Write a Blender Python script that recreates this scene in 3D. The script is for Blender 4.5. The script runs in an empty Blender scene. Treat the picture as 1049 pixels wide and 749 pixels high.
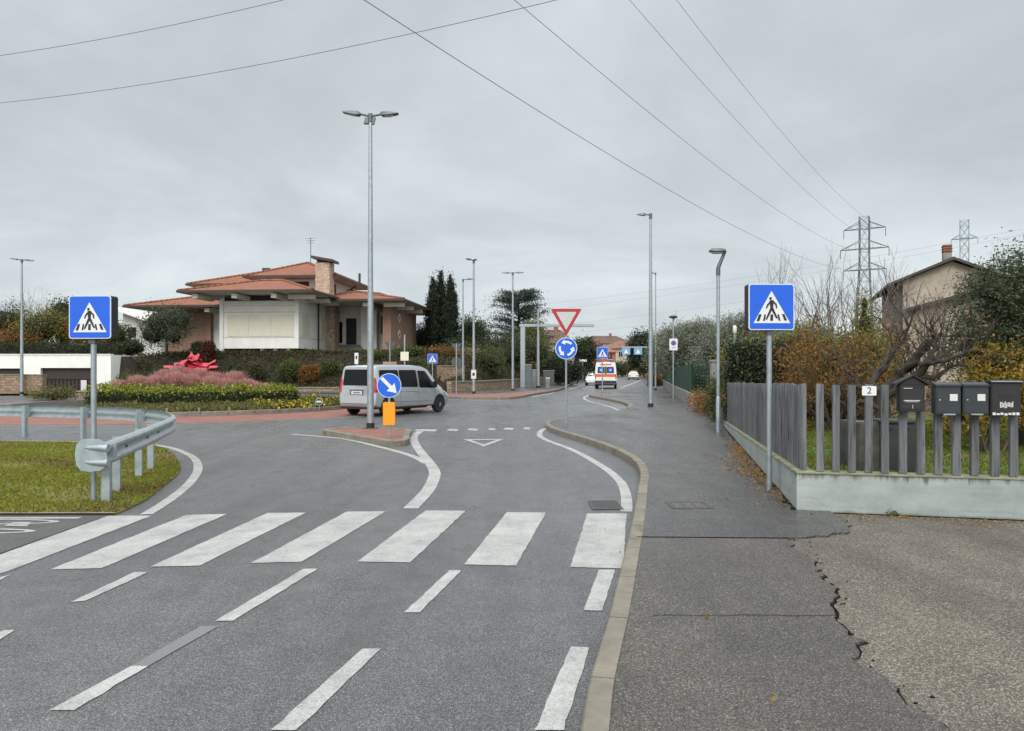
import bpy, bmesh, math, random
import numpy as np
from mathutils import Vector, Matrix
from mathutils.geometry import tessellate_polygon
R = math.radians
SC = bpy.context.scene
COL = SC.collection
EYE, FPX, CX, HY = 1.8, 760.0, 524.5, 378.0

def G(px, py, z=0.0):                       # ground point seen at a photo position
    d = FPX * (EYE - z) / (py - HY)
    return ((px - CX) * d / FPX, d)
def P3(px, py, d):                          # point at distance d
    return ((px - CX) * d / FPX, d, EYE + (HY - py) * d / FPX)
def X_(px, d): return (px - CX) * d / FPX
def Z_(py, d): return EYE + (HY - py) * d / FPX

# ------------------------------------------------------------------ materials
def nmat(name):
    m = bpy.data.materials.new(name); m.use_nodes = True
    nt = m.node_tree; b = nt.nodes['Principled BSDF']
    return m, nt, b
def nd(nt, t, **kw):
    n = nt.nodes.new(t)
    for k, v in kw.items(): setattr(n, k, v)
    return n
def ramp(nt, stops):
    r = nd(nt, 'ShaderNodeValToRGB'); e = r.color_ramp.elements
    while len(e) > 1: e.remove(e[-1])
    e[0].position = stops[0][0]; e[0].color = (*stops[0][1], 1)
    for p, c in stops[1:]:
        x = e.new(p); x.color = (*c, 1)
    return r
def coords(nt, kind):
    if kind == 'world': return nd(nt, 'ShaderNodeNewGeometry').outputs['Position']
    return nd(nt, 'ShaderNodeTexCoord').outputs['Object']
def noise(nt, co, scale, detail=4, rough=.55, stretch=None):
    n = nd(nt, 'ShaderNodeTexNoise'); n.inputs['Scale'].default_value = scale
    n.inputs['Detail'].default_value = detail; n.inputs['Roughness'].default_value = rough
    if stretch:
        mp = nd(nt, 'ShaderNodeMapping'); mp.inputs['Scale'].default_value = stretch
        nt.links.new(co, mp.inputs['Vector']); co = mp.outputs['Vector']
    nt.links.new(co, n.inputs['Vector']); return n
def mixc(nt, fac, a, b, mode='MIX'):
    m = nd(nt, 'ShaderNodeMix', data_type='RGBA', blend_type=mode)
    for s, v in ((m.inputs[0], fac), (m.inputs[6], a), (m.inputs[7], b)):
        if isinstance(v, (int, float)): s.default_value = v
        elif isinstance(v, tuple): s.default_value = (*v, 1)
        else: nt.links.new(v, s)
    return m.outputs[2]
def bump(nt, b, h, strength, dist=.01):
    n = nd(nt, 'ShaderNodeBump'); n.inputs['Strength'].default_value = strength
    n.inputs['Distance'].default_value = dist
    nt.links.new(h, n.inputs['Height']); nt.links.new(n.outputs[0], b.inputs['Normal'])
def sc(c, k): return tuple(min(1, x * k) for x in c)

def mat(name, col, rough=.6, var=.2, scale=6, metal=0., bmp=0., bscale=40, co='obj', spec=.5, coat=0., stretch=None, col2=None):
    m, nt, b = nmat(name)
    c = coords(nt, co)
    n = noise(nt, c, scale, 6, .6, stretch)
    r = ramp(nt, [(.3, col2 or sc(col, 1 - var)), (.7, sc(col, 1 + var * .5))])
    nt.links.new(n.outputs[0], r.inputs[0]); nt.links.new(r.outputs[0], b.inputs['Base Color'])
    b.inputs['Roughness'].default_value = rough; b.inputs['Metallic'].default_value = metal
    b.inputs['Specular IOR Level'].default_value = spec; b.inputs['Coat Weight'].default_value = coat
    if bmp:
        n2 = noise(nt, c, bscale, 5, .6, stretch); bump(nt, b, n2.outputs[0], bmp)
    return m

def asphalt(name, dark, mid, light, grain, wet, tint_scale=.35, bmps=.5, spk=.86):
    """Aggregate of single stones, each with its own tone, with broad patches of wear and damp."""
    m, nt, b = nmat(name)
    c = coords(nt, 'world')
    vo = nd(nt, 'ShaderNodeTexVoronoi'); vo.inputs['Scale'].default_value = grain; nt.links.new(c, vo.inputs['Vector'])
    s = nd(nt, 'ShaderNodeSeparateColor'); nt.links.new(vo.outputs['Color'], s.inputs[0])
    r = ramp(nt, [(0., dark), (.35, sc(mid, .8)), (.65, mid), (spk, sc(mid, 1.5)), (1., light)])
    nt.links.new(s.outputs[0], r.inputs[0])
    g = noise(nt, c, grain * .45, 3, .7); rg = ramp(nt, [(.3, (.72, .72, .72)), (.7, (1.25, 1.25, 1.25))]); nt.links.new(g.outputs[0], rg.inputs[0])
    big = noise(nt, c, tint_scale, 6, .62, (1, .45, 1))
    r2 = ramp(nt, [(.3, (.72, .72, .73)), (.5, (.96, .96, .96)), (.7, (1.12, 1.11, 1.09))])
    nt.links.new(big.outputs[0], r2.inputs[0])
    med = noise(nt, c, 2.6, 5, .65)
    r3 = ramp(nt, [(.35, (.84, .84, .84)), (.65, (1.08, 1.07, 1.05))])
    nt.links.new(med.outputs[0], r3.inputs[0])
    mp = nd(nt, 'ShaderNodeMapping'); mp.inputs['Rotation'].default_value = (0, 0, R(9)); mp.inputs['Scale'].default_value = (1.5, .07, 1); nt.links.new(c, mp.inputs['Vector'])
    tk = noise(nt, mp.outputs[0], 1., 4, .6); r4 = ramp(nt, [(.36, (.86, .86, .86)), (.6, (1.05, 1.05, 1.05))]); nt.links.new(tk.outputs[0], r4.inputs[0])
    x = r.outputs[0]
    for q in (rg, r2, r3, r4): x = mixc(nt, 1., x, q.outputs[0], 'MULTIPLY')
    nt.links.new(x, b.inputs['Base Color'])
    rr = ramp(nt, [(.38, (wet[0],) * 3), (.62, (wet[1],) * 3)])
    w = noise(nt, c, .8, 5, .65, (1, .3, 1))
    nt.links.new(w.outputs[0], rr.inputs[0]); nt.links.new(rr.outputs[0], b.inputs['Roughness'])
    bump(nt, b, vo.outputs['Distance'], bmps, .006)
    b.inputs['Specular IOR Level'].default_value = .5
    return m

def paint_mat(name, white=(.43, .43, .41), wear=.58):
    m, nt, b = nmat(name); c = coords(nt, 'world')
    g = noise(nt, c, 70, 4, .7); w = noise(nt, c, 1.9, 7, .8)
    f = nd(nt, 'ShaderNodeMath', operation='MULTIPLY'); nt.links.new(g.outputs[0], f.inputs[0]); nt.links.new(w.outputs[0], f.inputs[1])
    r = ramp(nt, [(wear * .22, (.16, .16, .165)), (wear * .40, sc(white, .72)), (wear * .62, white)])
    nt.links.new(f.outputs[0], r.inputs[0]); nt.links.new(r.outputs[0], b.inputs['Base Color'])
    b.inputs['Roughness'].default_value = .55; bump(nt, b, g.outputs[0], .35, .004)
    return m

def leafmat(name, cols, trans=.25, rough=.55):
    m, nt, b = nmat(name)
    g = nd(nt, 'ShaderNodeNewGeometry')
    r = ramp(nt, [(i / max(1, len(cols) - 1), c) for i, c in enumerate(cols)])
    nt.links.new(g.outputs['Random Per Island'], r.inputs[0])
    nt.links.new(r.outputs[0], b.inputs['Base Color']); b.inputs['Roughness'].default_value = rough
    b.inputs['Specular IOR Level'].default_value = .3
    t = nd(nt, 'ShaderNodeBsdfTranslucent'); nt.links.new(r.outputs[0], t.inputs[0])
    mx = nd(nt, 'ShaderNodeMixShader'); mx.inputs[0].default_value = trans
    o = nt.nodes['Material Output']
    nt.links.new(b.outputs[0], mx.inputs[1]); nt.links.new(t.outputs[0], mx.inputs[2]); nt.links.new(mx.outputs[0], o.inputs[0])
    return m

def stonemat(name, c1, c2, mortar, scale=4., co='obj', bw=.5, rh=.25):
    m, nt, b = nmat(name); c = coords(nt, co)
    # facade coordinates: along the wall (x+y) and height
    s = nd(nt, 'ShaderNodeSeparateXYZ'); nt.links.new(c, s.inputs[0])
    ad = nd(nt, 'ShaderNodeMath', operation='ADD'); nt.links.new(s.outputs[0], ad.inputs[0]); nt.links.new(s.outputs[1], ad.inputs[1])
    cb = nd(nt, 'ShaderNodeCombineXYZ'); nt.links.new(ad.outputs[0], cb.inputs[0]); nt.links.new(s.outputs[2], cb.inputs[1])
    wob = noise(nt, c, 3, 3); mxv = nd(nt, 'ShaderNodeVectorMath', operation='MULTIPLY_ADD')
    nt.links.new(wob.outputs[1], mxv.inputs[0]); mxv.inputs[1].default_value = (.06, .06, .06); nt.links.new(cb.outputs[0], mxv.inputs[2])
    k = nd(nt, 'ShaderNodeTexBrick'); k.inputs['Scale'].default_value = scale
    k.inputs['Color1'].default_value = (*c1, 1); k.inputs['Color2'].default_value = (*c2, 1); k.inputs['Mortar'].default_value = (*mortar, 1)
    k.inputs['Mortar Size'].default_value = .02; k.inputs['Brick Width'].default_value = bw; k.inputs['Row Height'].default_value = rh
    nt.links.new(mxv.outputs[0], k.inputs['Vector'])
    n = noise(nt, c, 5, 5); r = ramp(nt, [(.3, (.6, .6, .6)), (.7, (1.15, 1.1, 1.05))]); nt.links.new(n.outputs[0], r.inputs[0])
    nt.links.new(mixc(nt, 1., k.outputs[0], r.outputs[0], 'MULTIPLY'), b.inputs['Base Color'])
    b.inputs['Roughness'].default_value = .85; bump(nt, b, k.outputs['Fac'], -.5, .03)
    return m

def pavermat(name, c1, c2):
    m, nt, b = nmat(name); c = coords(nt, 'world')
    k = nd(nt, 'ShaderNodeTexBrick'); k.inputs['Scale'].default_value = 1.
    k.inputs['Color1'].default_value = (*c1, 1); k.inputs['Color2'].default_value = (*c2, 1); k.inputs['Mortar'].default_value = (.09, .07, .065, 1)
    k.inputs['Mortar Size'].default_value = .008; k.inputs['Brick Width'].default_value = .2; k.inputs['Row Height'].default_value = .1
    nt.links.new(c, k.inputs['Vector'])
    n = noise(nt, c, 1.3, 5); r = ramp(nt, [(.3, (.75, .75, .78)), (.7, (1.1, 1.08, 1.05))]); nt.links.new(n.outputs[0], r.inputs[0])
    nt.links.new(mixc(nt, 1., k.outputs[0], r.outputs[0], 'MULTIPLY'), b.inputs['Base Color'])
    b.inputs['Roughness'].default_value = .6
    return m

def tilemat(name, col):
    m, nt, b = nmat(name); c = coords(nt, 'obj')
    n = noise(nt, c, 2.2, 6, .7); r = ramp(nt, [(.3, sc(col, .62)), (.55, col), (.75, sc(col, 1.35))]); nt.links.new(n.outputs[0], r.inputs[0])
    w = nd(nt, 'ShaderNodeTexWave', wave_type='BANDS', bands_direction='X'); w.inputs['Scale'].default_value = .95; w.inputs['Distortion'].default_value = .3
    nt.links.new(c, w.inputs['Vector'])
    w2 = nd(nt, 'ShaderNodeTexWave', wave_type='BANDS', bands_direction='Y'); w2.inputs['Scale'].default_value = .8; nt.links.new(c, w2.inputs['Vector'])
    rw = ramp(nt, [(0., (.5, .48, .48)), (.4, (1.04, 1.04, 1.04))]); nt.links.new(w.outputs[1], rw.inputs[0])
    nt.links.new(mixc(nt, 1., r.outputs[0], rw.outputs[0], 'MULTIPLY'), b.inputs['Base Color'])
    b.inputs['Roughness'].default_value = .75
    ad = nd(nt, 'ShaderNodeMath', operation='ADD'); nt.links.new(w.outputs[1], ad.inputs[0]); nt.links.new(w2.outputs[1], ad.inputs[1])
    bump(nt, b, ad.outputs[0], .5, .05)
    return m

def woodmat(name, c1, c2):
    m, nt, b = nmat(name); c = coords(nt, 'world')
    n = noise(nt, c, 14, 6, .65, (3.2, 3.2, .18))
    r = ramp(nt, [(.28, c1), (.5, sc(c2, .8)), (.72, c2)]); nt.links.new(n.outputs[0], r.inputs[0])
    n2 = noise(nt, c, 9, 2, .5, (1, 1, .02)); r2 = ramp(nt, [(.35, (.6, .6, .62)), (.65, (1.2, 1.2, 1.2))]); nt.links.new(n2.outputs[0], r2.inputs[0])
    nt.links.new(mixc(nt, 1., r.outputs[0], r2.outputs[0], 'MULTIPLY'), b.inputs['Base Color']); b.inputs['Roughness'].default_value = .8
    bump(nt, b, n.outputs[0], .5, .006)
    return m

def wallmat(name):                            # pale render with rain streaks running down from the coping and fine cracks
    m, nt, b = nmat(name); c = coords(nt, 'world')
    n = noise(nt, c, 2.2, 7, .65); r = ramp(nt, [(.3, (.235, .265, .255)), (.5, (.305, .335, .32)), (.72, (.365, .39, .37))]); nt.links.new(n.outputs[0], r.inputs[0])
    hb = noise(nt, c, 3.0, 4, .6, (.25, .25, 4.)); rh = ramp(nt, [(.35, (.86, .88, .88)), (.6, (1, 1, 1))]); nt.links.new(hb.outputs[0], rh.inputs[0])
    st = noise(nt, c, 11, 4, .65, (1, 1, .07)); s = nd(nt, 'ShaderNodeSeparateXYZ'); nt.links.new(c, s.inputs[0])
    mr = nd(nt, 'ShaderNodeMapRange'); mr.inputs[1].default_value = .28; mr.inputs[2].default_value = .60; nt.links.new(s.outputs[2], mr.inputs[0])
    mu = nd(nt, 'ShaderNodeMath', operation='MULTIPLY'); nt.links.new(st.outputs[0], mu.inputs[0]); nt.links.new(mr.outputs[0], mu.inputs[1])
    rs = ramp(nt, [(.37, (1, 1, 1)), (.52, (.34, .34, .24))]); nt.links.new(mu.outputs[0], rs.inputs[0])
    mg = nd(nt, 'ShaderNodeMapRange'); mg.inputs[1].default_value = .12; mg.inputs[2].default_value = .21; nt.links.new(s.outputs[2], mg.inputs[0])
    n3 = noise(nt, c, 6, 4, .7); a3 = nd(nt, 'ShaderNodeMath', operation='ADD'); nt.links.new(mg.outputs[0], a3.inputs[0]); nt.links.new(n3.outputs[0], a3.inputs[1])
    rg = ramp(nt, [(.45, (.5, .48, .42)), (.8, (1, 1, 1))]); nt.links.new(a3.outputs[0], rg.inputs[0])
    v = nd(nt, 'ShaderNodeTexVoronoi', feature='DISTANCE_TO_EDGE'); v.inputs['Scale'].default_value = 1.3
    mp = nd(nt, 'ShaderNodeMapping'); mp.inputs['Scale'].default_value = (.22, .22, 2.4)
    wv = nd(nt, 'ShaderNodeVectorMath', operation='MULTIPLY_ADD'); wn = noise(nt, c, 5, 5, .7); nt.links.new(wn.outputs[1], wv.inputs[0]); wv.inputs[1].default_value = (.3, .3, .3); nt.links.new(c, wv.inputs[2])
    nt.links.new(wv.outputs[0], mp.inputs[0]); nt.links.new(mp.outputs[0], v.inputs['Vector'])
    rv = ramp(nt, [(.0012, (.5, .5, .48)), (.004, (1, 1, 1))]); nt.links.new(v.outputs['Distance'], rv.inputs[0])
    x = r.outputs[0]
    for q in (rh, rs, rg, rv): x = mixc(nt, 1., x, q.outputs[0], 'MULTIPLY')
    nt.links.new(x, b.inputs['Base Color']); b.inputs['Roughness'].default_value = .8; bump(nt, b, n.outputs[0], .25, .01)
    return m

MT = {}
MT['road'] = asphalt('road_asphalt', (.038, .039, .040), (.106, .108, .111), (.28, .28, .275), 170, (.23, .44))
MT['walk'] = asphalt('pavement_asphalt', (.022, .019, .016), (.080, .072, .063), (.26, .24, .215), 160, (.34, .62), .6)
MT['drive'] = asphalt('rough_gravel_asphalt', (.045, .038, .030), (.132, .115, .092), (.36, .33, .28), 130, (.65, .88), .8, .8)
MT['path'] = asphalt('cycle_asphalt', (.036, .036, .036), (.078, .078, .078), (.2, .2, .195), 150, (.4, .65))
MT['paint'] = paint_mat('road_paint')
MT['worn'] = paint_mat('worn_road_paint', (.19, .19, .19), 1.0)
MT['kerb'] = mat('kerb_stone', (.19, .168, .135), .8, .35, 3.5, bmp=.4, bscale=60, co='world')
MT['terrain'] = mat('terrain_soil', (.055, .055, .03), .9, .4, .2, co='world')
MT['pavers'] = pavermat('red_pavers', (.30, .11, .075), (.23, .085, .058))
MT['crack'] = mat('crack_soil', (.014, .012, .009), 1., .4, 30, co='world', spec=.05)
MT['steel'] = mat('galvanised_steel', (.36, .40, .42), .45, .22, 9, .65, co='world')
MT['rail'] = mat('galvanised_rail', (.40, .45, .47), .42, .22, 7, .55, co='world')
MT['dsteel'] = mat('dark_steel', (.13, .15, .16), .5, .2, 8, .6)
MT['backplate'] = mat('sign_backplate', (.07, .08, .085), .6, .2, 8)
MT['black'] = mat('black_plastic', (.012, .012, .013), .5, .2, 10)
MT['blue'] = mat('sign_blue', (.006, .10, .60), .4, .08, 5)
MT['white'] = mat('sign_white', (.66, .67, .67), .45, .06, 5)
MT['signrim'] = mat('sign_edge', (.55, .62, .68), .4, .06, 5)
MT['red'] = mat('sign_red', (.38, .018, .022), .45, .1, 5)
MT['ink'] = mat('sign_black', (.01, .01, .011), .5, .1, 5)
MT['grey_face'] = mat('sign_grey_face', (.46, .47, .46), .5, .06, 5)
MT['orange'] = mat('orange_plastic', (.78, .29, .006), .42, .1, 6)
MT['wall'] = wallmat('pale_render')
MT['coping'] = mat('mossy_coping', (.22, .225, .15), .9, .4, 5, co='world', bmp=.3)
MT['wood'] = woodmat('weathered_wood', (.024, .025, .027), (.165, .17, .178))
MT['mailgrey'] = mat('mailbox_anthracite', (.028, .034, .040), .38, .2, 9)
MT['mailblack'] = mat('mailbox_black', (.015, .014, .014), .5, .3, 12)
MT['mailwood'] = mat('mailbox_dark_wood', (.014, .012, .010), .65, .4, 14)
MT['concrete'] = mat('concrete', (.22, .215, .20), .85, .35, 3, bmp=.3)
MT['mossconc'] = mat('mossy_concrete', (.075, .075, .062), .9, .5, 5, bmp=.4)
MT['greenbox'] = mat('green_bin', (.025, .033, .032), .6, .3, 5)
MT['hwhite'] = mat('house_white', (.78, .77, .72), .75, .1, 1.2)
MT['hcream'] = mat('house_shutter', (.66, .62, .50), .6, .06, 1.5)
MT['hbeige'] = mat('house_beige', (.60, .56, .48), .8, .1, 1.2)
MT['hbrown'] = mat('house_brown', (.30, .18, .13), .85, .12, 1.4)
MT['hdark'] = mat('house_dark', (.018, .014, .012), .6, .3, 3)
MT['tile'] = tilemat('terracotta', (.25, .090, .046))
MT['tiledull'] = tilemat('dull_terracotta', (.24, .11, .075))
MT['fascia'] = mat('brown_gutter', (.045, .028, .022), .5, .2, 4)
MT['stone'] = stonemat('pale_stone', (.60, .46, .36), (.40, .30, .23), (.26, .21, .17), 1.6)
MT['stone2'] = stonemat('garden_stone', (.36, .25, .17), (.22, .16, .11), (.12, .10, .08), 1.4, 'world')
MT['glass'] = mat('dark_glass', (.006, .007, .008), .10, .2, 2, spec=.22)
MT['curtain'] = mat('curtain', (.42, .50, .58), .6, .15, 3)
MT['silver'] = mat('silver_paint', (.43, .455, .47), .28, .04, 3, .45, coat=.9)
MT['vanwhite'] = mat('white_paint', (.66, .66, .64), .35, .06, 3, coat=.4)
MT['vanorange'] = mat('orange_band', (.62, .11, .02), .4, .08, 3)
MT['tyre'] = mat('tyre', (.016, .016, .017), .85, .2, 10)
MT['rim'] = mat('rim', (.36, .37, .38), .4, .15, 8, .6)
MT['taillight'] = mat('tail_light', (.42, .02, .018), .2, .1, 5, coat=.5)
MT['headlight'] = mat('head_light', (.75, .72, .66), .2, .05, 5)
MT['redart'] = mat('sculpture_red', (.42, .014, .035), .35, .25, 3, coat=.3)
MT['garage'] = mat('garage_brown', (.040, .026, .021), .6, .2, 2, stretch=(6, 6, .4))
MT['wirefar'] = mat('pale_cable', (.22, .235, .25), .6, .1, 2)
MT['wire'] = mat('cable', (.07, .073, .08), .6, .1, 2)
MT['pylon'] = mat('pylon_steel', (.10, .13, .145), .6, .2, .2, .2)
MT['pylonfar'] = mat('pylon_hazed_steel', (.28, .33, .35), .6, .2, .2, .2)  # far pylon: distance haze put into a paler steel colour
MT['bark'] = mat('bark', (.045, .036, .028), .95, .5, 8, bmp=.7, bscale=24, stretch=(1, 1, .3))
MT['barkgrey'] = mat('grey_bark', (.12, .105, .09), .95, .4, 8)
MT['twig'] = mat('twig', (.10, .065, .045), .9, .4, 4)
MT['twigpale'] = mat('pale_twig', (.13, .11, .10), .9, .3, 4)
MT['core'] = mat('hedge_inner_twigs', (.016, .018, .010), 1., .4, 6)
MT['hwall'] = mat('old_plaster', (.40, .34, .27), .9, .35, .9, bmp=.2)
MT['hpink'] = mat('old_pink_plaster', (.33, .235, .195), .9, .3, .9)
MT['brick'] = mat('chimney_brick', (.27, .10, .055), .85, .3, 6)
MT['netgreen'] = mat('green_netting', (.012, .05, .028), .7, .35, 3)
MT['signpale'] = mat('pale_sign_blue', (.16, .33, .55), .5, .06, 5)
MT['tilebrown'] = tilemat('brown_tile', (.12, .075, .055))
MT['lamp'] = mat('lamp_glass', (.6, .6, .55), .4, .05, 4)
MT['poleg'] = mat('green_pole', (.16, .22, .13), .6, .2, 5)
MT['grate'] = mat('cast_iron', (.075, .07, .066), .6, .4, 20)
MT['paper'] = mat('paper', (.60, .60, .57), .7, .1, 20)
MT['turf'] = mat('turf_soil', (.12, .125, .025), .95, .5, 3, co='world', col2=(.10, .065, .028))
MT['lawn'] = mat('lawn_soil', (.05, .09, .015), .95, .5, 2.5, co='world')
MT['soil'] = mat('bank_soil', (.028, .022, .015), .95, .5, 1.2, co='world')
MT['farw'] = mat('far_cream', (.48, .43, .34), .8, .1, .6)
MT['faro'] = mat('far_orange', (.42, .13, .065), .8, .1, .6)
MT['farg'] = mat('far_white', (.55, .54, .52), .8, .1, .6)
LF = dict(
 olive=leafmat('olive_leaf', [(.06, .07, .045), (.125, .14, .10), (.185, .20, .15), (.27, .285, .23)]),
 laurel=leafmat('laurel_leaf', [(.012, .018, .008), (.022, .032, .013), (.035, .048, .02), (.055, .05, .025)], .1, .4),
 dark=leafmat('dark_leaf', [(.014, .022, .009), (.028, .042, .016), (.045, .062, .024), (.06, .075, .03)]),
 feather=leafmat('feathery_leaf', [(.025, .036, .016), (.05, .065, .03), (.08, .10, .05), (.11, .13, .07)]),
 mid=leafmat('mid_leaf', [(.03, .042, .012), (.055, .075, .02), (.085, .105, .03), (.12, .12, .035)]),
 yellowg=leafmat('yellow_green_leaf', [(.06, .07, .012), (.12, .13, .02), (.19, .18, .03), (.16, .11, .025)]),
 gold=leafmat('golden_leaf', [(.10, .07, .012), (.22, .14, .02), (.30, .19, .025), (.12, .10, .02)]),
 rust=leafmat('rust_leaf', [(.11, .045, .014), (.19, .085, .02), (.26, .125, .03), (.10, .085, .02)]),
 cyp=leafmat('cypress_leaf', [(.008, .014, .009), (.016, .026, .014), (.028, .04, .02)], .1),
 cedar=leafmat('cedar_needles', [(.018, .03, .022), (.035, .052, .038), (.05, .07, .052)], .1),
 pink=leafmat('pink_grass', [(.40, .19, .18), (.54, .27, .26), (.60, .34, .32), (.44, .28, .21)], .45),
 hedgeY=leafmat('clipped_hedge_leaf', [(.08, .12, .014), (.15, .19, .02), (.25, .27, .03), (.33, .32, .045)]),
 hedgeG=leafmat('clipped_hedge_dark_leaf', [(.014, .024, .007), (.028, .045, .010), (.045, .065, .014), (.075, .09, .016)]),
 cover=leafmat('cover_leaf', [(.075, .085, .022), (.13, .13, .038), (.15, .115, .045), (.11, .135, .03)]),
 bank=leafmat('bank_leaf', [(.035, .024, .014), (.065, .038, .02), (.04, .055, .016), (.08, .055, .028), (.055, .07, .022)]),
 bankg=leafmat('bank_shrub_leaf', [(.04, .04, .016), (.065, .07, .022), (.09, .085, .03), (.06, .045, .022)]),
 flower=leafmat('yellow_flower', [(.05, .07, .018), (.06, .08, .02), (.09, .10, .025), (.07, .09, .02), (.5, .36, .03), (.55, .42, .05), (.12, .12, .03), (.06, .08, .02), (.09, .11, .03)]),
 grass=leafmat('grass_blade', [(.11, .14, .014), (.18, .22, .02), (.26, .28, .025), (.24, .16, .045), (.15, .20, .018), (.22, .25, .025)], .35),
 dry=leafmat('dry_grass_blade', [(.14, .10, .03), (.22, .15, .05), (.17, .16, .03), (.10, .08, .025)], .3),
 lawn=leafmat('lawn_blade', [(.07, .12, .015), (.11, .17, .02), (.15, .20, .03), (.17, .15, .04)], .3),
 fallen=leafmat('fallen_leaf', [(.20, .10, .03), (.30, .16, .045), (.13, .07, .03), (.35, .22, .07)], .1),
 redl=leafmat('red_leaf', [(.07, .012, .014), (.13, .02, .02), (.03, .035, .015)]),
 straw=leafmat('straw_leaf', [(.22, .16, .09), (.15, .11, .06), (.28, .21, .12)]),
)
# ------------------------------------------------------------------ mesh building
def link(name, me, parent=None):
    o = bpy.data.objects.new(name, me); COL.objects.link(o)
    if parent: o.parent = parent
    return o
def rootloc(p):
    v = Vector((0, 0, 0))
    while p: v += p.location; p = p.parent
    return v
class MB:
    def __init__(s): s.v = []; s.f = []; s.mi = []; s.cur = 0
    def add(s, vs, fs):
        o = len(s.v); s.v += [tuple(v) for v in vs]
        for f in fs: s.f.append(tuple(i + o for i in f)); s.mi.append(s.cur)
        return s
    def box(s, c, d, rz=0.):
        x, y, z = (k / 2 for k in d); cs, sn = math.cos(rz), math.sin(rz)
        vs = [(c[0] + a * x * cs - b * y * sn, c[1] + a * x * sn + b * y * cs, c[2] + e * z) for e in (-1, 1) for a, b in ((-1, -1), (1, -1), (1, 1), (-1, 1))]
        return s.add(vs, [(3, 2, 1, 0), (4, 5, 6, 7), (0, 1, 5, 4), (1, 2, 6, 5), (2, 3, 7, 6), (3, 0, 4, 7)])
    def bb(s, a, b): return s.box([(a[i] + b[i]) / 2 for i in range(3)], [abs(b[i] - a[i]) for i in range(3)])
    def hexa(s, p): return s.add(p, [(3, 2, 1, 0), (4, 5, 6, 7), (0, 1, 5, 4), (1, 2, 6, 5), (2, 3, 7, 6), (3, 0, 4, 7)])
    def tube(s, pts, r, n=8, caps=True):
        pts = [Vector(p) for p in pts]; k = len(pts); rs = r if isinstance(r, (list, tuple)) else [r] * k
        o = len(s.v); up = None
        for i, p in enumerate(pts):
            t = (pts[min(i + 1, k - 1)] - pts[max(i - 1, 0)])
            if t.length < 1e-9: t = Vector((0, 0, 1))
            t.normalize()
            if up is None:
                up = Vector((0, 0, 1)) if abs(t.z) < .9 else Vector((1, 0, 0))
            a = t.cross(up).normalized(); b = a.cross(t); up = b
            for j in range(n):
                w = 2 * math.pi * j / n; q = p + (a * math.cos(w) + b * math.sin(w)) * rs[i]; s.v.append(tuple(q))
        for i in range(k - 1):
            for j in range(n):
                j2 = (j + 1) % n
                s.f.append((o + i * n + j, o + i * n + j2, o + (i + 1) * n + j2, o + (i + 1) * n + j)); s.mi.append(s.cur)
        if caps:
            s.f.append(tuple(o + j for j in range(n))[::-1]); s.mi.append(s.cur)
            s.f.append(tuple(o + (k - 1) * n + j for j in range(n))); s.mi.append(s.cur)
        return s
    def ring(s, prof, c=(0, 0, 0), axis='z', n=20):      # lathe of (r, h)
        vs = []
        for r, h in prof:
            for j in range(n):
                w = 2 * math.pi * j / n; a, b = r * math.cos(w), r * math.sin(w)
                p = (a, b, h) if axis == 'z' else ((a, h, b) if axis == 'y' else (h, a, b))
                vs.append((p[0] + c[0], p[1] + c[1], p[2] + c[2]))
        fs = [(i * n + j, i * n + (j + 1) % n, (i + 1) * n + (j + 1) % n, (i + 1) * n + j) for i in range(len(prof) - 1) for j in range(n)]
        fs += [tuple(range(n))[::-1], tuple((len(prof) - 1) * n + j for j in range(n))]
        return s.add(vs, fs)
    def prism(s, poly, z0, z1, fr=None):                 # 2-D polygon extruded; fr maps (x, y, z) to space
        fr = fr or (lambda x, y, z: (x, y, z)); n = len(poly)
        tr = tessellate_polygon([[Vector((p[0], p[1], 0)) for p in poly]])
        vs = [fr(x, y, z0) for x, y in poly] + [fr(x, y, z1) for x, y in poly]
        fs = [tuple(i + n for i in t) for t in tr] + [tuple(reversed(t)) for t in tr] + [(i, (i + 1) % n, (i + 1) % n + n, i + n) for i in range(n)]
        return s.add(vs, fs)
    def sheet(s, poly, z):
        tr = tessellate_polygon([[Vector((p[0], p[1], 0)) for p in poly]])
        return s.add([(x, y, z) for x, y in poly], [tuple(t) for t in tr])
    def ribbon(s, pts, w, z):
        L, Rr = offs(pts, w / 2), offs(pts, -w / 2); n = len(pts)
        return s.add([(x, y, z) for x, y in L] + [(x, y, z) for x, y in Rr], [(i, i + 1, n + i + 1, n + i) for i in range(n - 1)])
    def build(s, name, mats, parent=None, smooth=None, bevel=0., world=False, base=None):
        me = bpy.data.meshes.new(name)
        v = np.array(s.v, dtype=float).reshape(-1, 3); loc = Vector((0, 0, 0))
        if world:
            if parent: v = v - np.array(rootloc(parent))
            else:
                c = (v.min(0) + v.max(0)) / 2; c[2] = v[:, 2].min()
                if base is not None: c = np.array(base)
                v = v - c; loc = Vector(c)
        me.from_pydata(v.tolist(), [], s.f)
        ms = mats if isinstance(mats, (list, tuple)) else [mats]
        for m in ms: me.materials.append(MT[m] if isinstance(m, str) else m)
        if len(ms) > 1: me.polygons.foreach_set('material_index', s.mi)
        bm = bmesh.new(); bm.from_mesh(me); bmesh.ops.recalc_face_normals(bm, faces=bm.faces)
        if bevel:
            bmesh.ops.bevel(bm, geom=[e for e in bm.edges if e.is_manifold and e.calc_face_angle(0) > .5], offset=bevel, segments=2, affect='EDGES', clamp_overlap=True)
        bm.to_mesh(me); bm.free()
        if smooth is not None:
            me.polygons.foreach_set('use_smooth', [True] * len(me.polygons)); me.set_sharp_from_angle(angle=R(smooth))
        me.update()
        o = link(name, me, parent); o.location = loc
        return o
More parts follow.
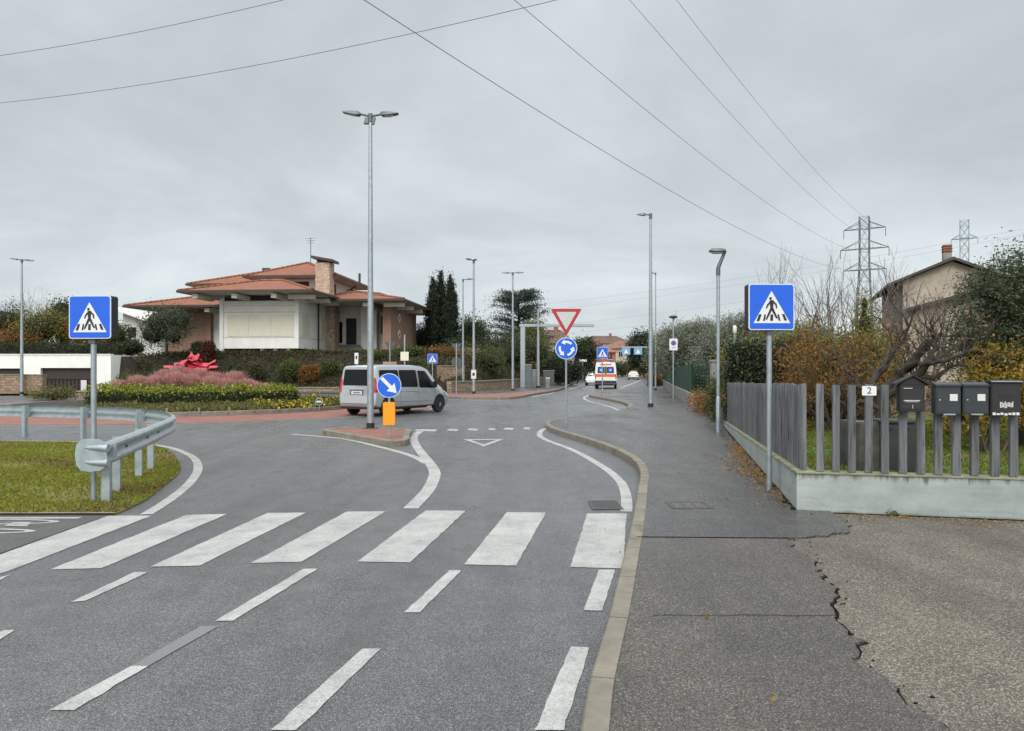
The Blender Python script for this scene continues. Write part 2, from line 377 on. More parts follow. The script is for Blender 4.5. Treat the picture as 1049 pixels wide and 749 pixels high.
def offs(pts, d):
    out = []; n = len(pts)
    for i in range(n):
        a, b = pts[max(i - 1, 0)], pts[min(i + 1, n - 1)]
        tx, ty = b[0] - a[0], b[1] - a[1]; l = math.hypot(tx, ty) or 1
        out.append((pts[i][0] - ty / l * d, pts[i][1] + tx / l * d))
    return out
def cat(pts, k=8):                            # Catmull-Rom through points of any dimension
    out = []; n = len(pts)
    for i in range(n - 1):
        p0, p1, p2, p3 = pts[max(i - 1, 0)], pts[i], pts[i + 1], pts[min(i + 2, n - 1)]
        for j in range(k):
            t = j / k
            out.append(tuple(.5 * (2 * b + (c - a) * t + (2 * a - 5 * b + 4 * c - d) * t * t + (3 * b - a - 3 * c + d) * t ** 3) for a, b, c, d in zip(p0, p1, p2, p3)))
    out.append(tuple(pts[-1])); return out
def resample(pts, step):
    out = [pts[0]]; acc = 0.
    for a, b in zip(pts, pts[1:]):
        l = math.dist(a, b)
        while acc + l >= step:
            t = (step - acc) / l; a = tuple(x + (y - x) * t for x, y in zip(a, b)); out.append(a); l = math.dist(a, b); acc = 0.
        acc += l
    return out
def tag(o, label=None, cat_=None, group=None, kind=None):
    if label: o['label'] = label
    if cat_: o['category'] = cat_
    if group: o['group'] = group
    if kind: o['kind'] = kind
    return o
def thing(name, label, cat_, loc, rz=0., group=None, kind=None):
    o = bpy.data.objects.new(name, None); COL.objects.link(o); o.location = loc; o.rotation_euler = (0, 0, rz)
    o.empty_display_size = .2
    return tag(o, label, cat_, group, kind)
def struct(o): o['kind'] = 'structure'; return o
def copy_tree(o, parent=None):
    c = o.copy(); COL.objects.link(c)
    if parent: c.parent = parent
    for ch in list(o.children): copy_tree(ch, c)
    return c
# ------------------------------------------------------------------ foliage
def quads(name, V, mt, parent=None, loc=None, smooth=False):
    """V: (N, 4, 3) leaf corners."""
    n = len(V); me = bpy.data.meshes.new(name); V = V.reshape(-1, 3)
    L = Vector((0, 0, 0))
    if parent: V = V - np.array(rootloc(parent))
    elif loc is not None: V = V - np.array(loc); L = Vector(loc)
    me.vertices.add(n * 4); me.vertices.foreach_set('co', V.astype(np.float32).ravel())
    me.loops.add(n * 4); me.loops.foreach_set('vertex_index', np.arange(n * 4, dtype=np.int32))
    me.polygons.add(n); me.polygons.foreach_set('loop_start', np.arange(0, n * 4, 4, dtype=np.int32))
    me.polygons.foreach_set('loop_total', np.full(n, 4, dtype=np.int32))
    me.materials.append(mt); me.update(calc_edges=True); me.validate()
    o = link(name, me, parent); o.location = L
    return o
def leaves(pts, size, rng, asp=.5, up=.3, var=.4, dirs=None):
    n = len(pts)
    d = rng.normal(size=(n, 3)) if dirs is None else dirs + rng.normal(size=(n, 3)) * .35
    d[:, 2] += up * np.abs(d[:, 2]) if dirs is None else 0
    d /= np.linalg.norm(d, axis=1, keepdims=True) + 1e-9
    k = rng.normal(size=(n, 3)); k -= (k * d).sum(1, keepdims=True) * d; k /= np.linalg.norm(k, axis=1, keepdims=True) + 1e-9
    s = size * (1 + var * rng.uniform(-1, 1, size=(n, 1)))
    a = pts; b = pts + d * s * .5 + k * s * asp * .5; c = pts + d * s; e = pts + d * s * .5 - k * s * asp * .5
    return np.stack([a, b, c, e], 1)
def blob_points(blobs, nclump, per, sig, rng, inner=.55):
    """blobs: (cx, cy, cz, rx, ry, rz). Clumps near each blob's skin, leaves round each clump."""
    B = np.array(blobs, float); w = B[:, 3] * B[:, 4] * B[:, 5]; w = w ** .67; w /= w.sum()
    i = rng.choice(len(B), nclump, p=w); d = rng.normal(size=(nclump, 3)); d /= np.linalg.norm(d, axis=1, keepdims=True)
    r = inner + (1 - inner) * rng.uniform(size=(nclump, 1)) ** .7; r *= 1 + np.clip(.08 * rng.normal(size=(nclump, 1)), -.2, .13)
    c = B[i, :3] + d * r * B[i, 3:]
    cs = sig * rng.uniform(.5, 1.4, size=(nclump, 1))
    p = np.repeat(c, per, 0) + rng.normal(size=(nclump * per, 3)) * np.repeat(cs, per, 0)
    return p
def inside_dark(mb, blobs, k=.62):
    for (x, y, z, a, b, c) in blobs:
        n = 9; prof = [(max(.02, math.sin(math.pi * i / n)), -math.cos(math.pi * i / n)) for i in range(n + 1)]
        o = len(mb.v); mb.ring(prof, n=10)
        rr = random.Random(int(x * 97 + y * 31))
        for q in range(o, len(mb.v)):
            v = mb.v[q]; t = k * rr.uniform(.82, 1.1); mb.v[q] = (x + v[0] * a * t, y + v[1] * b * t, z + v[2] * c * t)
def grow(mb, p, d, L, r, depth, rng, spread=.5, nch=3, droop=0., tips=None, seg=4, shrink=.68, wig=.12, up=0., rend=.6):
    pts = [Vector(p)]; d = Vector(d).normalized()
    for i in range(seg):
        d = (d + Vector(rng.normal(size=3)) * wig + Vector((0, 0, up - droop))).normalized(); pts.append(pts[-1] + d * L / seg)
    mb.tube(pts, [r * (1 - (1 - rend) * i / seg) for i in range(seg + 1)], 7 if r > .04 else (5 if r > .015 else 3), caps=False)
    if tips is not None and depth <= 1: tips.extend(tuple(q) for q in pts[1:])
    if depth <= 0: return
    for k in range(nch):
        t = rng.uniform(.45, 1.) if k else 1.
        q = pts[0].lerp(pts[-1], 0) if 0 else pts[min(seg, max(1, int(round(t * seg))))]
        nd_ = (d + Vector(rng.normal(size=3)) * spread).normalized()
        grow(mb, q, nd_, L * shrink * rng.uniform(.75, 1.15), r * rend * (1. if k == 0 else .8), depth - 1, rng, spread, nch, droop, tips, max(2, seg - 1), shrink, wig, up, rend)
def tree(name, label, cat_, base, trunk_h, tr, blobs, leaf, size, ncl, per, sig, seed, group=None, core=.5, bark='bark', asp=.5, inner=.55, up=.3, limbs=6):
    """Trunk with limbs reaching into the blobs and a crown of loose leaves."""
    rng = np.random.RandomState(seed); t = thing(name, label, cat_, base, group=group)
    B = [(base[0] + b[0], base[1] + b[1], base[2] + b[2], b[3], b[4], b[5]) for b in blobs]
    mb = MB(); top = (base[0] + rng.normal() * .05, base[1], base[2] + trunk_h)
    mb.tube([(base[0], base[1], base[2] - .15), (base[0] + rng.normal() * tr * .4, base[1], base[2] + trunk_h * .5), top], [tr * 1.35, tr, tr * .8], 9, False)
    for b in (B * 3)[:max(limbs, len(B))]:
        q = Vector(b[:3]) + Vector(rng.normal(size=3)) * min(b[3:]) * .45
        m = Vector(top).lerp(q, .5) + Vector(rng.normal(size=3)) * tr * 1.2
        mb.tube([top, m, q], [tr * .6, tr * .4, tr * .12], 6, False)
        for k in range(3):
            e = q + Vector(rng.normal(size=3)) * min(b[3:]) * .7; mb.tube([m.lerp(q, .3 + .3 * k), e], [tr * .25, tr * .06], 4, False)
    mb.build('trunk', bark, t, smooth=60, world=True)
    p = blob_points(B, ncl, per, sig, rng, inner)
    p = p[p[:, 2] > base[2] + .05]
    quads('crown', leaves(p, size, rng, asp, up), LF[leaf], t)
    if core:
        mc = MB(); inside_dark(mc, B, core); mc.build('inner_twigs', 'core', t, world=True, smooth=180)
    return t
def hedge(name, label, cat_, line, w, h, z0, leaf, size, dens, seed, group=None, wob=.12, asp=.55, core='core', up=.2, top=None):
    """Clipped hedge along a plan line: uneven skin of leaves over an inner mass of twigs."""
    rng = np.random.RandomState(seed); line = resample(line, .4) if len(line) < 30 else line
    t = thing(name, label, cat_, (line[0][0], line[0][1], z0), group=group)
    ws = [w * (1 + .08 * rng.normal()) for _ in line]; hs = [h * (1 + .05 * rng.normal()) for _ in line]
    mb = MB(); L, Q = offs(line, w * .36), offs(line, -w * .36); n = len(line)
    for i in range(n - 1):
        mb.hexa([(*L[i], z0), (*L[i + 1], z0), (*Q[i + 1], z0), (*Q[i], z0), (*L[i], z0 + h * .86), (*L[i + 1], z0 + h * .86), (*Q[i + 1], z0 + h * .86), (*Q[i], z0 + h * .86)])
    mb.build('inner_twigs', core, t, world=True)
    P = []
    A = np.array(line)
    for i in range(n - 1):
        seg = A[i + 1] - A[i]; l = np.hypot(*seg); nv = np.array([-seg[1], seg[0]]) / l
        m = int(dens * l * (2 * h + w))
        s = rng.uniform(size=m); a = rng.uniform(size=m) * (2 * h + w)
        off = np.where(a < h, w / 2, np.where(a < 2 * h, -w / 2, (a - 2 * h) - w / 2)); zz = np.where(a < 2 * h, np.where(a < h, a, a - h), h)
        k = 1 - .25 * np.clip((zz / h - .8) / .2, 0, 1) * (np.abs(off) > w * .45)
        b = wob * (np.sin(s * 3 + i * 1.7) + rng.normal(size=m)) * .6
        off = off * k * (ws[i] / w) + b * np.sign(off) * .6; zz = zz * hs[i] / h + np.where(a >= 2 * h, b, 0)
        xy = A[i] + seg * s[:, None] + nv * off[:, None]
        P.append(np.column_stack([xy, z0 + zz]))
    for e in (0, n - 1):
        m = int(dens * w * h); xy = A[e] + np.array(offs(line, 1)[e] - A[e])[None] * rng.uniform(-w / 2, w / 2, size=(m, 1)); P.append(np.column_stack([xy, z0 + rng.uniform(size=m) * h]))
    P = np.concatenate(P) + rng.normal(size=(sum(map(len, P)), 3)) * wob * .35
    if top:
        k = rng.uniform(size=len(P)) < np.clip((P[:, 2] - z0) / h * 2.6 - 1.35, .05, .97); quads('top_leaves', leaves(P[k], size, rng, asp, up), LF[top], t); P = P[~k]  # paler leaves picked more often towards the top, darker ones below
    quads('leaves', leaves(P, size, rng, asp, up), LF[leaf], t)
    return t
def bush(name, label, cat_, base, blobs, leaf, size, ncl, per, sig, seed, group=None, core=.6, stems=9, asp=.5, inner=.55, stem_mat='twig'):
    rng = np.random.RandomState(seed); t = thing(name, label, cat_, base, group=group)
    B = [(base[0] + b[0], base[1] + b[1], base[2] + b[2], b[3], b[4], b[5]) for b in blobs]; stem_k = max(b[3] for b in blobs) * 2.
    mb = MB()
    for k in range(stems):
        b = B[k % len(B)]; q = Vector(b[:3]) + Vector(rng.normal(size=3)) * Vector(b[3:]).length * .3
        mb.tube([(base[0] + rng.normal() * .1 * min(1, stem_k), base[1] + rng.normal() * .1 * min(1, stem_k), base[2] - .1), Vector(base).lerp(q, .5) + Vector(rng.normal(size=3)) * .08 * min(1, stem_k), q], [.03 * min(1, stem_k), .022 * min(1, stem_k), .006 * min(1, stem_k)], 5, False)
    mb.build('stems', stem_mat, t, world=True)
    p = blob_points(B, ncl, per, sig, rng, inner); p = p[p[:, 2] > base[2] + .02]
    quads('foliage', leaves(p, size, rng, asp), LF[leaf], t)
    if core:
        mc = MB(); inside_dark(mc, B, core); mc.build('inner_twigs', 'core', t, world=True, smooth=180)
    return t
def in_poly(P, poly):
    x, y = P[:, 0], P[:, 1]; r = np.zeros(len(P), bool); n = len(poly)
    for i in range(n):
        x0, y0 = poly[i]; x1, y1 = poly[i - 1]
        c = ((y0 > y) != (y1 > y)) & (x < (x1 - x0) * (y - y0) / (y1 - y0 + 1e-12) + x0); r ^= c
    return r
def grass(name, label, cat_, poly, zf, n, h, w, leaf, seed, patch=True):
    rng = np.random.RandomState(seed); a = np.array(poly); lo, hi = a.min(0), a.max(0)
    P = rng.uniform(lo, hi, size=(n * 3, 2)); P = P[in_poly(P, poly)][:n]
    if patch:
        f = np.sin(P[:, 0] * 2.1 + 1.3 * np.sin(P[:, 1] * 1.7)) + np.sin(P[:, 1] * 2.9 + P[:, 0] * 1.1) + rng.normal(size=len(P)) * .9
        P = P[f > -1.4]
    z = zf(P[:, 0], P[:, 1]) if callable(zf) else np.full(len(P), zf)
    n = len(P); th = rng.uniform(0, 2 * np.pi, n); hh = h * rng.uniform(.4, 1.3, n); ln = rng.normal(size=(n, 2)) * h * .55
    dx = np.column_stack([np.cos(th), np.sin(th), np.zeros(n)]) * w * .5
    b = np.column_stack([P, z - .005]); tip = b + np.column_stack([ln, hh]); mid = b + np.column_stack([ln * .35, hh * .6])
    V = np.stack([b - dx, b + dx, mid + dx * .8, tip], 1)
    if patch:                                 # dead brown patches among the green
        f = np.sin(P[:, 0] * 1.3 + 2. * np.sin(P[:, 1] * .9)) * np.sin(P[:, 1] * 1.9 + P[:, 0] * .7) + rng.normal(size=len(P)) * .35; b_ = f > .55
        o = quads('dry_' + name, V[b_], LF['dry']); tag(o, 'dry brown ' + label.split(' ', 1)[1].replace('yellow green ', '').replace('green ', ''), cat_, kind='stuff'); V = V[~b_]
    o = quads(name, V, LF[leaf]); tag(o, label, cat_, kind='stuff'); return o
# ------------------------------------------------------------------ camera, sky, sun
cam = bpy.data.cameras.new('camera'); co = bpy.data.objects.new('camera', cam); COL.objects.link(co)
co.location = (0, 0, EYE); co.rotation_euler = (R(90), 0, 0)
cam.sensor_width = 36; cam.sensor_fit = 'HORIZONTAL'; cam.lens = 36 * FPX / 1049; cam.shift_y = (HY - 374.5) / 1049
cam.clip_start = .05; cam.clip_end = 6000; SC.camera = co
SC.view_settings.view_transform = 'Standard'; SC.view_settings.look = 'None'; SC.view_settings.exposure = 0; SC.view_settings.gamma = 1
SC.view_settings.use_curve_mapping = False
w = bpy.data.worlds.new('World'); SC.world = w; w.use_nodes = True; nt = w.node_tree
bg = nt.nodes['Background']; bg.inputs[1].default_value = .105
SUN_EL, SUN_RZ = 36, 192
sky = nd(nt, 'ShaderNodeTexSky', sky_type='NISHITA'); sky.sun_disc = False; sky.sun_elevation = R(SUN_EL); sky.sun_rotation = R(SUN_RZ)
tc = nd(nt, 'ShaderNodeTexCoord'); sp = nd(nt, 'ShaderNodeSeparateXYZ'); nt.links.new(tc.outputs['Generated'], sp.inputs[0])
zr = ramp(nt, [(0., (6.2, 6.78, 7.05)), (.10, (6.3, 6.85, 7.1)), (.30, (5.95, 6.4, 6.65)), (.48, (5.7, 6.15, 6.4)), (.66, (10.5, 11, 11.4)), (1., (17, 17.5, 18))])
nt.links.new(sp.outputs[2], zr.inputs[0])
za = nd(nt, 'ShaderNodeMath', operation='ADD'); za.inputs[1].default_value = .22; nt.links.new(sp.outputs[2], za.inputs[0])
dv = nd(nt, 'ShaderNodeCombineXYZ')
for i in range(2):
    q = nd(nt, 'ShaderNodeMath', operation='DIVIDE'); nt.links.new(sp.outputs[i], q.inputs[0]); nt.links.new(za.outputs[0], q.inputs[1]); nt.links.new(q.outputs[0], dv.inputs[i])
cl = noise(nt, dv.outputs[0], .95, 7, .56); cl.inputs['Distortion'].default_value = .3
cr = ramp(nt, [(.28, (.80, .815, .83)), (.46, (.97, .975, .98)), (.66, (1.22, 1.21, 1.20))]); nt.links.new(cl.outputs[0], cr.inputs[0])
cl2 = noise(nt, dv.outputs[0], .33, 4, .5)
cr2 = ramp(nt, [(.35, (.93, .935, .945)), (.65, (1.08, 1.075, 1.07))]); nt.links.new(cl2.outputs[0], cr2.inputs[0])
overcast = mixc(nt, 1., mixc(nt, 1., zr.outputs[0], cr.outputs[0], 'MULTIPLY'), cr2.outputs[0], 'MULTIPLY')
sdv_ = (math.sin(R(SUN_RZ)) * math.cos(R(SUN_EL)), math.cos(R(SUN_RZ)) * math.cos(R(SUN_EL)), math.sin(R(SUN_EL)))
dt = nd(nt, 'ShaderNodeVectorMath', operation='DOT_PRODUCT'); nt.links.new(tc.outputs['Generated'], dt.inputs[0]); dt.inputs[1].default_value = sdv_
gl_ = ramp(nt, [(.0, (1, 1, 1)), (.45, (1.25, 1.25, 1.23)), (1., (2.3, 2.25, 2.15))]); nt.links.new(dt.outputs['Value'], gl_.inputs[0])     # sky brightened round the sun, unseen behind the camera, to light facing walls
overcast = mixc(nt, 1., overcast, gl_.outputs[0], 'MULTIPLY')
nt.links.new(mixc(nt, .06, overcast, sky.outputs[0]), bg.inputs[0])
sd = bpy.data.lights.new('sun', 'SUN'); sd.energy = 1.5; sd.angle = R(26); sd.color = (1, .975, .94)
so = bpy.data.objects.new('sun', sd); COL.objects.link(so)
az = R(SUN_RZ); el = R(SUN_EL)     # Nishita: rotation 0 points to +Y, turning towards +X
dirv = Vector((math.sin(az) * math.cos(el), math.cos(az) * math.cos(el), math.sin(el)))
so.rotation_euler = dirv.to_track_quat('Z', 'Y').to_euler(); so.location = (0, 0, 60)

# ------------------------------------------------------------------ ground
ZW = .12
struct(MB().sheet([(-1500, -400), (1500, -400), (1500, 2500), (-1500, 2500)], -.06).build('ground', 'terrain'))
def gp(l, z=0.): return [G(x, y, z) for x, y in l]
kerb_px = [(599, 749), (613.6, 686), (626, 641.5), (639.5, 582), (648.2, 543), (654, 508), (656, 494), (653.5, 484), (647, 476.3), (634, 468), (617, 460.5), (596, 453.2), (576, 447), (563.5, 442.3), (559, 438.6)]
kb = gp(kerb_px); kb = [(kb[0][0] - .33, kb[0][1] - 2.), (kb[0][0] - .9, kb[0][1] - 5.6)][::-1] + kb
bay = gp([(561.5, 435.6), (575, 432.2), (600, 429), (632, 424.6), (643, 421.2)])
kerb1 = cat(kb + bay[:2], 8)
k2 = gp([(641, 420.5), (643.5, 417.5), (638, 414.2), (624, 411), (607, 407.6), (603.5, 405.6), (607, 404), (618, 403), (640, 399.6), (660, 397)])
kerb2 = cat(k2, 8)
farR = [G(661, 397), (17.5, 98.), (23., 128.), (36, 205)]
in1 = offs(kerb1, -.13); in2 = offs(kerb2, -.2)
roadpoly = [(-70, -8), (9, -8), (9, 25), (12, 60), (15.2, 80), (19, 98), (24.6, 128), (37.5, 205), (41, 225), (32, 228), (23.5, 190), (9.2, 103), (3.9, 60), (2, 52), (-6, 56), (-32, 54), (-70, 54)]
struct(MB().sheet(roadpoly, 0).build('road', 'road'))
# pavement slabs on the near side; a transverse joint splits them
wl = [(3.37, 8.78), (6.1, 21.3)]                                  # street face of the garden wall
joint = [(1.24, 7.36), (1.9, 7.33), (2.72, 7.30)]
crackpts = [(2.72, 7.30), (2.62, 6.95), (2.66, 6.5), (2.50, 6.1), (2.45, 5.58), (2.22, 5.15), (2.10, 4.78), (2.13, 4.5), (1.98, 4.23), (2.03, 3.98), (1.96, 3.75), (2.02, 3.45), (1.94, 2.6), (2.06, 1.), (2.0, -4)]
rj = random.Random(4)
def jag(pts, step, a):
    out = []
    for p in resample(pts, step): out.append((p[0] + rj.gauss(0, a), p[1] + rj.gauss(0, a * .8)))
    return out
cj = [crackpts[0]] + jag(crackpts, .07, .022)
lower_k = [p for p in in1 if p[1] < 7.34][::1]
lower = lower_k + joint + cj[1:] + [(2., -4)]
struct(MB().prism(lower, -.05, .13).build('pavement', 'walk'))
upper_k = [p for i, p in enumerate(in1) if not (p[1] < 7.36 and i < 90)]
edge_u = [(2.74, 7.33)] + jag([(2.74, 7.33), (3.1, 7.42), (3.45, 7.6), (3.62, 8.0), (3.7, 8.25)], .08, .02) + [(3.72, 9.0)]
right = [(3.72, 9.0), (6.45, 21.3), (8.4, 33.6), (16.5, 79.8), (29, 140), (43, 215)]
upper = edge_u + right[1:] + farR[::-1] + in2[::-1] + [bay[3], bay[2], bay[1]] + upper_k[::-1] + [(1.24, 7.38)]
walk2 = asphalt('wet_pavement_asphalt', (.02, .019, .018), (.066, .063, .060), (.24, .23, .22), 120, (.20, .46), .5); MT['walk2'] = walk2
struct(MB().prism(upper, -.05, .132).build('pavement', 'walk2'))
struct(MB().sheet([(1.3, -6), (30, -6), (30, 8), (12, 8), (5.7, 8.6), (3.2, 9.1), (2.3, 7.3), (1.7, 5)], .112).build('driveway', 'drive'))
cr_ = MB()
wc_ = .018; R_ = []
for a in cj: wc_ = min(.034, max(.011, wc_ + rj.gauss(0, .007))); R_.append(wc_)
cr_.add([(a[0] - .012, a[1], .1165) for a in cj] + [(a[0] + w2, a[1] + .004, .1165) for a, w2 in zip(cj, R_)], [(i, i + 1, len(cj) + i + 1, len(cj) + i) for i in range(len(cj) - 1)])
for _ in range(26):
    a = rj.choice(cj[:60]); x, y, s = a[0] + abs(rj.gauss(.05, .09)), a[1] + rj.gauss(0, .05), rj.uniform(.004, .013)
    cr_.prism([(x - s, y), (x, y - s * .7), (x + s * 1.3, y + s * .1), (x + s * .3, y + s)], .113, .118)
tag(cr_.build('crack_dirt', 'crack'), kind='structure')
jt = MB(); jl = resample([(1.24, 7.37), (1.9, 7.345), (2.74, 7.315)], .1); jt.ribbon([(x, y + rj.gauss(0, .004)) for x, y in jl], .022, .1345)
for yy, x0, x1 in ((5.02, .95, 2.2),): jt.ribbon([(x, yy + rj.gauss(0, .006)) for x in np.linspace(x0, x1, 14)], .008, .1345)
tag(jt.build('pavement_joint', 'crack'), kind='structure')
ss_ = MB(); rs_ = random.Random(17)
for a_, b_, n_, z_ in (((3.37, 8.78), (13.5, 6.52), 70, .1185), ((3.37, 8.78), (6.1, 21.3), 80, .1345)):
    dx_, dy_ = (b_[0] - a_[0]) / n_, (b_[1] - a_[1]) / n_; l_ = math.hypot(dx_, dy_); s_ = 1 if z_ < .13 else -1; nx_, ny_ = s_ * dy_ / l_, -s_ * dx_ / l_
    ws_ = [abs(rs_.gauss(.03, .025)) + .012 for _ in range(n_ + 1)]
    P_ = [(a_[0] + dx_ * i, a_[1] + dy_ * i) for i in range(n_ + 1)]; Q_ = [(p[0] + nx_ * ws_[i], p[1] + ny_ * ws_[i]) for i, p in enumerate(P_)]
    ss_.add([(*p, z_) for p in P_] + [(*p, z_) for p in Q_], [(i, i + 1, n_ + 2 + i, n_ + 1 + i) for i in range(n_)])
tag(ss_.build('soil_seam', 'crack'), kind='structure')
# kerbstones, each about a metre long
def kerb(line, wd, h, stone=1., z0=-.05):
    mb = MB(); pts = resample(line, .1); inn = offs(pts, -wd); n = int(stone / .1)
    for i in range(0, len(pts) - 1, n):
        a, b = pts[i:i + n + 1], inn[i:i + n + 1]
        if len(a) < 2: break
        k = len(a); e = .009
        dz = rj.gauss(0, .002)
        vs = []
        for j in range(k):
            t = (e if j == 0 else (-e if j == k - 1 else 0))
            p, q = Vector(a[j]), Vector(b[j])
            if t: dd = (Vector(a[1]) - Vector(a[0])).normalized() if j == 0 else (Vector(a[-1]) - Vector(a[-2])).normalized(); p = p + dd * t; q = q + dd * t
            o = (q - p).normalized() * .012
            vs += [(p.x, p.y, z0), (p.x, p.y, h - .015 + dz), (p.x + o.x, p.y + o.y, h + dz), (q.x, q.y, h + dz), (q.x, q.y, z0)]
        fs = [(j * 5 + c, j * 5 + c + 1, j * 5 + c + 6, j * 5 + c + 5) for j in range(k - 1) for c in range(4)] + [(0, 1, 2, 3, 4), tuple((k - 1) * 5 + c for c in (4, 3, 2, 1, 0))]
        mb.add(vs, fs)
    return mb
struct(kerb(kerb1, .13, .136).build('kerb', 'kerb'))
struct(kerb(kerb2, .2, .136).build('kerb', 'kerb'))
gut = MB(); gut.sheet(gp([(603, 409), (643, 421.5), (646, 419)]) + [p for p in kerb2 if 34 < p[1] < 47][::1], .008)
# ------------------------------------------------------------------ road markings
mk = MB()
def mpoly(l, z=.005):
    g_ = gp(l); e_ = [q_ for a_, b_ in zip(g_, g_[1:] + g_[:1]) for q_ in [a_] + resample([a_, b_], .10)[1:]]; mk.sheet([(x + rj.gauss(0, .0035), y + rj.gauss(0, .0035)) for x, y in e_], z)
for q in ([(111, 528.7), (155.6, 528.7), (9, 585.4), (-70, 612), (-70, 594)], [(191, 527.8), (232.7, 527), (104.4, 582.6), (51.2, 583.9)], [(274, 525.8), (313.8, 525.5), (204, 580), (154, 581)],
          [(355.3, 524.6), (395.6, 524.2), (309, 576), (257, 577.4)], [(436.3, 523.3), (477, 523.7), (420.4, 576.6), (365.8, 575.8)], [(519.4, 525), (559.6, 525.4), (528.6, 580), (475.3, 578.7)], [(601.6, 526.3), (641.8, 526.3), (638.5, 583), (584, 581.2)],
          [(50.2, 728.4), (76, 728.4), (152, 683), (134.5, 683)], [(219.8, 636.7), (238, 636.7), (325.8, 583.2), (311, 583.2)], [(73, 617), (88, 616), (152, 586.5), (137.8, 586.5)], [(0, 594.6), (11, 589), (-20, 597), (-50, 612)][::-1], [(-60, 676), (-30, 674), (16, 646), (4, 646)],
          [(277, 749), (304, 749), (390, 665), (372, 665)], [(240, 790), (268, 790), (290, 765), (262, 765)][:0], [(414, 628), (430, 628), (472.8, 584.6), (460.2, 584.6)], [(598, 625.5), (616.5, 626.4), (630.5, 584), (613.6, 584)], [(547.2, 749), (577.7, 749), (603.5, 663.8), (584.9, 663)]):
    if q: mpoly(q)
# give-way dashes and the open triangle
for x0, x1, y in ((424, 448, 441.5), (457, 470, 441.2), (478, 490, 440.8), (499, 508, 440.4), (515, 527, 440), (535, 544, 439.6)): mpoly([(x0, y), (x0 + 3, y - 1.7), (x1, y - 1.2), (x1 - 2, y + .7)])
tri = gp([(474.5, 450.2), (517, 450), (495.6, 457.6)]); c = [sum(p[i] for p in tri) / 3 for i in (0, 1)]
tin = [(c[0] + (p[0] - c[0]) * .6, c[1] + (p[1] - c[1]) * .6) for p in tri]
for i in range(3): j = (i + 1) % 3; mk.sheet([tri[i], tri[j], tin[j], tin[i]], .005)
mk.ribbon(cat(gp([(299, 445.2), (330, 447.5), (356.7, 450.6), (393.5, 459.2), (418, 466), (428.7, 470.2), (437, 475)])), .16, .005)
mk.ribbon(cat(gp([(431, 442), (424.3, 447), (425, 454), (431.5, 464), (440, 474.5), (445, 483), (444.5, 490), (438, 503), (420.5, 521.4)])), .2, .0062)
mk.ribbon(cat(gp([(559, 438.9), (554, 442), (553, 446.5), (561, 451.5), (588, 461.8), (617.5, 478.5), (634, 492), (640, 503), (642, 514), (641.5, 524.5)])), .15, .005)
mk.ribbon(cat(gp([(150, 527.3), (178, 509), (196, 493), (203, 479.5), (198, 469), (183, 461.5), (165, 457), (130, 453.8), (60, 452.4), (0, 452), (-120, 452)])), .15, .005)
mk.ribbon(cat(gp([(604, 404.5), (598.5, 407.5), (603, 411), (622, 416), (634, 420.5)])), .16, .005)
mk.ribbon(cat(gp([(634.7, 398.3), (645, 394), (656.7, 389.6)])), .25, .005)
for a in ((455, 409.6, 520, 410.6), (545, 406.6, 568, 402.6), (583, 399, 600, 394.2)): mk.ribbon(gp([a[:2], a[2:]]), .2, .005)
for a in ((597, 398.6, 612, 393.4), (628, 396.7, 641, 396.6), (590, 404.2, 598, 403.6)): mk.ribbon(gp([a[:2], a[2:]]), .18, .0062)
RC = (-15., 35.)
def circ(r, a0=0, a1=360, n=96): return [(RC[0] + r * math.cos(R(a0 + (a1 - a0) * i / n)), RC[1] + r * math.sin(R(a0 + (a1 - a0) * i / n))) for i in range(n + 1)]
mk.ribbon(circ(11.5), .16, .005)
# bicycle symbol on the cycle path
def ell(cx, cy, a, b, w_):
    n = 28; mk.add([(cx + (a - (w_ if k else 0)) * math.cos(2 * math.pi * i / n), cy + (b - (w_ * .5 if k else 0)) * math.sin(2 * math.pi * i / n), .0105) for k in (0, 1) for i in range(n)],
                   [(i, (i + 1) % n, n + (i + 1) % n, n + i) for i in range(n)])
ell(-6.05, 8.69, .75, .16, .11); ell(-5.98, 8.19, .72, .14, .11)
mk.sheet(gp([(4, 539.8), (28, 540.2), (32, 535.8), (14, 535.8)]), .0112)
mk.ribbon(gp([(-120, 531.5), (82, 531.4)]), .09, .0105)
tag(mk.build('road_markings', 'paint'), kind='structure')
tag(MB().sheet(gp([(152, 683), (134.5, 683), (206, 642), (224, 642)]), .005).build('worn_marking', 'worn'), kind='structure')
struct(MB().sheet(gp([(-260, 528.3), (111, 528.3), (0, 567.5), (-260, 660)]), .006).build('cycle_path', 'path'))
# drains
def grate(name, label, x0, x1, y0, y1, z, bars, pit='ink'):
    t = thing(name, label, 'drain', ((x0 + x1) / 2, (y0 + y1) / 2, z)); a, b = (x1 - x0) / 2, (y1 - y0) / 2
    f = MB(); f.bb((-a, -b, 0), (a, -b + .03, .006)).bb((-a, b - .03, 0), (a, b, .006)).bb((-a, -b + .03, 0), (-a + .03, b - .03, .006)).bb((a - .03, -b + .03, 0), (a, b - .03, .006)); f.build('frame', 'grate', t)
    g = MB(); g.bb((-a + .03, -b + .03, -.0005), (a - .03, b - .03, .0012)); g.build('pit', pit, t)
    g = MB()
    for i in range(bars): x = -a + .05 + (2 * a - .1) * i / (bars - 1); g.bb((x - .009, -b + .03, .0015), (x + .009, b - .03, .005))
    g.build('grating', 'grate', t)
p, q = G(607, 522.5), G(640, 513.5); grate('drain_grate', 'cast iron drain grate in the road beside the kerb at the zebra crossing', p[0], p[0] + .40, p[1], q[1], .006, 9)
p, q = G(689, 521.5, .13), G(733, 514.5, .13); grate('drain_grate', 'narrow cast iron drain grate set in the dark pavement', p[0], p[0] + .5, p[1], q[1], .1335, 4, 'walk2')
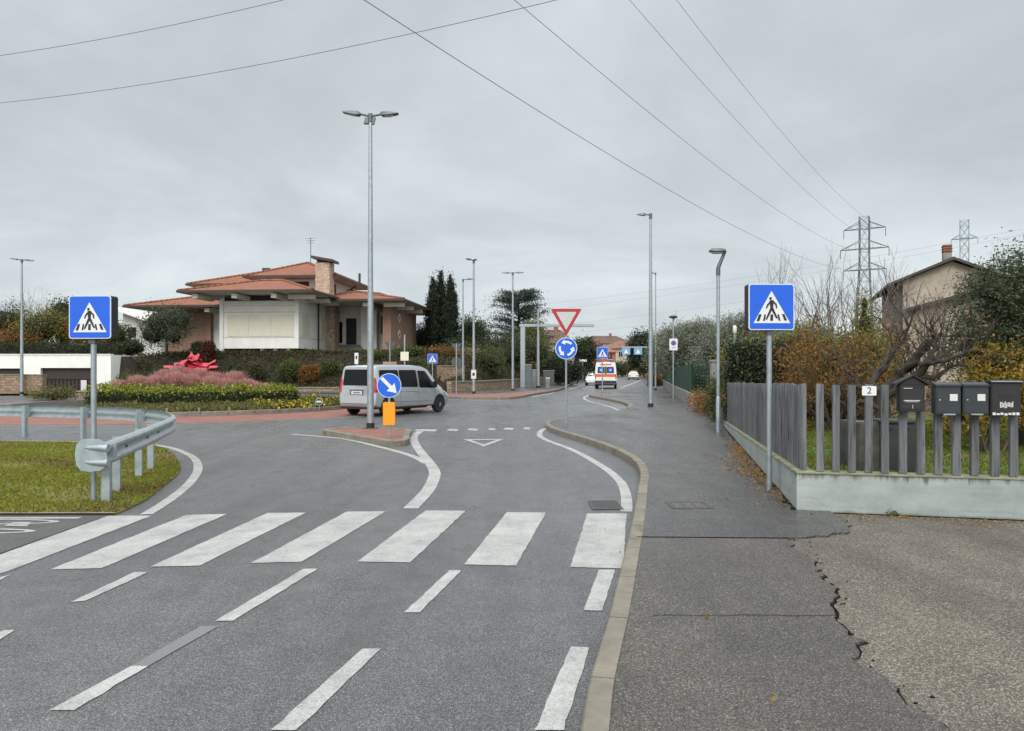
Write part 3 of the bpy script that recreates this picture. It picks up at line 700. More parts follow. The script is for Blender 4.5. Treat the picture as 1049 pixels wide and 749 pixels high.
# ------------------------------------------------------------------ roundabout island
ap = MB(); o, i_ = circ(11.35), circ(7.9); n = len(o)
ap.add([(x, y, .012) for x, y in o] + [(x, y, .03) for x, y in i_], [(k, k + 1, n + k + 1, n + k) for k in range(n - 1)]); struct(ap.build('roundabout_apron', 'pavers'))
struct(kerb(circ(7.9)[::-1], .14, .2).build('roundabout_kerb', 'kerb'))
def zmound(x, y):
    r = np.hypot(np.asarray(x) - RC[0], np.asarray(y) - RC[1]); return .17 + .98 * np.clip(1 - r / 7.7, 0, 1) ** 1.8
md = MB(); rs = np.linspace(0, 7.78, 16); vs = []; n = 64
for r in rs:
    for j in range(n):
        x, y = RC[0] + r * math.cos(2 * math.pi * j / n), RC[1] + r * math.sin(2 * math.pi * j / n); vs.append((x, y, float(zmound(x, y))))
md.add(vs, [(a * n + j, a * n + (j + 1) % n, (a + 1) * n + (j + 1) % n, (a + 1) * n + j) for a in range(15) for j in range(n)]); struct(md.build('roundabout_mound', 'soil', smooth=60))
# splitter island
sp_px = [(331, 445.7), (400, 457.9), (417.7, 456)]
spl = gp(sp_px) + [(-2.62, 19.0), (-2.75, 20.4)] + [(-3.4, 21.0), (-4.6, 20.95), (-5.25, 20.6)]
edge = spl[:1] + cat([spl[1], spl[2], spl[3], spl[4]], 6) + cat(spl[5:], 6)
inn = offs(edge + [edge[0]], .14)[:-1]
sk = kerb((edge + [edge[0]])[::-1], .15, .14, .8); struct(sk.build('traffic_island_kerb', 'kerb'))
struct(MB().prism([(p[0] * .985 + -3.6 * .015, p[1] * .985 + 19.5 * .015) for p in edge], -.03, .128).build('traffic_island', 'pavers'))
# far pavement with red pavers
front = [(-70, 50), (-30, 50), (-21, 53.), (-14, 53.2), (-9, 51), (-5.6, 47.6), (-3.5, 44.8), (-1.6, 43.8), (-.1, 44.1), (.7, 46.6), (1.3, 49.7), (3.5, 59.5), (6, 78), (8.9, 101), (21.8, 182)]
back = [(26, 205), (14, 135), (10.2, 119), (4.2, 84), (1.2, 68), (-2.5, 56.5), (-5, 54), (-14, 55.5), (-28, 55.5), (-70, 55.4)]
struct(MB().prism(front + back, -.05, .12).build('pavement', 'walk2'))
struct(kerb(cat(front[4:], 6)[::-1], .15, .135, 1.).build('kerb', 'kerb'))
fi = offs(front, .2); struct(MB().sheet(fi[5:12] + [(2.6, 60), (.2, 52.5), (-2, 49.6), (-4.3, 50.5)], .125).build('red_paving', 'pavers'))
# bank
fx, fy = [-90, -29.2, -28.2, -4, 1.2, 4.3, 10.4, 27, 60], [55.7, 55.7, 56.2, 54.6, 69, 86, 121, 207, 320]
def zhill(x, y):
    f = np.interp(x, fx, fy); H = np.interp(x, [-90, -29, -27.5, -7, -1, 6, 20], [2.75, 2.75, 3.1, 3.1, 1.9, 1.3, .8]); run = np.interp(x, [-90, -29, -27.5, -5, 20], [.5, .5, 6.5, 6.5, 8])
    t = np.clip((y - f) / run, 0, 1); return .1 + (H - .1) * t * t * (3 - 2 * t)
xs = np.concatenate([np.arange(-90, -29.2, 3), np.arange(-29.2, 8, .6), np.arange(8, 62, 3)]); ts = np.concatenate([np.linspace(-.3, 9, 24), np.linspace(12, 120, 12)])
V = []
for x in xs:
    f = float(np.interp(x, fx, fy))
    for t in ts: V.append((x, f + t, float(zhill(x, f + t)) - (.3 if t < 0 else 0)))
nt_ = len(ts); struct(MB().add(V, [(a * nt_ + b, a * nt_ + b + 1, (a + 1) * nt_ + b + 1, (a + 1) * nt_ + b) for a in range(len(xs) - 1) for b in range(nt_ - 1)]).build('hill', 'soil', smooth=60))
# grass verge inside the guard rail
gpx = [(-260, 528), (120, 527.2), (134, 521), (150, 512.4), (168, 498.5), (183.5, 485), (183, 475), (176, 465), (160, 458.5), (130, 455.5), (60, 454), (0, 453.5), (-260, 453.5)]
gpg = gp(gpx); gpoly = [gpg[0]] + cat(gpg[1:-1], 5) + [gpg[-1]]
struct(MB().prism(gpoly, -.04, .022).build('grass_verge', 'turf'))
gz = [p for p in gpoly]
grass('grass', 'short mossy yellow green grass on the verge inside the guard rail', 'grass', [(-15, 9.2)] + [p for p in gz if p[0] > -15] + [(-15, 18.3)], .021, 110000, .045, .020, 'grass', 5)
struct(MB().sheet(gp([(-260, 528.6), (118, 528.2), (118, 527.0), (-260, 527.2)]), .03).build('verge_edging', 'kerb'))
# ------------------------------------------------------------------ signs
def fr_front(x0, y0, z0):                     # plan (u, v) of a plate facing the viewer side (-Y), w grows towards -Y
    return lambda u, v, w_: (x0 + u, y0 - w_, z0 + v)
def rrect(w_, h, r, n=5):
    out = []
    for cx, cy, a in ((w_ / 2 - r, h / 2 - r, 0), (-w_ / 2 + r, h / 2 - r, 90), (-w_ / 2 + r, -h / 2 + r, 180), (w_ / 2 - r, -h / 2 + r, 270)):
        out += [(cx + r * math.cos(R(a + 90 * i / n)), cy + r * math.sin(R(a + 90 * i / n))) for i in range(n + 1)]
    return out
def disc(r, n=40): return [(r * math.cos(2 * math.pi * i / n), r * math.sin(2 * math.pi * i / n)) for i in range(n)]
def seg(a, b, w0, w1=None):
    w1 = w1 or w0; d = Vector((b[0] - a[0], b[1] - a[1])).normalized(); k = Vector((-d.y, d.x))
    return [(a[0] + k.x * w0 / 2, a[1] + k.y * w0 / 2), (a[0] - k.x * w0 / 2, a[1] - k.y * w0 / 2), (b[0] - k.x * w1 / 2, b[1] - k.y * w1 / 2), (b[0] + k.x * w1 / 2, b[1] + k.y * w1 / 2)]
def tri_round(pts, r):
    out = []; n = len(pts)
    for i in range(n):
        p, a, b = Vector(pts[i]), Vector(pts[i - 1]), Vector(pts[(i + 1) % n])
        u, v = (a - p).normalized() * r, (b - p).normalized() * r
        for k in range(5): t = k / 4; q = (p + u) * (1 - t) ** 2 + p * 2 * t * (1 - t) + (p + v) * t * t; out.append((q.x, q.y))
    return out
def ped_symbol(t, S, y, z, detail=True):
    """White triangle with a walking figure over a crossing, drawn in plates on a square face of side S."""
    f = fr_front(0, y, z); k = S / 485.
    q = lambda x, yy: ((x - 402) * k, (372 - yy) * k)
    MB().prism([q(400, 200), q(205, 548), q(605, 548)], 0, .003, f).build('triangle', 'white', t)
    if not detail:
        m = MB(); m.prism(seg(q(400, 310), q(400, 420), 50 * k), .003, .005, f); m.prism(seg(q(395, 400), q(340, 525), 30 * k), .003, .006, f); m.prism(seg(q(405, 400), q(460, 525), 30 * k), .003, .007, f); m.build('pedestrian_symbol', 'ink', t); return
    m = MB(); cx, cy = q(389, 281); m.prism([(cx + a, cy + b) for a, b in disc(15 * k, 18)], .003, .006, f)
    for n_, (a, b, w0, w1) in enumerate((((400, 300), (402, 400), 44, 30), ((392, 312), (360, 350), 20, 17), ((360, 345), (343, 388), 17, 13), ((412, 312), (446, 343), 20, 17), ((447, 338), (455, 388), 17, 13), ((398, 388), (375, 440), 27, 22), ((376, 435), (343, 506), 22, 16), ((406, 388), (430, 440), 27, 22), ((429, 435), (456, 492), 22, 16), ((343, 503), (352, 505), 18, 12), ((452, 488), (466, 488), 18, 14))):
        m.prism(seg(q(*a), q(*b), w0 * k, w1 * k), .003, .0062 + n_ * .0004, f)
    m.build('pedestrian_symbol', 'ink', t)
    for P_ in ([(262, 453), (291, 453), (266, 527), (234, 527)], [(322, 453), (338, 453), (328, 523), (306, 523)], [(388, 453), (416, 453), (417, 523), (385, 523)], [(463, 453), (482, 453), (497, 522), (478, 522)], [(514, 450), (541, 450), (570, 520), (540, 520)]): m = MB(); m.prism([q(*a) for a in P_], .003, .0055, f); m.build('crossing_stripe', 'ink', t)
def square_sign(t, S, y, z, depth, small=False):
    if depth > .06: MB().prism(rrect(S, S, .03), 0, depth - .012, fr_front(0, y + depth - .004, z)).build('light_box', 'black', t, bevel=.004)
    f = fr_front(0, y, z)
    MB().prism(rrect(S, S, .035), -.01, .004, f).build('panel', 'signrim', t)
    MB().prism(rrect(S * .955, S * .955, .03), .004, .007, f).build('face', 'blue', t)
    ped_symbol(t, S * .97, y - .007, z, not small)
def pole(t, r, h, name='pole', m='steel', y=0, z0=-.1): return MB().tube([(0, y, z0), (0, y, h)], r, 14).build(name, m, t, smooth=50)
# large pedestrian crossing signs
def ped_big(label, px, py, z, S, zc, rz=0.):
    x, y = G(px, py, z); t = thing('pedestrian_crossing_sign', label, 'sign', (x, y, z), rz, 'large lit pedestrian crossing signs')
    pole(t, .036, zc - z - S / 2 + .01); square_sign(t, S, -.08, zc - z, .17)
    b = MB(); b.box((0, .0, zc - z - S / 2 - .03), (.1, .1, .07)); b.build('bracket', 'dsteel', t, bevel=.006)
    return t
ped_big('blue pedestrian crossing sign with black sides standing behind the end of the steel guard rail', 96, 513, .03, .575, Z_(326.3, 10.15), R(-3))
ped_big('blue pedestrian crossing sign standing against the pale garden wall and wooden fence', 788, 502.5, .13, .63, Z_(315.3, 10.25), R(2))
# give way + roundabout sign
x, y = G(580, 437, .13); t = thing('roundabout_sign_post', 'red and white give way triangle above a blue roundabout disc on the kerb point', 'sign', (x, y, .13))
pole(t, .03, 3.3)
zt = Z_(316.5, y) - .13; zb = Z_(344.5, y) - .13; hw = 16 / FPX * y
f = fr_front(0, -.035, 0)
MB().prism(tri_round([(-hw, zt), (hw, zt), (0, zb)], .06), -.008, .003, f).build('triangle_plate', 'red', t)
c0 = (0, zt - (zt - zb) / 3)
MB().prism(tri_round([(c0[0] + p[0] * .66, c0[1] + (p[1] - c0[1]) * .66) for p in ((-hw, zt), (hw, zt), (0, zb))], .03), .003, .006, f).build('triangle_face', 'grey_face', t)
zc = Z_(357, y) - .13; f = fr_front(0, -.035, zc); rr = 11.2 / FPX * y
MB().prism(disc(rr), -.008, .003, f).build('disc_plate', 'signrim', t); MB().prism(disc(rr * .94), .003, .006, f).build('disc_face', 'blue', t)
m = MB()
for k in range(3):
    a0 = 40 + 120 * k; rm, wd = rr * .60, rr * .20
    arc = [(rm * math.cos(R(a0 + 62 * i / 8)), rm * math.sin(R(a0 + 62 * i / 8))) for i in range(9)]
    L, Q = offs(arc, wd / 2), offs(arc, -wd / 2); m.prism(L + Q[::-1], .006, .009, f)
    e = arc[-1]; dr = Vector((-math.sin(R(a0 + 66)), math.cos(R(a0 + 66)))); kx = Vector((math.cos(R(a0 + 62)), math.sin(R(a0 + 62))))
    m.prism([(e[0] + kx.x * wd * 1.25, e[1] + kx.y * wd * 1.25), (e[0] - kx.x * wd * 1.25, e[1] - kx.y * wd * 1.25), (e[0] + dr.x * rr * .36, e[1] + dr.y * rr * .36)], .006, .0098, f)
m.build('arrow_symbol', 'white', t)
# keep-right arrow sign with orange marker
x, y = G(398.6, 447.7, .13); t = thing('keep_right_sign', 'round blue sign with a white diagonal arrow over an orange marker on the traffic island', 'sign', (x, y, .128))
zc = Z_(395, y) - .128; pole(t, .027, zc + .25, y=.03)
f = fr_front(0, 0, zc); rr = .3
MB().prism(disc(rr), -.012, .003, f).build('disc_plate', 'signrim', t); MB().prism(disc(rr * .945), .003, .006, f).build('disc_face', 'blue', t)
m = MB(); m.prism(seg((-.185, .185), (.06, -.06), .085), .006, .009, f); m.prism([(-.06, -.135), (.135, .06), (.185, -.185)], .006, .0098, f); m.build('arrow_symbol', 'white', t)
z0, z1 = Z_(435.5, y) - .128, Z_(412, y) - .128
mk_ = MB(); mk_.prism([(a * .148, z0 + (z1 - z0) * (.5 + b)) for a, b in [(p[0] / .25, p[1]) for p in rrect(.5, 1., .06)]], 0, .05, fr_front(.0, .03, 0)); mk_.build('orange_marker', 'orange', t, bevel=.012)
MB().bb((-.14, -.024, (z0 + z1) / 2 - .28), (.14, -.0205, (z0 + z1) / 2 + .28)).build('reflector', 'orange', t)
# distant crossing signs
x, y = G(617.2, 403, .13); t = thing('crossing_sign', 'small blue pedestrian crossing sign on a thin pole behind the ambulance', 'sign', (x, y, .13)); s = 11.5 / FPX * y; zc = Z_(361.5, y) - .13
pole(t, .045, zc + s * .4, y=.05); square_sign(t, s, 0, zc, 0, True)
y = 47.5; x = X_(443, y); t = thing('crossing_sign', 'small blue pedestrian crossing sign on the bank behind the silver van', 'sign', (x, y, .12)); s = 9.8 / FPX * y; zc = Z_(367.5, y) - .12
pole(t, .03, zc + s * .4, y=.04); square_sign(t, s, 0, zc, 0, True)
# no-parking plate on a post-top lamp
def bracket_lamp(name, label, px, d, h, z0, arms, group=None, r=.06, back=0.):
    """Tall galvanised street lamp; arms: (direction x, direction y, reach, tilt)."""
    t = thing(name, label, 'street lamp', (X_(px, d), d, z0), 0, group)
    MB().tube([(0, 0, -.1), (0, 0, h * .35), (0, 0, h)], [r * 1.5, r * 1.25, r * .72], 14).build('pole', 'steel', t, smooth=50)
    c = MB(); c.tube([(0, 0, 0), (0, 0, .16)], r * 1.75, 14); c.build('base_collar', 'black', t, smooth=50)
    if arms: b = MB(); b.tube([(0, 0, h - .18), (0, 0, h + .05)], r * 1.02, 12); b.build('cap', 'dsteel', t, smooth=50)
    for ax, ay, reach, tilt in arms:
        a = MB(); l = math.hypot(ax, ay); ux, uy = ax / l, ay / l; nx, ny = -uy, ux
        a.tube([(0, 0, h - .02), (ux * reach * .45, uy * reach * .45, h + .02 + tilt * .45)], .032, 8); arm = a.build('arm', 'dsteel', t, smooth=50)
        q = lambda s_, w_, z: (ux * s_ + nx * w_, uy * s_ + ny * w_, h + z + tilt * s_ / reach)
        L0, L1 = reach * .36, reach * 1.0; hm = MB()
        st = [(L0, .06, .045, .0), (L0 + .05, .11, .065, -.035), (L0 + (L1 - L0) * .45, .13, .06, -.04), (L1 - .1, .11, .03, -.018), (L1, .08, .022, -.005)]
        vs = []
        for s_, w_, zt_, zb_ in st: vs += [q(s_, -w_, zb_), q(s_, w_, zb_), q(s_, w_ * .8, zt_), q(s_, -w_ * .8, zt_)]
        fs = [(i * 4 + j, i * 4 + (j + 1) % 4, i * 4 + 4 + (j + 1) % 4, i * 4 + 4 + j) for i in range(4) for j in range(4)] + [(0, 1, 2, 3), (19, 18, 17, 16)]
        hm.add(vs, fs); hd = hm.build('lamp_head', 'dsteel', t, smooth=40)
        g = MB(); g.add([q(L0 + .12, -.08, -.052), q(L1 - .14, -.08, -.035), q(L1 - .14, .08, -.035), q(L0 + .12, .08, -.052)], [(0, 1, 2, 3)]).add([q(L0 + .12, -.08, -.045), q(L1 - .14, -.08, -.028), q(L1 - .14, .08, -.028), q(L0 + .12, .08, -.045)], [(3, 2, 1, 0)])
        g.build('lens', 'lamp', hd)
    return t
GL = 'galvanised street lamps along the roads'
d = G(380.5, 439, .128)[1]; hL = Z_(118.5, d) - .128
t = bracket_lamp('street_lamp', 'tall double headed street lamp rising from the red paved traffic island', 379.5, d, hL, .128, [(-1, .12, .80, .12), (1, -.12, .80, .02)], GL, .065)
b = MB(); b.hexa([(-.19, -.02, hL - .22), (-.05, -.02, hL - .22), (-.05, .10, hL - .22), (-.19, .10, hL - .22), (-.15, -.02, hL - .05), (-.03, -.02, hL - .05), (-.03, .10, hL - .05), (-.15, .10, hL - .05)]); b.hexa([(.03, -.02, hL - .24), (.09, -.02, hL - .24), (.09, .08, hL - .24), (.03, .08, hL - .24), (.03, -.02, hL - .05), (.14, -.02, hL - .05), (.14, .08, hL - .05), (.03, .08, hL - .05)]); b.build('sensor_box', 'dsteel', t)
bp = MB(); bp.box((0, 0, .012), (.42, .3, .02)); bp.build('base_plate', 'grate', t)
bracket_lamp('street_lamp', 'distant double headed street lamp in front of the brown garden stone wall', 22.3, 49.7, 9., .1, [(-1, .1, .85, .1), (1, -.1, .85, -.06)], GL, .075)
bracket_lamp('street_lamp', 'street lamp with a small white notice on its pole beyond the van', 485.3, 50.5, 9.05, .12, [(-.8, -.6, .62, .08), (.3, -.9, .5, .02)], GL, .075)
t = bpy.data.objects['street_lamp.002']; nb = MB(); nb.bb((-.17, -.13, Z_(388, 50.5) - .12), (.17, -.09, Z_(379, 50.5) - .12)); nb.build('notice', 'paper', t); nb = MB(); nb.bb((-.08, -.134, Z_(385, 50.5) - .12), (.08, -.131, Z_(382, 50.5) - .12)); nb.build('notice_mark', 'ink', t)
bracket_lamp('street_lamp', 'street lamp with one arm pointing to the road, just behind the lamp with the notice', 474.3, 57.5, 8.6, .12, [(1, -.2, .95, .04)], GL, .065)
bracket_lamp('street_lamp', 'T shaped street lamp with two flat heads standing before the dark cedar', 525.3, 57, 9.05, .12, [(-1, .1, .85, .03), (1, -.1, .85, .03)], GL, .075)
d = G(666, 417, .13)[1]; bracket_lamp('street_lamp', 'tall single headed street lamp standing on the near pavement by the green fence', 666.5, d, Z_(220, d) - .13, .13, [(-1, .25, .58, .03)], GL, .068)
bracket_lamp('street_lamp', 'farther street lamp half hidden behind the tall one on the pavement', 671.6, 58, Z_(280, 58) - .13, .13, [(-1, .15, .5, .02)], GL, .05)
bracket_lamp('street_lamp', 'thin lamp post standing just beyond the thick gantry post', 551.3, 66, Z_(318, 66) - .12, .12, [], GL, .11)
# low park lamp with bent neck
x, y = G(735.7, 443, .13); h1 = Z_(280, y) - .13; h2 = Z_(260, y) - .13
t = thing('path_lamp', 'short lamp with a bent neck and flat oval head beside the wooden fence', 'street lamp', (x, y, .13))
hb = Z_(408, y) - .13
MB().tube([(0, 0, -.1), (0, 0, h1)], .046, 14).build('pole', 'steel', t, smooth=50); MB().tube([(0, 0, 0), (0, 0, hb), (0, 0, hb + .05)], [.06, .06, .046], 14).build('lower_sleeve', 'steel', t, smooth=50)
nk = MB(); nk.tube([(0, 0, h1 - .05), (0, 0, h1 + .12), (.02, -.01, h1 + .2), (.17, -.03, h2 + .05), (.15, -.03, h2 + .12)], [.058, .056, .05, .04, .03], 10); nk.build('neck', 'dsteel', t, smooth=50)
hd = MB(); o = 0; hd.ring([(.02, .07), (.16, .06), (.22, .01), (.22, -.02), (.17, -.035)], n=22)
hd.v = [(a * 1.05 - .03, b * .8 - .05, c - a * .02 + h2 + .06) for a, b, c in hd.v]; hdo = hd.build('lamp_head', 'dsteel', t, smooth=50)
ln = MB(); ln.ring([(.16, 0), (.15, -.02), (.02, -.03)], n=20); ln.v = [(a * 1.05 - .03, b * .8 - .05, c + h2 + .024) for a, b, c in ln.v]; ln.build('lens', 'lamp', hdo, smooth=50)
bx = MB(); bx.bb((.03, .03, .35), (.13, .11, .62)); bx.build('junction_box', 'dsteel', t, bevel=.008)
# no-parking plate + lamp
x, y = G(689.7, 408.2, .13); t = thing('no_parking_post', 'white no parking plate on a slim lamp post before the olive trees', 'sign', (x, y, .13))
zt = Z_(326, y) - .13; pole(t, .045, zt)
hd = MB(); hd.ring([(.05, 0), (.22, .05), (.26, .12), (.1, .2)], (0, 0, zt - .03), n=16); hd.build('lamp_head', 'dsteel', t, smooth=50)
z0, z1 = Z_(359, y) - .13, Z_(347, y) - .13; f = fr_front(0, -.06, (z0 + z1) / 2)
MB().prism(rrect(8.3 / FPX * y, z1 - z0, .03), 0, .01, f).build('plate', 'white', t)
f = fr_front(0, -.07, (z0 + z1) / 2 + .08); MB().prism(disc(.145, 24), 0, .004, f).build('prohibition_ring', 'red', t); MB().prism(disc(.11, 24), .004, .007, f).build('prohibition_disc', 'blue', t); MB().prism(seg((-.08, .08), (.08, -.08), .035), .007, .010, f).build('slash', 'red', t)
f = fr_front(0, -.07, (z0 + z1) / 2 - .18); m = MB(); m.prism(rrect(.22, .03, .01), 0, .003, f); m.build('plate_mark', 'backplate', t)
# signs seen from behind
def back_sign(label, px, d, ytop, ybot, hw_, disc_y=None, base_y=None):
    z0 = float(zhill(X_(px, d), d)); t = thing('give_way_sign', label, 'sign', (X_(px, d), d, z0), 0, 'give way signs seen from behind')
    zt, zb = Z_(ytop, d) - z0, Z_(ybot, d) - z0; w_ = hw_ / FPX * d
    pole(t, .04, zt, m='steel', y=-.06, z0=-.2)
    MB().prism(tri_round([(-w_, zt), (w_, zt), (0, zb)], .06), -.02, 0, fr_front(0, 0, 0)).build('triangle_plate', 'backplate', t)
    if disc_y: f = fr_front(0, 0, Z_(disc_y[0], d) - z0); MB().prism(disc(disc_y[1] / FPX * d, 24), -.02, 0, f).build('disc_plate', 'backplate', t)
back_sign('grey back of a give way sign beside the brown house wall', 399.6, 54.6, 350.3, 360, 6.0)
back_sign('grey backs of a give way triangle and round plate beyond the silver van', 467.6, 50.3, 352, 361, 5.6, (371, 5.2))
# small boards near the bank
d = 53.; z0 = float(zhill(X_(414.5, d), d)); t = thing('notice_board', 'beige square notice board below a thin upright pole on the bank', 'sign', (X_(414.5, d), d, z0)); pole(t, .06, Z_(343, d) - z0, z0=-.3); MB().bb((-.28, -.1, Z_(369.5, d) - z0), (.30, -.06, Z_(360.5, d) - z0)).build('board', 'hcream', t)
d = 53.; z0 = float(zhill(X_(365.3, d), d)); t = thing('marker_post', 'white marker plate with a dark figure behind the van roof', 'sign', (X_(365.3, d), d, z0)); pole(t, .04, Z_(366, d) - z0, z0=-.3); MB().bb((-.13, -.07, Z_(373, d) - z0), (.13, -.04, Z_(361.5, d) - z0)).build('plate', 'white', t); MB().bb((-.06, -.074, Z_(368, d) - z0), (.06, -.071, Z_(364.5, d) - z0)).build('figure_mark', 'ink', t)
d = 49.5; t = thing('direction_sign', 'low pinkish direction board showing just over the van roof', 'sign', (X_(399.5, d), d, .12)); pole(t, .04, Z_(371, d) - .12, z0=-.2); MB().bb((-.46, -.08, Z_(374.2, d) - .12), (.46, -.04, Z_(370.6, d) - .12)).build('board', 'hpink', t)
d = 105.; t = thing('street_name_sign', 'small white street name board beyond the roundabout sign', 'sign', (X_(597, d), d, .12)); pole(t, .05, Z_(369, d) - .12); MB().bb((-.55, -.1, Z_(370.6, d) - .12), (.55, -.05, Z_(368.3, d) - .12)).build('board', 'white', t)
# gantries
d = 67.; t = thing('traffic_gantry', 'thick grey steel gantry post with a long arm over the road', 'gantry', (X_(535.5, d), d, .12)); h = Z_(335, d) - .12
MB().box((0, 0, h / 2), (.42, .42, h)).build('post', 'steel', t, bevel=.04); L = X_(608.5, d) - X_(535.5, d)
MB().bb((-.3, -.2, h), (L, .2, h + .26)).build('arm', 'steel', t, bevel=.03)
bp = MB(); bp.box((0, 0, .02), (.8, .8, .05)); bp.build('base_plate', 'dsteel', t)
d = 98.; t = thing('sign_gantry', 'distant gantry arm carrying two small blue crossing signs over the road', 'gantry', (X_(671, d), d, .12)); h = Z_(355.6, d) - .12
MB().tube([(0, 0, -.1), (0, 0, h)], .13, 12).build('post', 'steel', t, smooth=50); MB().bb((X_(636.5, d) - X_(671, d), -.08, h - .1), (.1, .08, h + .08)).build('arm', 'steel', t)
for px in (641.2, 653.5):
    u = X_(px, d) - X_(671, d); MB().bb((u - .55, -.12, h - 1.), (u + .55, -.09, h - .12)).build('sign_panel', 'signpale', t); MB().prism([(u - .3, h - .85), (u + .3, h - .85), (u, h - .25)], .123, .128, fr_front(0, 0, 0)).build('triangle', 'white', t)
# ------------------------------------------------------------------ guard rail
t = thing('guard_rail', 'galvanised steel guard rail curving round the mossy grass verge', 'guard rail', (-5.35, 9.75, .03))
path = [(-5.36, 9.72), (-5.55, 10.4), (-5.98, 12.0), (-6.42, 13.5), (-6.75, 14.6), (-7.15, 15.6), (-7.95, 16.9), (-9.2, 18.2), (-11, 19.2), (-14.1, 20.2), (-18, 21.0), (-24, 21.6)]
pp = cat(path, 6); prof = [(.0, .80), (.05, .785), (.075, .755), (.075, .72), (.02, .665), (.02, .625), (.075, .57), (.075, .535), (.05, .505), (0., .49)]
rb = MB(); vs = []; k = len(prof); 
for i, p in enumerate(pp):
    a, b = pp[max(i - 1, 0)], pp[min(i + 1, len(pp) - 1)]; l = math.dist(a, b); nx, ny = (b[1] - a[1]) / l, -(b[0] - a[0]) / l   # towards the road
    for q, z in prof: vs.append((p[0] + nx * q, p[1] + ny * q, z + .03))
    for q, z in prof[::-1]: vs.append((p[0] + nx * (q - .008), p[1] + ny * (q - .008), z + .03))
K = 2 * k; rb.add(vs, [(i * K + j, i * K + (j + 1) % K, (i + 1) * K + (j + 1) % K, (i + 1) * K + j) for i in range(len(pp) - 1) for j in range(K)] + [tuple(range(K)), tuple((len(pp) - 1) * K + j for j in range(K))[::-1]])
rb.build('rail', 'rail', t, world=True, smooth=35)
for px, py, d_ in ((108, 517, 9.95), (130, 500.5, None), (147, 487.5, None), (158, 478.5, None), (123, 455, 17.6), (81, 452.5, 18.9), (24, 452, 19.9), (-40, 451, 20.6)):
    x, y = G(px, py, .035); y = d_ or y; x = X_(px, y) if d_ else x
    i = min(range(len(pp)), key=lambda q: math.dist(pp[q], (x, y))); a, b = pp[max(i - 1, 0)], pp[min(i + 1, len(pp) - 1)]; l = math.dist(a, b); nx, ny = (b[1] - a[1]) / l, -(b[0] - a[0]) / l
    oo = .015 if px == 108 else .1; cx, cy = pp[i][0] - nx * oo, pp[i][1] - ny * oo; ang = math.atan2(ny, nx)
    pb = MB()
    for du, dv, su, sv in ((0, -.048, .10, .008), (-.05, 0, .008, .104), (.046, -.048 + .05, .008, .104)):
        c_, s_ = math.cos(ang), math.sin(ang); pb.box((cx + du * c_ - dv * s_, cy + du * s_ + dv * c_, .39), (su, sv, .86), ang)
    po = pb.build('post', 'rail', t, world=True)
    bl = MB(); bl.box((cx + nx * .07, cy + ny * .07, .675), (.1, .1, .2), ang); bl.build('spacer', 'rail', po, world=True)
    bo = MB(); bo.box((pp[i][0] + nx * .03, pp[i][1] + ny * .03, .672), (.03, .035, .035), ang); bo.build('bolt', 'dsteel', t, world=True, bevel=.006)
# flared end piece
tm = MB(); f = lambda u, v, w_: (-5.33 + u * .98, 9.70 - u * .12 - w_, .675 + v)
outl = [(.04, .14), (-.05, .20), (-.2, .215), (-.33, .20), (-.40, .13), (-.42, 0), (-.40, -.14), (-.33, -.21), (-.2, -.225), (-.05, -.2), (.04, -.14)]
tm.prism(outl, 0, .008, f); tp = tm.build('end_terminal', 'rail', t, world=True, smooth=35)
for s_ in (.09, -.10):
    rg = MB(); rg.tube([f(.06, s_, .0), f(-.05, s_ * 1.03, .008), f(-.2, s_ * 1.02, .006), f(-.30, s_, -.0)], [.052, .045, .028, .006], 10); rg.build('rib', 'rail', tp, world=True, smooth=60)
# ------------------------------------------------------------------ garden wall, fence, letter boxes
WA, WB = (3.37, 8.78), (13.5, 6.52); WC = (6.1, 21.3); ZT0, ZTC = .585, .29
nrm = lambda a, b: ((b[0] - a[0]) / math.dist(a, b), (b[1] - a[1]) / math.dist(a, b))
fd = nrm(WA, WB); sdv = nrm(WA, WC)
t = thing('garden_wall', 'low pale rendered garden wall with stained face and mossy top', 'wall', (*WA, .1))
th = .22; IA = (WA[0] + fd[0] * th + sdv[0] * th, WA[1] + fd[1] * th + sdv[1] * th); IB = (WB[0] + sdv[0] * th, WB[1] + sdv[1] * th); IC = (WC[0] + fd[0] * th, WC[1] + fd[1] * th)
wm = MB(); zc0, zcC = ZT0 - .025, ZTC - .025
wm.hexa([(*WA, .05), (*WB, .05), (*IB, .05), (*IA, .05), (*WA, zc0), (*WB, zc0), (*IB, zc0), (*IA, zc0)])
wm.build('front_wall', 'wall', t, world=True)
wm = MB(); wm.hexa([(*WC, .05), (WA[0] + sdv[0] * .002, WA[1] + sdv[1] * .002, .05), (*IA, .05), (*IC, .05), (*WC, zcC), (WA[0] + sdv[0] * .002, WA[1] + sdv[1] * .002, zc0), (*IA, zc0), (*IC, zcC)]); wm.build('side_wall', 'wall', t, world=True)
cp = MB(); o_ = .012; A2, B2, C2 = (WA[0] - .012, WA[1] - .014), (WB[0], WB[1] - .014), (WC[0] - .014, WC[1])
cp.hexa([(*A2, zc0 + .001), (*B2, zc0 + .001), (*IB, zc0 + .001), (*IA, zc0 + .001), (*A2, ZT0), (*B2, ZT0), (*IB, ZT0), (*IA, ZT0)])
cp.build('coping', 'coping', t, world=True, bevel=.006)
cp = MB(); cp.hexa([(*C2, zcC + .001), (A2[0], A2[1] + .005, zc0 + .002), (IA[0], IA[1] + .005, zc0 + .002), (*IC, zcC + .001), (*C2, ZTC), (A2[0], A2[1] + .005, ZT0 - .001), (IA[0], IA[1] + .005, ZT0 - .001), (*IC, ZTC)]); cp.build('coping', 'coping', t, world=True, bevel=.006)
t = thing('wooden_fence', 'weathered grey timber paling fence standing on the low garden wall', 'fence', (*WA, .5))
rf = random.Random(8)
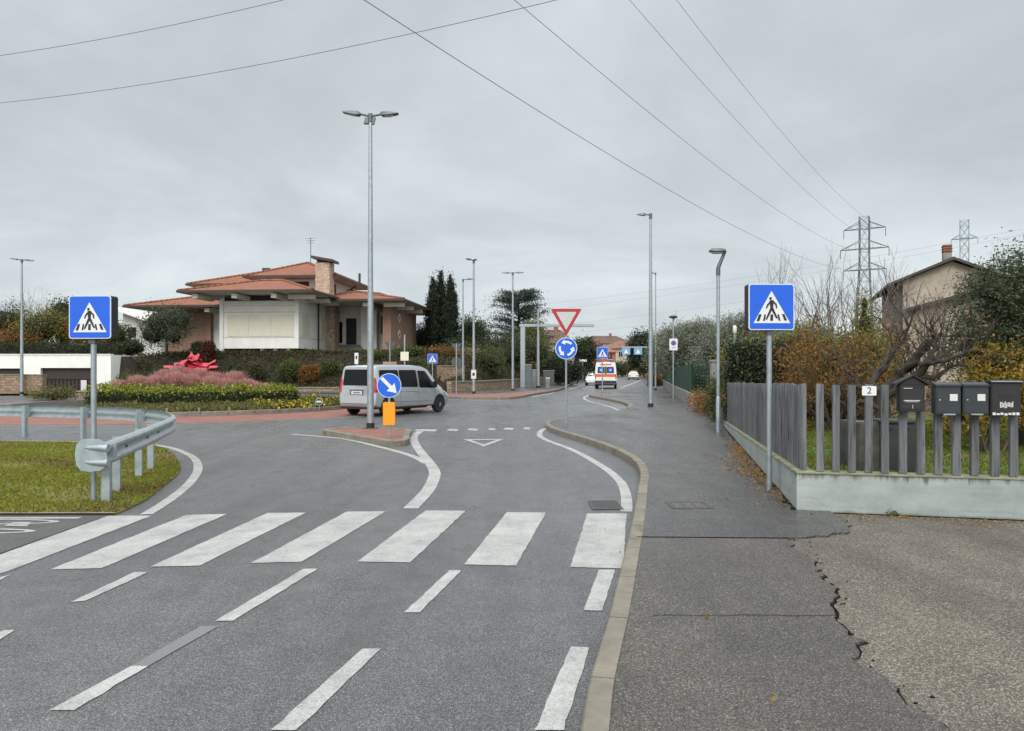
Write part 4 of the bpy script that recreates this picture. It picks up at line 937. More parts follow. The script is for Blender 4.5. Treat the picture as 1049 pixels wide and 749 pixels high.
def picket(x, y, z0, z1, ang, wd=.082, dp=.055):
    m = MB(); m.box((x, y, (z0 + z1) / 2), (wd * rf.uniform(.95, 1.05), dp, z1 - z0), ang + rf.gauss(0, .03)); tl = rf.gauss(0, .004)
    m.v = [(a + tl * (c - z0), b, c) for a, b, c in m.v]; return m.build('picket', 'wood', t, world=True, bevel=.004)
Ls = math.dist(WA, WC); angs = math.atan2(sdv[1], sdv[0]); n = 60
for i in range(n):
    s_ = .20 + (Ls - .3) * i / (n - 1); x, y = WA[0] + sdv[0] * s_ + fd[0] * .1, WA[1] + sdv[1] * s_ + fd[1] * .1; q = s_ / Ls
    picket(x, y, ZT0 + (ZTC - ZT0) * q + .003, 1.615 - .215 * q + rf.gauss(0, .012), angs, .10 if i else .12, .06)
angf = math.atan2(fd[1], fd[0]); pk = {}
for px in (840, 856, 872.3, 889.7, 906.4, 924.6, 943, 961, 979.4, 998, 1019, 1038, 1057, 1076, 1095, 1114):
    r_ = (px - CX) / FPX; s_ = (r_ * WA[1] - WA[0]) / (fd[0] - r_ * fd[1]); x, y = WA[0] + fd[0] * s_ + sdv[0] * .06, WA[1] + fd[1] * s_ + sdv[1] * .06
    s_ = (r_ * y - x) / (fd[0] - r_ * fd[1]); x, y = x + fd[0] * s_, y + fd[1] * s_
    pk[px] = (x, y); picket(x, y, ZT0 + .003, 1.615 + rf.gauss(0, .008) - (.16 if px in (925, 943) else 0), angf)
rl = MB(); rl.tube([(WA[0] + sdv[0] * .3 + fd[0] * .17, WA[1] + sdv[1] * .3 + .02, 1.1), (IC[0] - .02, IC[1], .95)], .025, 6)
rl.build('inner_rail', 'wood', t, world=True)
# number plate on its picket
x, y = pk[889.7]; n_ = (fd[1], -fd[0]); fz = lambda u, v, w_: (x + fd[0] * u + n_[0] * w_, y + fd[1] * u + n_[1] * w_, v)
zc = Z_(400.3, y)
t = thing('house_number_plate', 'small white plate with the number 2 fixed to a fence picket', 'sign', (x, y - .03, zc - .06)); MB().prism(rrect(.155, .11, .012), .031, .037, lambda u, v, w_: fz(u, zc + v, w_)).build('plate', 'white', t, world=True)
tx = bpy.data.curves.new('digit', 'FONT'); tx.body = '2'; tx.size = .105; tx.align_x = 'CENTER'; tx.align_y = 'CENTER'; tx.extrude = .001
to_ = bpy.data.objects.new('digit_curve', tx); COL.objects.link(to_); dg_ = bpy.context.evaluated_depsgraph_get(); me_ = bpy.data.meshes.new_from_object(to_.evaluated_get(dg_)); bpy.data.objects.remove(to_)
to = link('digit', me_, t); me_.materials.clear(); me_.materials.append(MT['ink'])
to.rotation_euler = (R(90), 0, angf); to.location = Vector(fz(0, zc, .0385)) - t.location
# letter boxes
def lbox(label, px0, px1, y0, y1, group='letter boxes on the paling fence', style=0):
    pc = (px0 + px1) / 2; xx = pk[min(pk, key=lambda q: abs(q - pc))]; y = xx[1] - .1; x = X_(pc, y); wd = (px1 - px0) / FPX * y; zb, zt = Z_(y1, y), Z_(y0, y); h = zt - zb
    t = thing('letter_box', label, 'letter box', (x, y, zb), angf, group); dp = .16
    if style == 0:
        MB().bb((-wd / 2, -dp / 2, 0), (wd / 2, dp / 2 - .012, h * .86)).build('body', 'mailgrey', t, bevel=.006)
        m = MB(); m.prism([(-dp / 2 - .02, h * .865), (dp / 2 - .012, h * .865), (dp / 2 - .012, h * .98), (dp / 2 - .05, h), (-dp / 2 - .02, h * .93)], -wd / 2 - .006, wd / 2 + .006, lambda a, b, c: (c, a, b)); m.build('lid', 'mailgrey', t, bevel=.004)
        MB().bb((-wd / 2 + .015, -dp / 2 - .005, .02), (wd / 2 - .015, -dp / 2 - .0005, h * .78)).build('door', 'mailgrey', t, bevel=.002)
        MB().bb((.015, -dp / 2 - .008, h * .42), (wd * .36, -dp / 2 - .0055, h * .63)).build('name_label', 'paper', t)
        MB().ring([(.009, 0), (.009, -.006), (.004, -.008)], (-wd * .33, -dp / 2 - .005, h * .44), 'y', 12).build('lock', 'steel', t)
        MB().bb((-.05, -dp / 2 - .014, -.008), (.07, -dp / 2 + .02, .006)).build('bottom_lip', 'steel', t)
    elif style == 1:
        MB().bb((-wd / 2, -dp / 2, 0), (wd / 2, dp / 2 - .012, h * .93)).build('body', 'mailblack', t, bevel=.006)
        m = MB(); m.prism([(-dp / 2 - .025, h * .935), (dp / 2 - .012, h * .935), (dp / 2 - .012, h), (-dp / 2 - .025, h * .985)], -wd / 2 - .01, wd / 2 + .01, lambda a, b, c: (c, a, b)); m.build('lid', 'mailblack', t, bevel=.004)
        MB().bb((-wd / 2 - .006, -dp / 2 - .029, h * .955), (wd / 2 + .006, -dp / 2 - .0255, h * .985)).build('lid_trim', 'steel', t)
        MB().bb((-wd / 2 + .012, -dp / 2 - .005, .035), (wd / 2 - .012, -dp / 2 - .0005, h * .88)).build('door', 'mailblack', t, bevel=.002)
        MB().bb((-wd * .22, -dp / 2 - .008, h * .5), (wd * .22, -dp / 2 - .0055, h * .6)).build('name_slot', 'ink', t)
        m = MB(); rg = random.Random(3)
        for i in range(9): u = -wd * .2 + wd * .05 * i; m.bb((u, -dp / 2 - .0085, h * (.22 + .05 * rg.random())), (u + wd * .03, -dp / 2 - .0055, h * (.36 + .06 * rg.random())))
        m.build('sticker', 'paper', t); m = MB()
        for i in range(7): u = -wd * .45 + wd * .13 * i; m.bb((u, -dp / 2 - .012, .005 + .012 * rg.random()), (u + wd * .10, -dp / 2 - .006, .032 + .012 * rg.random()))
        m.build('torn_paper', 'paper', t)
    else:
        wb = wd * .70; hb = h * .74
        MB().bb((-wb / 2, -dp / 2, 0), (wb / 2, dp / 2 - .012, hb)).build('body', 'mailwood', t, bevel=.004)
        m = MB(); m.prism([(-wb / 2, hb + .002), (wb / 2, hb + .002), (0, h * .97)], -dp / 2, dp / 2 - .012, lambda a, b, c: (a, c, b)); m.build('gable', 'mailwood', t)
        for s_ in (-1, 1):
            m = MB(); m.prism([(0, h * .975), (0, h), (s_ * wd / 2, hb + .012), (s_ * wd / 2, hb - .012)], -dp / 2 - .03, dp / 2, lambda a, b, c: (a, c, b)); m.build('roof_board', 'mailwood', t)
        MB().bb((-wb * .42, -dp / 2 - .006, .03), (wb * .42, -dp / 2 - .0005, hb * .82)).build('door', 'mailblack', t, bevel=.002)
        MB().bb((-wb * .36, -dp / 2 - .009, hb * .40), (wb * .30, -dp / 2 - .0065, hb * .425)).build('slot_flap', 'paper', t); MB().bb((-wb * .3, -dp / 2 - .0092, hb * .36), (wb * .25, -dp / 2 - .0068, hb * .375)).build('slot_flap', 'paper', t); MB().bb((-wb * .36, -dp / 2 - .009, hb * .85), (wb * .0, -dp / 2 - .0005, hb * .87)).build('name_strip', 'paper', t)
        MB().bb((-.004, -dp / 2 - .012, hb * .12), (.004, -dp / 2 - .0065, hb * .26)).build('handle', 'steel', t)
    return t
lbox('dark wooden letter box with a pitched little roof', 916, 949, 384, 421.5, style=2)
lbox('anthracite metal letter box with white name label, next to the wooden house shaped one', 957, 980.5, 391.5, 424)
lbox('anthracite metal letter box with white name label, next to the black one with torn paper', 985, 1008.5, 391.5, 424)
lbox('black letter box with pale lid edge, stickers and torn paper at its bottom', 1013.5, 1041, 389.5, 426, style=1)
# lawn behind
lw = [IA, IB, (30, 4), (30, 22.5), (6.75, 22.5), (6.3, 21.3)]
struct(MB().prism(lw, .05, .40).build('lawn', 'lawn'))
grass('lawn_grass', 'bright green lawn grass behind the paling fence', 'grass', [IA, (10.2, 7.3), (16, 14), (16, 20), (8, 20), (6.0, 19.5)], .40, 75000, .055, .022, 'lawn', 9)
# fallen leaves along the wall foot
rng = np.random.RandomState(3); n = 2600; s_ = rng.beta(1.9, 2.2, n) * 9.5 + .1; off = -np.abs(rng.normal(0, .12 + .16 * np.exp(-((s_ - 4.2) / 2.) ** 2), n)) - .01
P = np.column_stack([WA[0] + sdv[0] * s_ + fd[0] * off, WA[1] + sdv[1] * s_ + fd[1] * off, np.full(n, .135) + rng.uniform(0, .012, n)])
m_ = rng.uniform(size=(420, 2)); P2 = np.column_stack([3.4 + m_[:, 0] * 3, 8.65 - m_[:, 0] * .66 - np.abs(rng.normal(0, .10, 420)) * (1 + .9 * np.sin(m_[:, 0] * 14)), np.full(420, .119)])
P3_ = np.column_stack([rng.uniform(.9, 6, 160), rng.uniform(3.6, 12, 160), np.full(160, .137)]); P3_ = P3_[(P3_[:, 0] < 2.) | (P3_[:, 1] > 9)]; P3_ = P3_[P3_[:, 0] < 3.3 + (P3_[:, 1] - 8.78) * .2][:60]
P = np.concatenate([P, P2, P3_]); D_ = rng.normal(size=(len(P), 3)); D_[:, 2] *= .12
q = leaves(P, .028, rng, .6, 0, .6, D_); q[..., 2] = np.maximum(q[..., 2], .117)
tag(quads('fallen_leaves', q, LF['fallen']), 'orange brown fallen leaves along the foot of the garden wall', 'leaves', kind='stuff')
t = bush('weed', 'tiny green weed growing at the foot of the pale wall', 'weed', (4.35, 8.50, .115), [(0, -.03, .02, .06, .03, .03)], 'mid', .028, 24, 5, .014, 4, core=0, stems=3, stem_mat='poleg')
# concrete blocks and bin behind the pickets
x0, y0 = X_(878, 10.2), 10.2; t = MB(); t.hexa([(X_(878, 10.2), 10.2, .38), (X_(905, 10.2), 10.2, .38), (X_(905, 10.2), 10.9, .38), (X_(878, 10.2), 10.9, .38), (X_(879, 10.2), 10.2, Z_(433, 10.2)), (X_(904, 10.2), 10.2, Z_(432, 10.2)), (X_(904, 10.2), 10.9, Z_(434, 10.2)), (X_(879, 10.2), 10.9, Z_(433, 10.2))])
tag(t.build('stone_trough', 'mossconc', world=True, bevel=.02), 'mossy grey stone block on the lawn behind the number plate picket', 'stone block')
t = thing('water_tank', 'dark green box shaped tank standing behind the wooden letter box', 'tank', (X_(925, 10.), 10.3, .40)); h = Z_(434, 10) - .4; wd = (941 - 908) / FPX * 10
MB().bb((-wd / 2, -.25, 0), (wd / 2, .25, h)).build('body', 'greenbox', t, bevel=.02); MB().bb((-wd / 2 - .015, -.265, h + .001), (wd / 2 + .015, .265, h + .035)).build('lid', 'greenbox', t, bevel=.008)
for u in (-.14, .1): MB().ring([(.016, 0), (.016, -.01)], (u, -.25, h - .08), 'y', 12).build('knob', 'ink', t)
# ------------------------------------------------------------------ villa on the bank
HB = 3.1
H = thing('house', 'brick and white villa with stacked low terracotta roofs and a stone chimney', 'house', (-17.9, 62, HB), R(-5))
def hb(name, a, b, m, p=None, bevel=0.): o = MB().bb(a, b).build(name, m, p or H, bevel=bevel); return o
def hip(u0, u1, v0, v1, ze, zr, r0, r1, rv0, rv1=None, name='roof', tm='tile', over=.15):
    """Low hipped roof: eave rectangle, ridge from (r0, rv0) to (r1, rv1), tiled top, gutter and white soffit."""
    rv1 = rv0 if rv1 is None else rv1
    e = [(u0, v0, ze), (u1, v0, ze), (u1, v1, ze), (u0, v1, ze)]; a, b = (r0, rv0, zr), (r1, rv1, zr)
    m = MB()
    if abs(r1 - r0) >= abs(rv1 - rv0): m.add(e + [a, b], [(0, 1, 5, 4), (1, 2, 5), (2, 3, 4, 5), (3, 0, 4), (3, 2, 1, 0)])
    else: m.add(e + [a, b], [(0, 1, 4), (1, 2, 5, 4), (2, 3, 5), (3, 0, 4, 5), (3, 2, 1, 0)])
    rf_ = m.build(name, tm, H)
    g = MB(); w_ = .10
    for p, q in ((0, 1), (1, 2), (2, 3), (3, 0)):
        P_, Q_ = Vector(e[p]), Vector(e[q]); d_ = (Q_ - P_).normalized(); nn = Vector((d_.y, -d_.x, 0))
        P_ = P_ - d_ * w_; Q_ = Q_ + d_ * 0
        g.hexa([P_ + Vector((0, 0, -over)), Q_ + Vector((0, 0, -over)), Q_ + nn * w_ + Vector((0, 0, -over)), P_ + nn * w_ + Vector((0, 0, -over)), P_ + Vector((0, 0, .03)), Q_ + Vector((0, 0, .03)), Q_ + nn * w_ + Vector((0, 0, .03)), P_ + nn * w_ + Vector((0, 0, .03))])
    g.build('gutter', 'fascia', rf_)
    hb('soffit', (u0 + .01, v0 + .01, ze - over + .03), (u1 - .01, v1 - .01, ze - .01), 'hbeige', rf_)
    rg = MB()
    for c in e:
        t_ = a if math.dist(c, a) < math.dist(c, b) else b; rg.tube([(c[0], c[1], c[2] + .04), (t_[0], t_[1], t_[2] + .04)], .11, 6)
    if math.dist(a, b) > .1: rg.tube([(a[0], a[1], a[2] + .04), (b[0], b[1], b[2] + .04)], .11, 6)
    rg.build('ridge_tiles', tm, rf_)
    return rf_
# front white block
hb('front_block', (-6.5, 0, .42), (0, 8, 4.75), 'hwhite'); hb('basement_wall', (-6.2, .5, -.6), (-.3, 7.5, .42), 'hdark')
for u in (-3.2, -2.0, -.9): hb('basement_pier', (u - .14, .2, -.5), (u + .14, .5, .42), 'hwhite')
for u in (-4.9, -2.6, -1.45): q = hb('basement_window', (u - .45, .44, -.05), (u + .45, .497, .34), 'glass'); hb('frame', (u - .02, .40, -.05), (u + .02, .438, .34), 'hwhite', q)
hb('corner_post', (-6.75, -.12, .1), (-6.42, .4, 4.6), 'hwhite'); hb('corner_post', (-.22, -.10, .42), (.10, .25, 4.7), 'hwhite')
for k in range(3):
    a = -6.1 + 1.93 * k; hb('shutter', (a, -.05, 1.45), (a + 1.86, -.003, 3.28), 'hcream')
hb('band', (-6.4, -.03, 3.42), (-.25, -.003, 3.50), 'hbeige'); hb('band', (-6.4, -.03, 1.32), (-.25, -.003, 1.40), 'hbeige'); hb('band', (-6.4, -.03, 3.98), (-.25, -.003, 4.03), 'hbeige')
hb('band', (.003, .3, 1.30), (.03, 7.6, 1.37), 'hbeige'); hb('band', (.003, .3, 3.44), (.03, 7.6, 3.50), 'hbeige')
hb('shutter', (.003, .9, 1.45), (.05, 2.6, 3.35), 'hcream'); hb('shutter', (.003, 5.6, 1.45), (.05, 7.4, 3.35), 'hcream'); hb('drainpipe', (.03, 4.7, .3), (.14, 4.82, 4.7), 'fascia')
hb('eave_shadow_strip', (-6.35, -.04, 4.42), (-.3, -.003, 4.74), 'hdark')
for u in (-7.6, -4.3, -1.0): hb('eave_beam', (u - .22, -2.6, 4.42), (u + .22, .3, 4.78), 'hbeige')
for v in (-1.2, 2.4, 5.2): hb('eave_beam', (-.3, v - .22, 4.40), (1.9, v + .22, 4.76), 'hbeige')
hip(-8.8, 2.25, -3., 9.4, 5.0, 6.5, -4.6, -2.6, 3.2)
# stone pier and entrance
hb('stone_pier', (-.45, 6.9, -.3), (.85, 8.3, 4.78), 'stone')
hb('entrance_wall', (-.4, 9.5, -.6), (5.9, 10.2, 5.2), 'hwhite'); hb('side_wall', (2.9, 8.4, -.6), (4.4, 9.5, 4.6), 'hwhite')
hb('entrance_door', (1.15, 9.42, 1.05), (2.15, 9.497, 3.55), 'hdark'); hb('narrow_window', (.2, 9.42, 1.2), (.75, 9.497, 3.2), 'glass'); hb('house_number', (3.6, 8.37, 3.4), (3.95, 8.397, 3.5), 'hdark')
for k in range(5): hb('step', (-.2, 9.2 - .45 * k - .45, -.6), (2.9 + .15 * k, 9.2 - .45 * k, 1.0 - .2 * k), 'concrete')
w_ = hb('window', (4.55, 9.36, 2.05), (5.85, 9.497, 3.75), 'glass'); hb('frame', (5.0, 9.33, 2.05), (5.07, 9.358, 3.75), 'hdark', w_); hb('curtain', (5.15, 9.34, 2.15), (5.8, 9.358, 3.65), 'curtain', w_); hb('sill', (4.5, 9.2, 1.96), (5.9, 9.5, 2.04), 'hwhite', w_)
w_ = hb('basement_window', (4.5, 9.38, -.2), (5.9, 9.497, .42), 'glass'); hb('frame', (5.1, 9.34, -.2), (5.16, 9.376, .42), 'hwhite', w_)
# brown wing with diamond windows
hb('brown_wing', (5.75, 5.6, -.6), (6.5, 16.2, 4.85), 'hbrown'); hb('wing_back', (2.5, 10.2, -.6), (5.75, 16.2, 4.85), 'hbrown')
for z in (3.5, 1.95, .55):
    m = MB(); m.prism([(8.7, z - .42), (8.7 + .55, z), (8.7, z + .42), (8.7 - .55, z)], 6.503, 6.56, lambda a, b, c: (c, a, b)); q = m.build('diamond_window', 'hwhite', H)
    m = MB(); m.prism([(8.7, z - .2), (8.7 + .26, z), (8.7, z + .2), (8.7 - .26, z)], 6.563, 6.58, lambda a, b, c: (c, a, b)); m.build('pane', 'glass', q)
hip(-1.2, 8.3, 3.0, 17.4, 4.78, 6.05, 2.2, 4.0, 9.0, 11.)
for v in (4.4, 8., 12., 15.): hb('eave_beam', (6.2, v - .22, 4.2), (8.0, v + .22, 4.55), 'hbeige')
hb('eave_beam', (4.5, 3.6, 4.2), (4.95, 9.4, 4.55), 'hbeige')
# upper storey
hb('upper_storey', (-6.2, 7.2, 4.8), (.1, 16., 7.1), 'hwhite'); w_ = hb('window', (-4.6, 7.12, 6.25), (-1.7, 7.197, 6.85), 'hdark'); hb('sill', (-4.7, 7.08, 6.15), (-1.6, 7.19, 6.24), 'hwhite', w_)
w_ = hb('window', (.103, 8.2, 5.3), (.16, 9.4, 6.8), 'hdark'); hb('sill', (.103, 8.1, 5.2), (.2, 9.5, 5.29), 'hwhite', w_); m = MB(); m.tube([(1.2, 12.5, 7.0), (.3, 12.5, 6.5), (.22, 12.5, 6.2), (.22, 12.5, 5.2)], .07, 8); m.build('drainpipe', 'fascia', H, smooth=50)
hb('window', (.103, 14.2, 6.1), (.15, 15.2, 6.9), 'hdark')
hip(-7.3, 1.5, 5.6, 17.2, 7.25, 9.05, -2.9, -2.9, 10.2, 12.6)
hip(-14.3, -1.5, 8.4, 18.5, 6.9, 8.55, -8.2, -5., 12.5)
hb('upper_wall', (-12.8, 9.8, 4.6), (-6.2, 16, 6.8), 'hbeige')
m = MB(); m.box((-8., 12.3, 8.65), (.7, .5, .45)); m.build('roof_vent', 'fascia', H)
m = MB(); m.tube([(.8, 15.0, 7.2), (.8, 15., 8.6)], .12, 10); m.build('flue', 'fascia', H, smooth=50)
# low wing
hb('low_wing', (-15.6, 6.8, -.6), (-10.9, 14, 4.4), 'hbrown'); hb('low_wing_white', (-10.9, 7.0, -.6), (-6.5, 13, 4.4), 'hwhite'); hb('pier', (-11.3, 6.5, -.6), (-10.9, 6.8, 4.3), 'hbrown')
q = hb('door', (-9.6, 6.9, -.2), (-8.6, 6.997, 2.5), 'glass'); hb('frame', (-9.75, 6.88, 2.5), (-8.45, 6.997, 2.95), 'hbeige', q)
hip(-17.6, -5.6, 3.6, 15.5, 4.42, 5.95, -11.5, -8., 9.2)
for u in (-13.6, -10.): hb('eave_beam', (u - .22, 4.0, 3.85), (u + .22, 6.9, 4.2), 'hbeige')
# chimney
hb('chimney', (-.15, 4.6, 5.0), (1.15, 5.9, 8.25), 'stone'); c = bpy.data.objects['chimney']
m = MB(); m.hexa([(-.45, 4.3, 8.62), (1.5, 4.3, 8.26), (1.5, 6.2, 8.26), (-.45, 6.2, 8.62), (-.45, 4.3, 8.86), (1.5, 4.3, 8.50), (1.5, 6.2, 8.50), (-.45, 6.2, 8.86)]); m.build('cap', 'fascia', c)
hb('flue_opening', (-.05, 4.7, 8.25), (1.05, 5.8, 8.5), 'hdark', c)
m = MB(); m.tube([(-2.2, 9, 8.8), (-2.2, 9, 11.3)], .035, 6); 
for k, l in enumerate((.55, .45, .3)): m.tube([(-2.2 - l, 9, 11.2 - .22 * k), (-2.2 + l, 9, 11.25 - .22 * k)], .02, 5)
m.build('antenna', 'dsteel', H)
# little white house farther back
t = thing('house', 'small white outbuilding with a slanted white eave behind the olive tree', 'house', (X_(141, 84), 84, 2.6)); w0, w1 = X_(126, 84) - X_(141, 84), X_(165, 84) - X_(141, 84)
m = MB(); zt = Z_(320, 84) - 2.6; m.hexa([(w0, 0, -1), (w1, 0, -1), (w1, 8, -1), (w0, 8, -1), (w0, 0, zt), (w1, 0, zt - 1.6), (w1, 8, zt - 1.6), (w0, 8, zt)]); m.build('wall', 'farg', t)
m = MB(); m.hexa([(w0 - .9, -1.1, zt + .35), (w1, -1.1, zt - 1.5), (w1, 8.5, zt - 1.5), (w0 - .9, 8.5, zt + .35), (w0 - .9, -1.1, zt + .62), (w1, -1.1, zt - 1.2), (w1, 8.5, zt - 1.2), (w0 - .9, 8.5, zt + .62)]); m.build('roof', 'hwhite', t)
for a in (.6, 2.6): q = MB().bb((w0 + a, -.05, zt - 2.9), (w0 + a + .9, -.003, zt - 1.7)).build('window', 'glass', t); MB().bb((w0 + a - .1, -.09, zt - 3.), (w0 + a + 1, -.003, zt - 2.905)).build('sill', 'hwhite', q)
# garage retaining wall
t = thing('garage_wall', 'long white retaining wall with brown garage gates set into the bank', 'wall', (-38, 55, .1)); top = Z_(363.6, 55) - .1; L = lambda px: X_(px, 55) + 38
def gb(a, b, z0, z1, y0=0, y1=.35, name='wall', m='hwhite', p=None): return MB().bb((a, y0, z0), (b, y1, z1)).build(name, m, p or t)
zd = Z_(377, 55) - .1; zl = Z_(377.5, 55) - .1
gb(-42, L(-60), -.3, top); gb(L(-60), L(20.5), zl, top); gb(L(20.5), L(41.5), -.3, top); gb(L(41.5), L(94), zd, top); gb(L(94), L(113.5), -.3, top)
m = MB(); e = (X_(151, 59.5) + 38, 4.5); a = L(113.5) + .002; m.hexa([(a, 0, -.3), (e[0], e[1], -.3), (e[0], e[1] + .4, -.3), (a, .35, -.3), (a, 0, top), (e[0], e[1], top - .05), (e[0], e[1] + .4, top - .05), (a, .35, top)]); m.build('wall', 'hwhite', t)
g = gb(L(41.5), L(94), -.2, zd, .30, .4, 'garage_gate', 'garage')
for k in range(12): u = L(46) + (L(90) - L(46)) * k / 11; gb(u - .03, u + .03, -.1, zd * .55, .24, .295, 'gate_bar', 'hdark', g)
gb(L(46), L(90), zd * .53, zd * .57, .22, .235, 'gate_rail', 'garage', g); gb(L(-60), L(20.5), -.2, zl, .30, .4, 'garage_gate', 'garage')
gb(L(82), L(87.8), Z_(400, 55) - .1, Z_(389.5, 55) - .1, .1, .14, 'notice', 'paper', g)
gb(-42, L(113.5), top + .001, top + .07, -.05, .4, 'coping', 'hwhite')
t = thing('stone_wall', 'tall brown garden stone wall beside the garage gates', 'wall', (X_(10, 50), 50, .1)); zt = Z_(384.5, 50) - .1; MB().bb((X_(-60, 50) - X_(10, 50), 0, -.2), (X_(43.6, 50) - X_(10, 50), .45, zt)).build('wall', 'stone2', t); MB().bb((X_(-60, 50) - X_(10, 50), -.05, zt + .001), (X_(43.8, 50) - X_(10, 50), .5, zt + .07)).build('coping', 'coping', t)
t = thing('stone_wall', 'short brown stone wall end under the crossing sign by the clipped hedge', 'wall', (X_(85, 46), 46, .1)); zt = Z_(401.5, 46) - .1; MB().bb((X_(76.5, 46) - X_(85, 46), 0, -.2), (X_(97, 46) - X_(85, 46), .5, zt)).build('wall', 'stone2', t); MB().bb((X_(76.2, 46) - X_(85, 46), -.05, zt + .001), (X_(97.3, 46) - X_(85, 46), .55, zt + .07)).build('coping', 'coping', t)
t = thing('marker_post', 'low pale marker post before the brown garage gates', 'post', (X_(45.7, 52), 52, .1)); MB().tube([(0, 0, -.1), (0, 0, Z_(402, 52) - .1)], .07, 10).build('post', 'concrete', t, smooth=50); MB().ring([(.08, 0), (.08, .05), (.03, .08)], (0, 0, Z_(402, 52) - .1), n=12).build('cap', 'hwhite', t)
# low stone walls at the foot of the bank
def swall(label, pts, h, w_=.4):
    t = thing('low_stone_wall', label, 'wall', (*pts[0], .1)); L, Q = offs(pts, w_ / 2), offs(pts, -w_ / 2)
    m = MB()
    for i in range(len(pts) - 1): m.hexa([(*Q[i], -.1), (*Q[i + 1], -.1), (*L[i + 1], -.1), (*L[i], -.1), (*Q[i], .1 + h), (*Q[i + 1], .1 + h), (*L[i + 1], .1 + h), (*L[i], .1 + h)])
    m.build('wall', 'stone2', t, world=True); L, Q = offs(pts, w_ / 2 + .05), offs(pts, -w_ / 2 - .05); m = MB()
    for i in range(len(pts) - 1): m.hexa([(*Q[i], .102 + h), (*Q[i + 1], .102 + h), (*L[i + 1], .102 + h), (*L[i], .102 + h), (*Q[i], .17 + h), (*Q[i + 1], .17 + h), (*L[i + 1], .17 + h), (*L[i], .17 + h)])
    m.build('coping', 'coping', t, world=True); return t
swall('low pale stone wall at the foot of the dark bank behind the yellow flowers', [(-20, 54.6), (-10, 54.2), (-7.2, 54.0)], .3)
swall('low stone wall along the far pavement below the shrubs', [(-4.6, 54.2), (-2.6, 57.4), (.9, 68.8), (3.8, 84), (5., 91)], .72)
swall('rough stone terrace wall stepping up the bank beyond the give way sign backs', [(-5.6, 57.2), (-3.9, 58.4)], 1.9, .8)
# ------------------------------------------------------------------ planting on the roundabout
def arc_line(px0, px1, dfun, n=14): return [(X_(px0 + (px1 - px0) * i / n, dfun(i / n)), dfun(i / n)) for i in range(n + 1)]
hl = arc_line(99, 302, lambda s_: 31.6 - 1.0 * math.sin(math.pi * s_) + 1.6 * s_); hedge('clipped_hedge', 'bright yellow green clipped hedge in front of the pink grasses', 'hedge', hl, 1.25, .62, .30, 'hedgeG', .10, 480, 11, wob=.14, core='core', up=.5, top='hedgeY')
r_ = np.random.RandomState(5); n = 36000; a = r_.uniform(252, 375, n); rr_ = r_.uniform(5.2, 7.72, n); x = RC[0] + rr_ * np.cos(np.radians(a)); y = RC[1] + rr_ * np.sin(np.radians(a))
P = np.column_stack([x, y, zmound(x, y) + np.abs(r_.normal(0, .05, n)) + .04 * np.sin(x * 3) * np.sin(y * 2.3) + .02])
sel = a < 316
tag(quads('ground_cover', leaves(P[sel], .10, r_, .5, .6), LF['cover']), 'low olive green ground cover on the front slope of the roundabout', 'ground cover', kind='stuff')
x2 = a >= 316; t = tag(quads('flower_bed', leaves(P[x2] + [0, 0, .04], .11, r_, .8, .9), LF['flower']), 'bed of small yellow flowers at the edge of the roundabout', 'flowers', kind='stuff')
n = 4000; a = r_.uniform(314, 375, n); rr_ = r_.uniform(4.8, 7.7, n); x = RC[0] + rr_ * np.cos(np.radians(a)); y = RC[1] + rr_ * np.sin(np.radians(a)); tag(quads('bed_leaves', leaves(np.column_stack([x, y, zmound(x, y) + .05]), .12, r_, .5, .6), LF['mid']), 'green leaves between the yellow flowers of the roundabout', 'ground cover', kind='stuff')
# small round emblem in the flower bed
d = 31.; t = thing('emblem_sign', 'tiny round green emblem sign among the yellow flowers', 'sign', (X_(327, d), d, float(zmound(X_(327, d), d)))); zc = Z_(411.5, d) - t.location.z; pole(t, .02, zc, z0=-.1, y=.03); MB().prism(disc(.15, 24), 0, .02, fr_front(0, 0, zc)).build('rim', 'white', t); MB().prism(disc(.135, 24), .02, .025, fr_front(0, 0, zc)).build('face', 'netgreen', t); MB().prism(rrect(.2, .07, .02), .025, .028, fr_front(0, 0, zc)).build('mark', 'white', t)
# edge markers of the roundabout
for k, px in enumerate((171, 204, 235, 319, 350)):
    u = (px - CX) / FPX; y = 28.0 if px < 300 else 30.6; best = min((abs(math.hypot(u * yy - RC[0], yy - RC[1]) - 7.8), yy) for yy in np.arange(26.5, 34, .05)); y = best[1]; t = MB(); t.ring([(.04, 0), (.04, .13), (.015, .15)], n=10); o = t.build('edge_marker', 'concrete'); o.location = (u * y, y, .19); tag(o, 'short pale marker stub on the kerb of the roundabout', 'marker', 'pale marker stubs on the roundabout kerb')
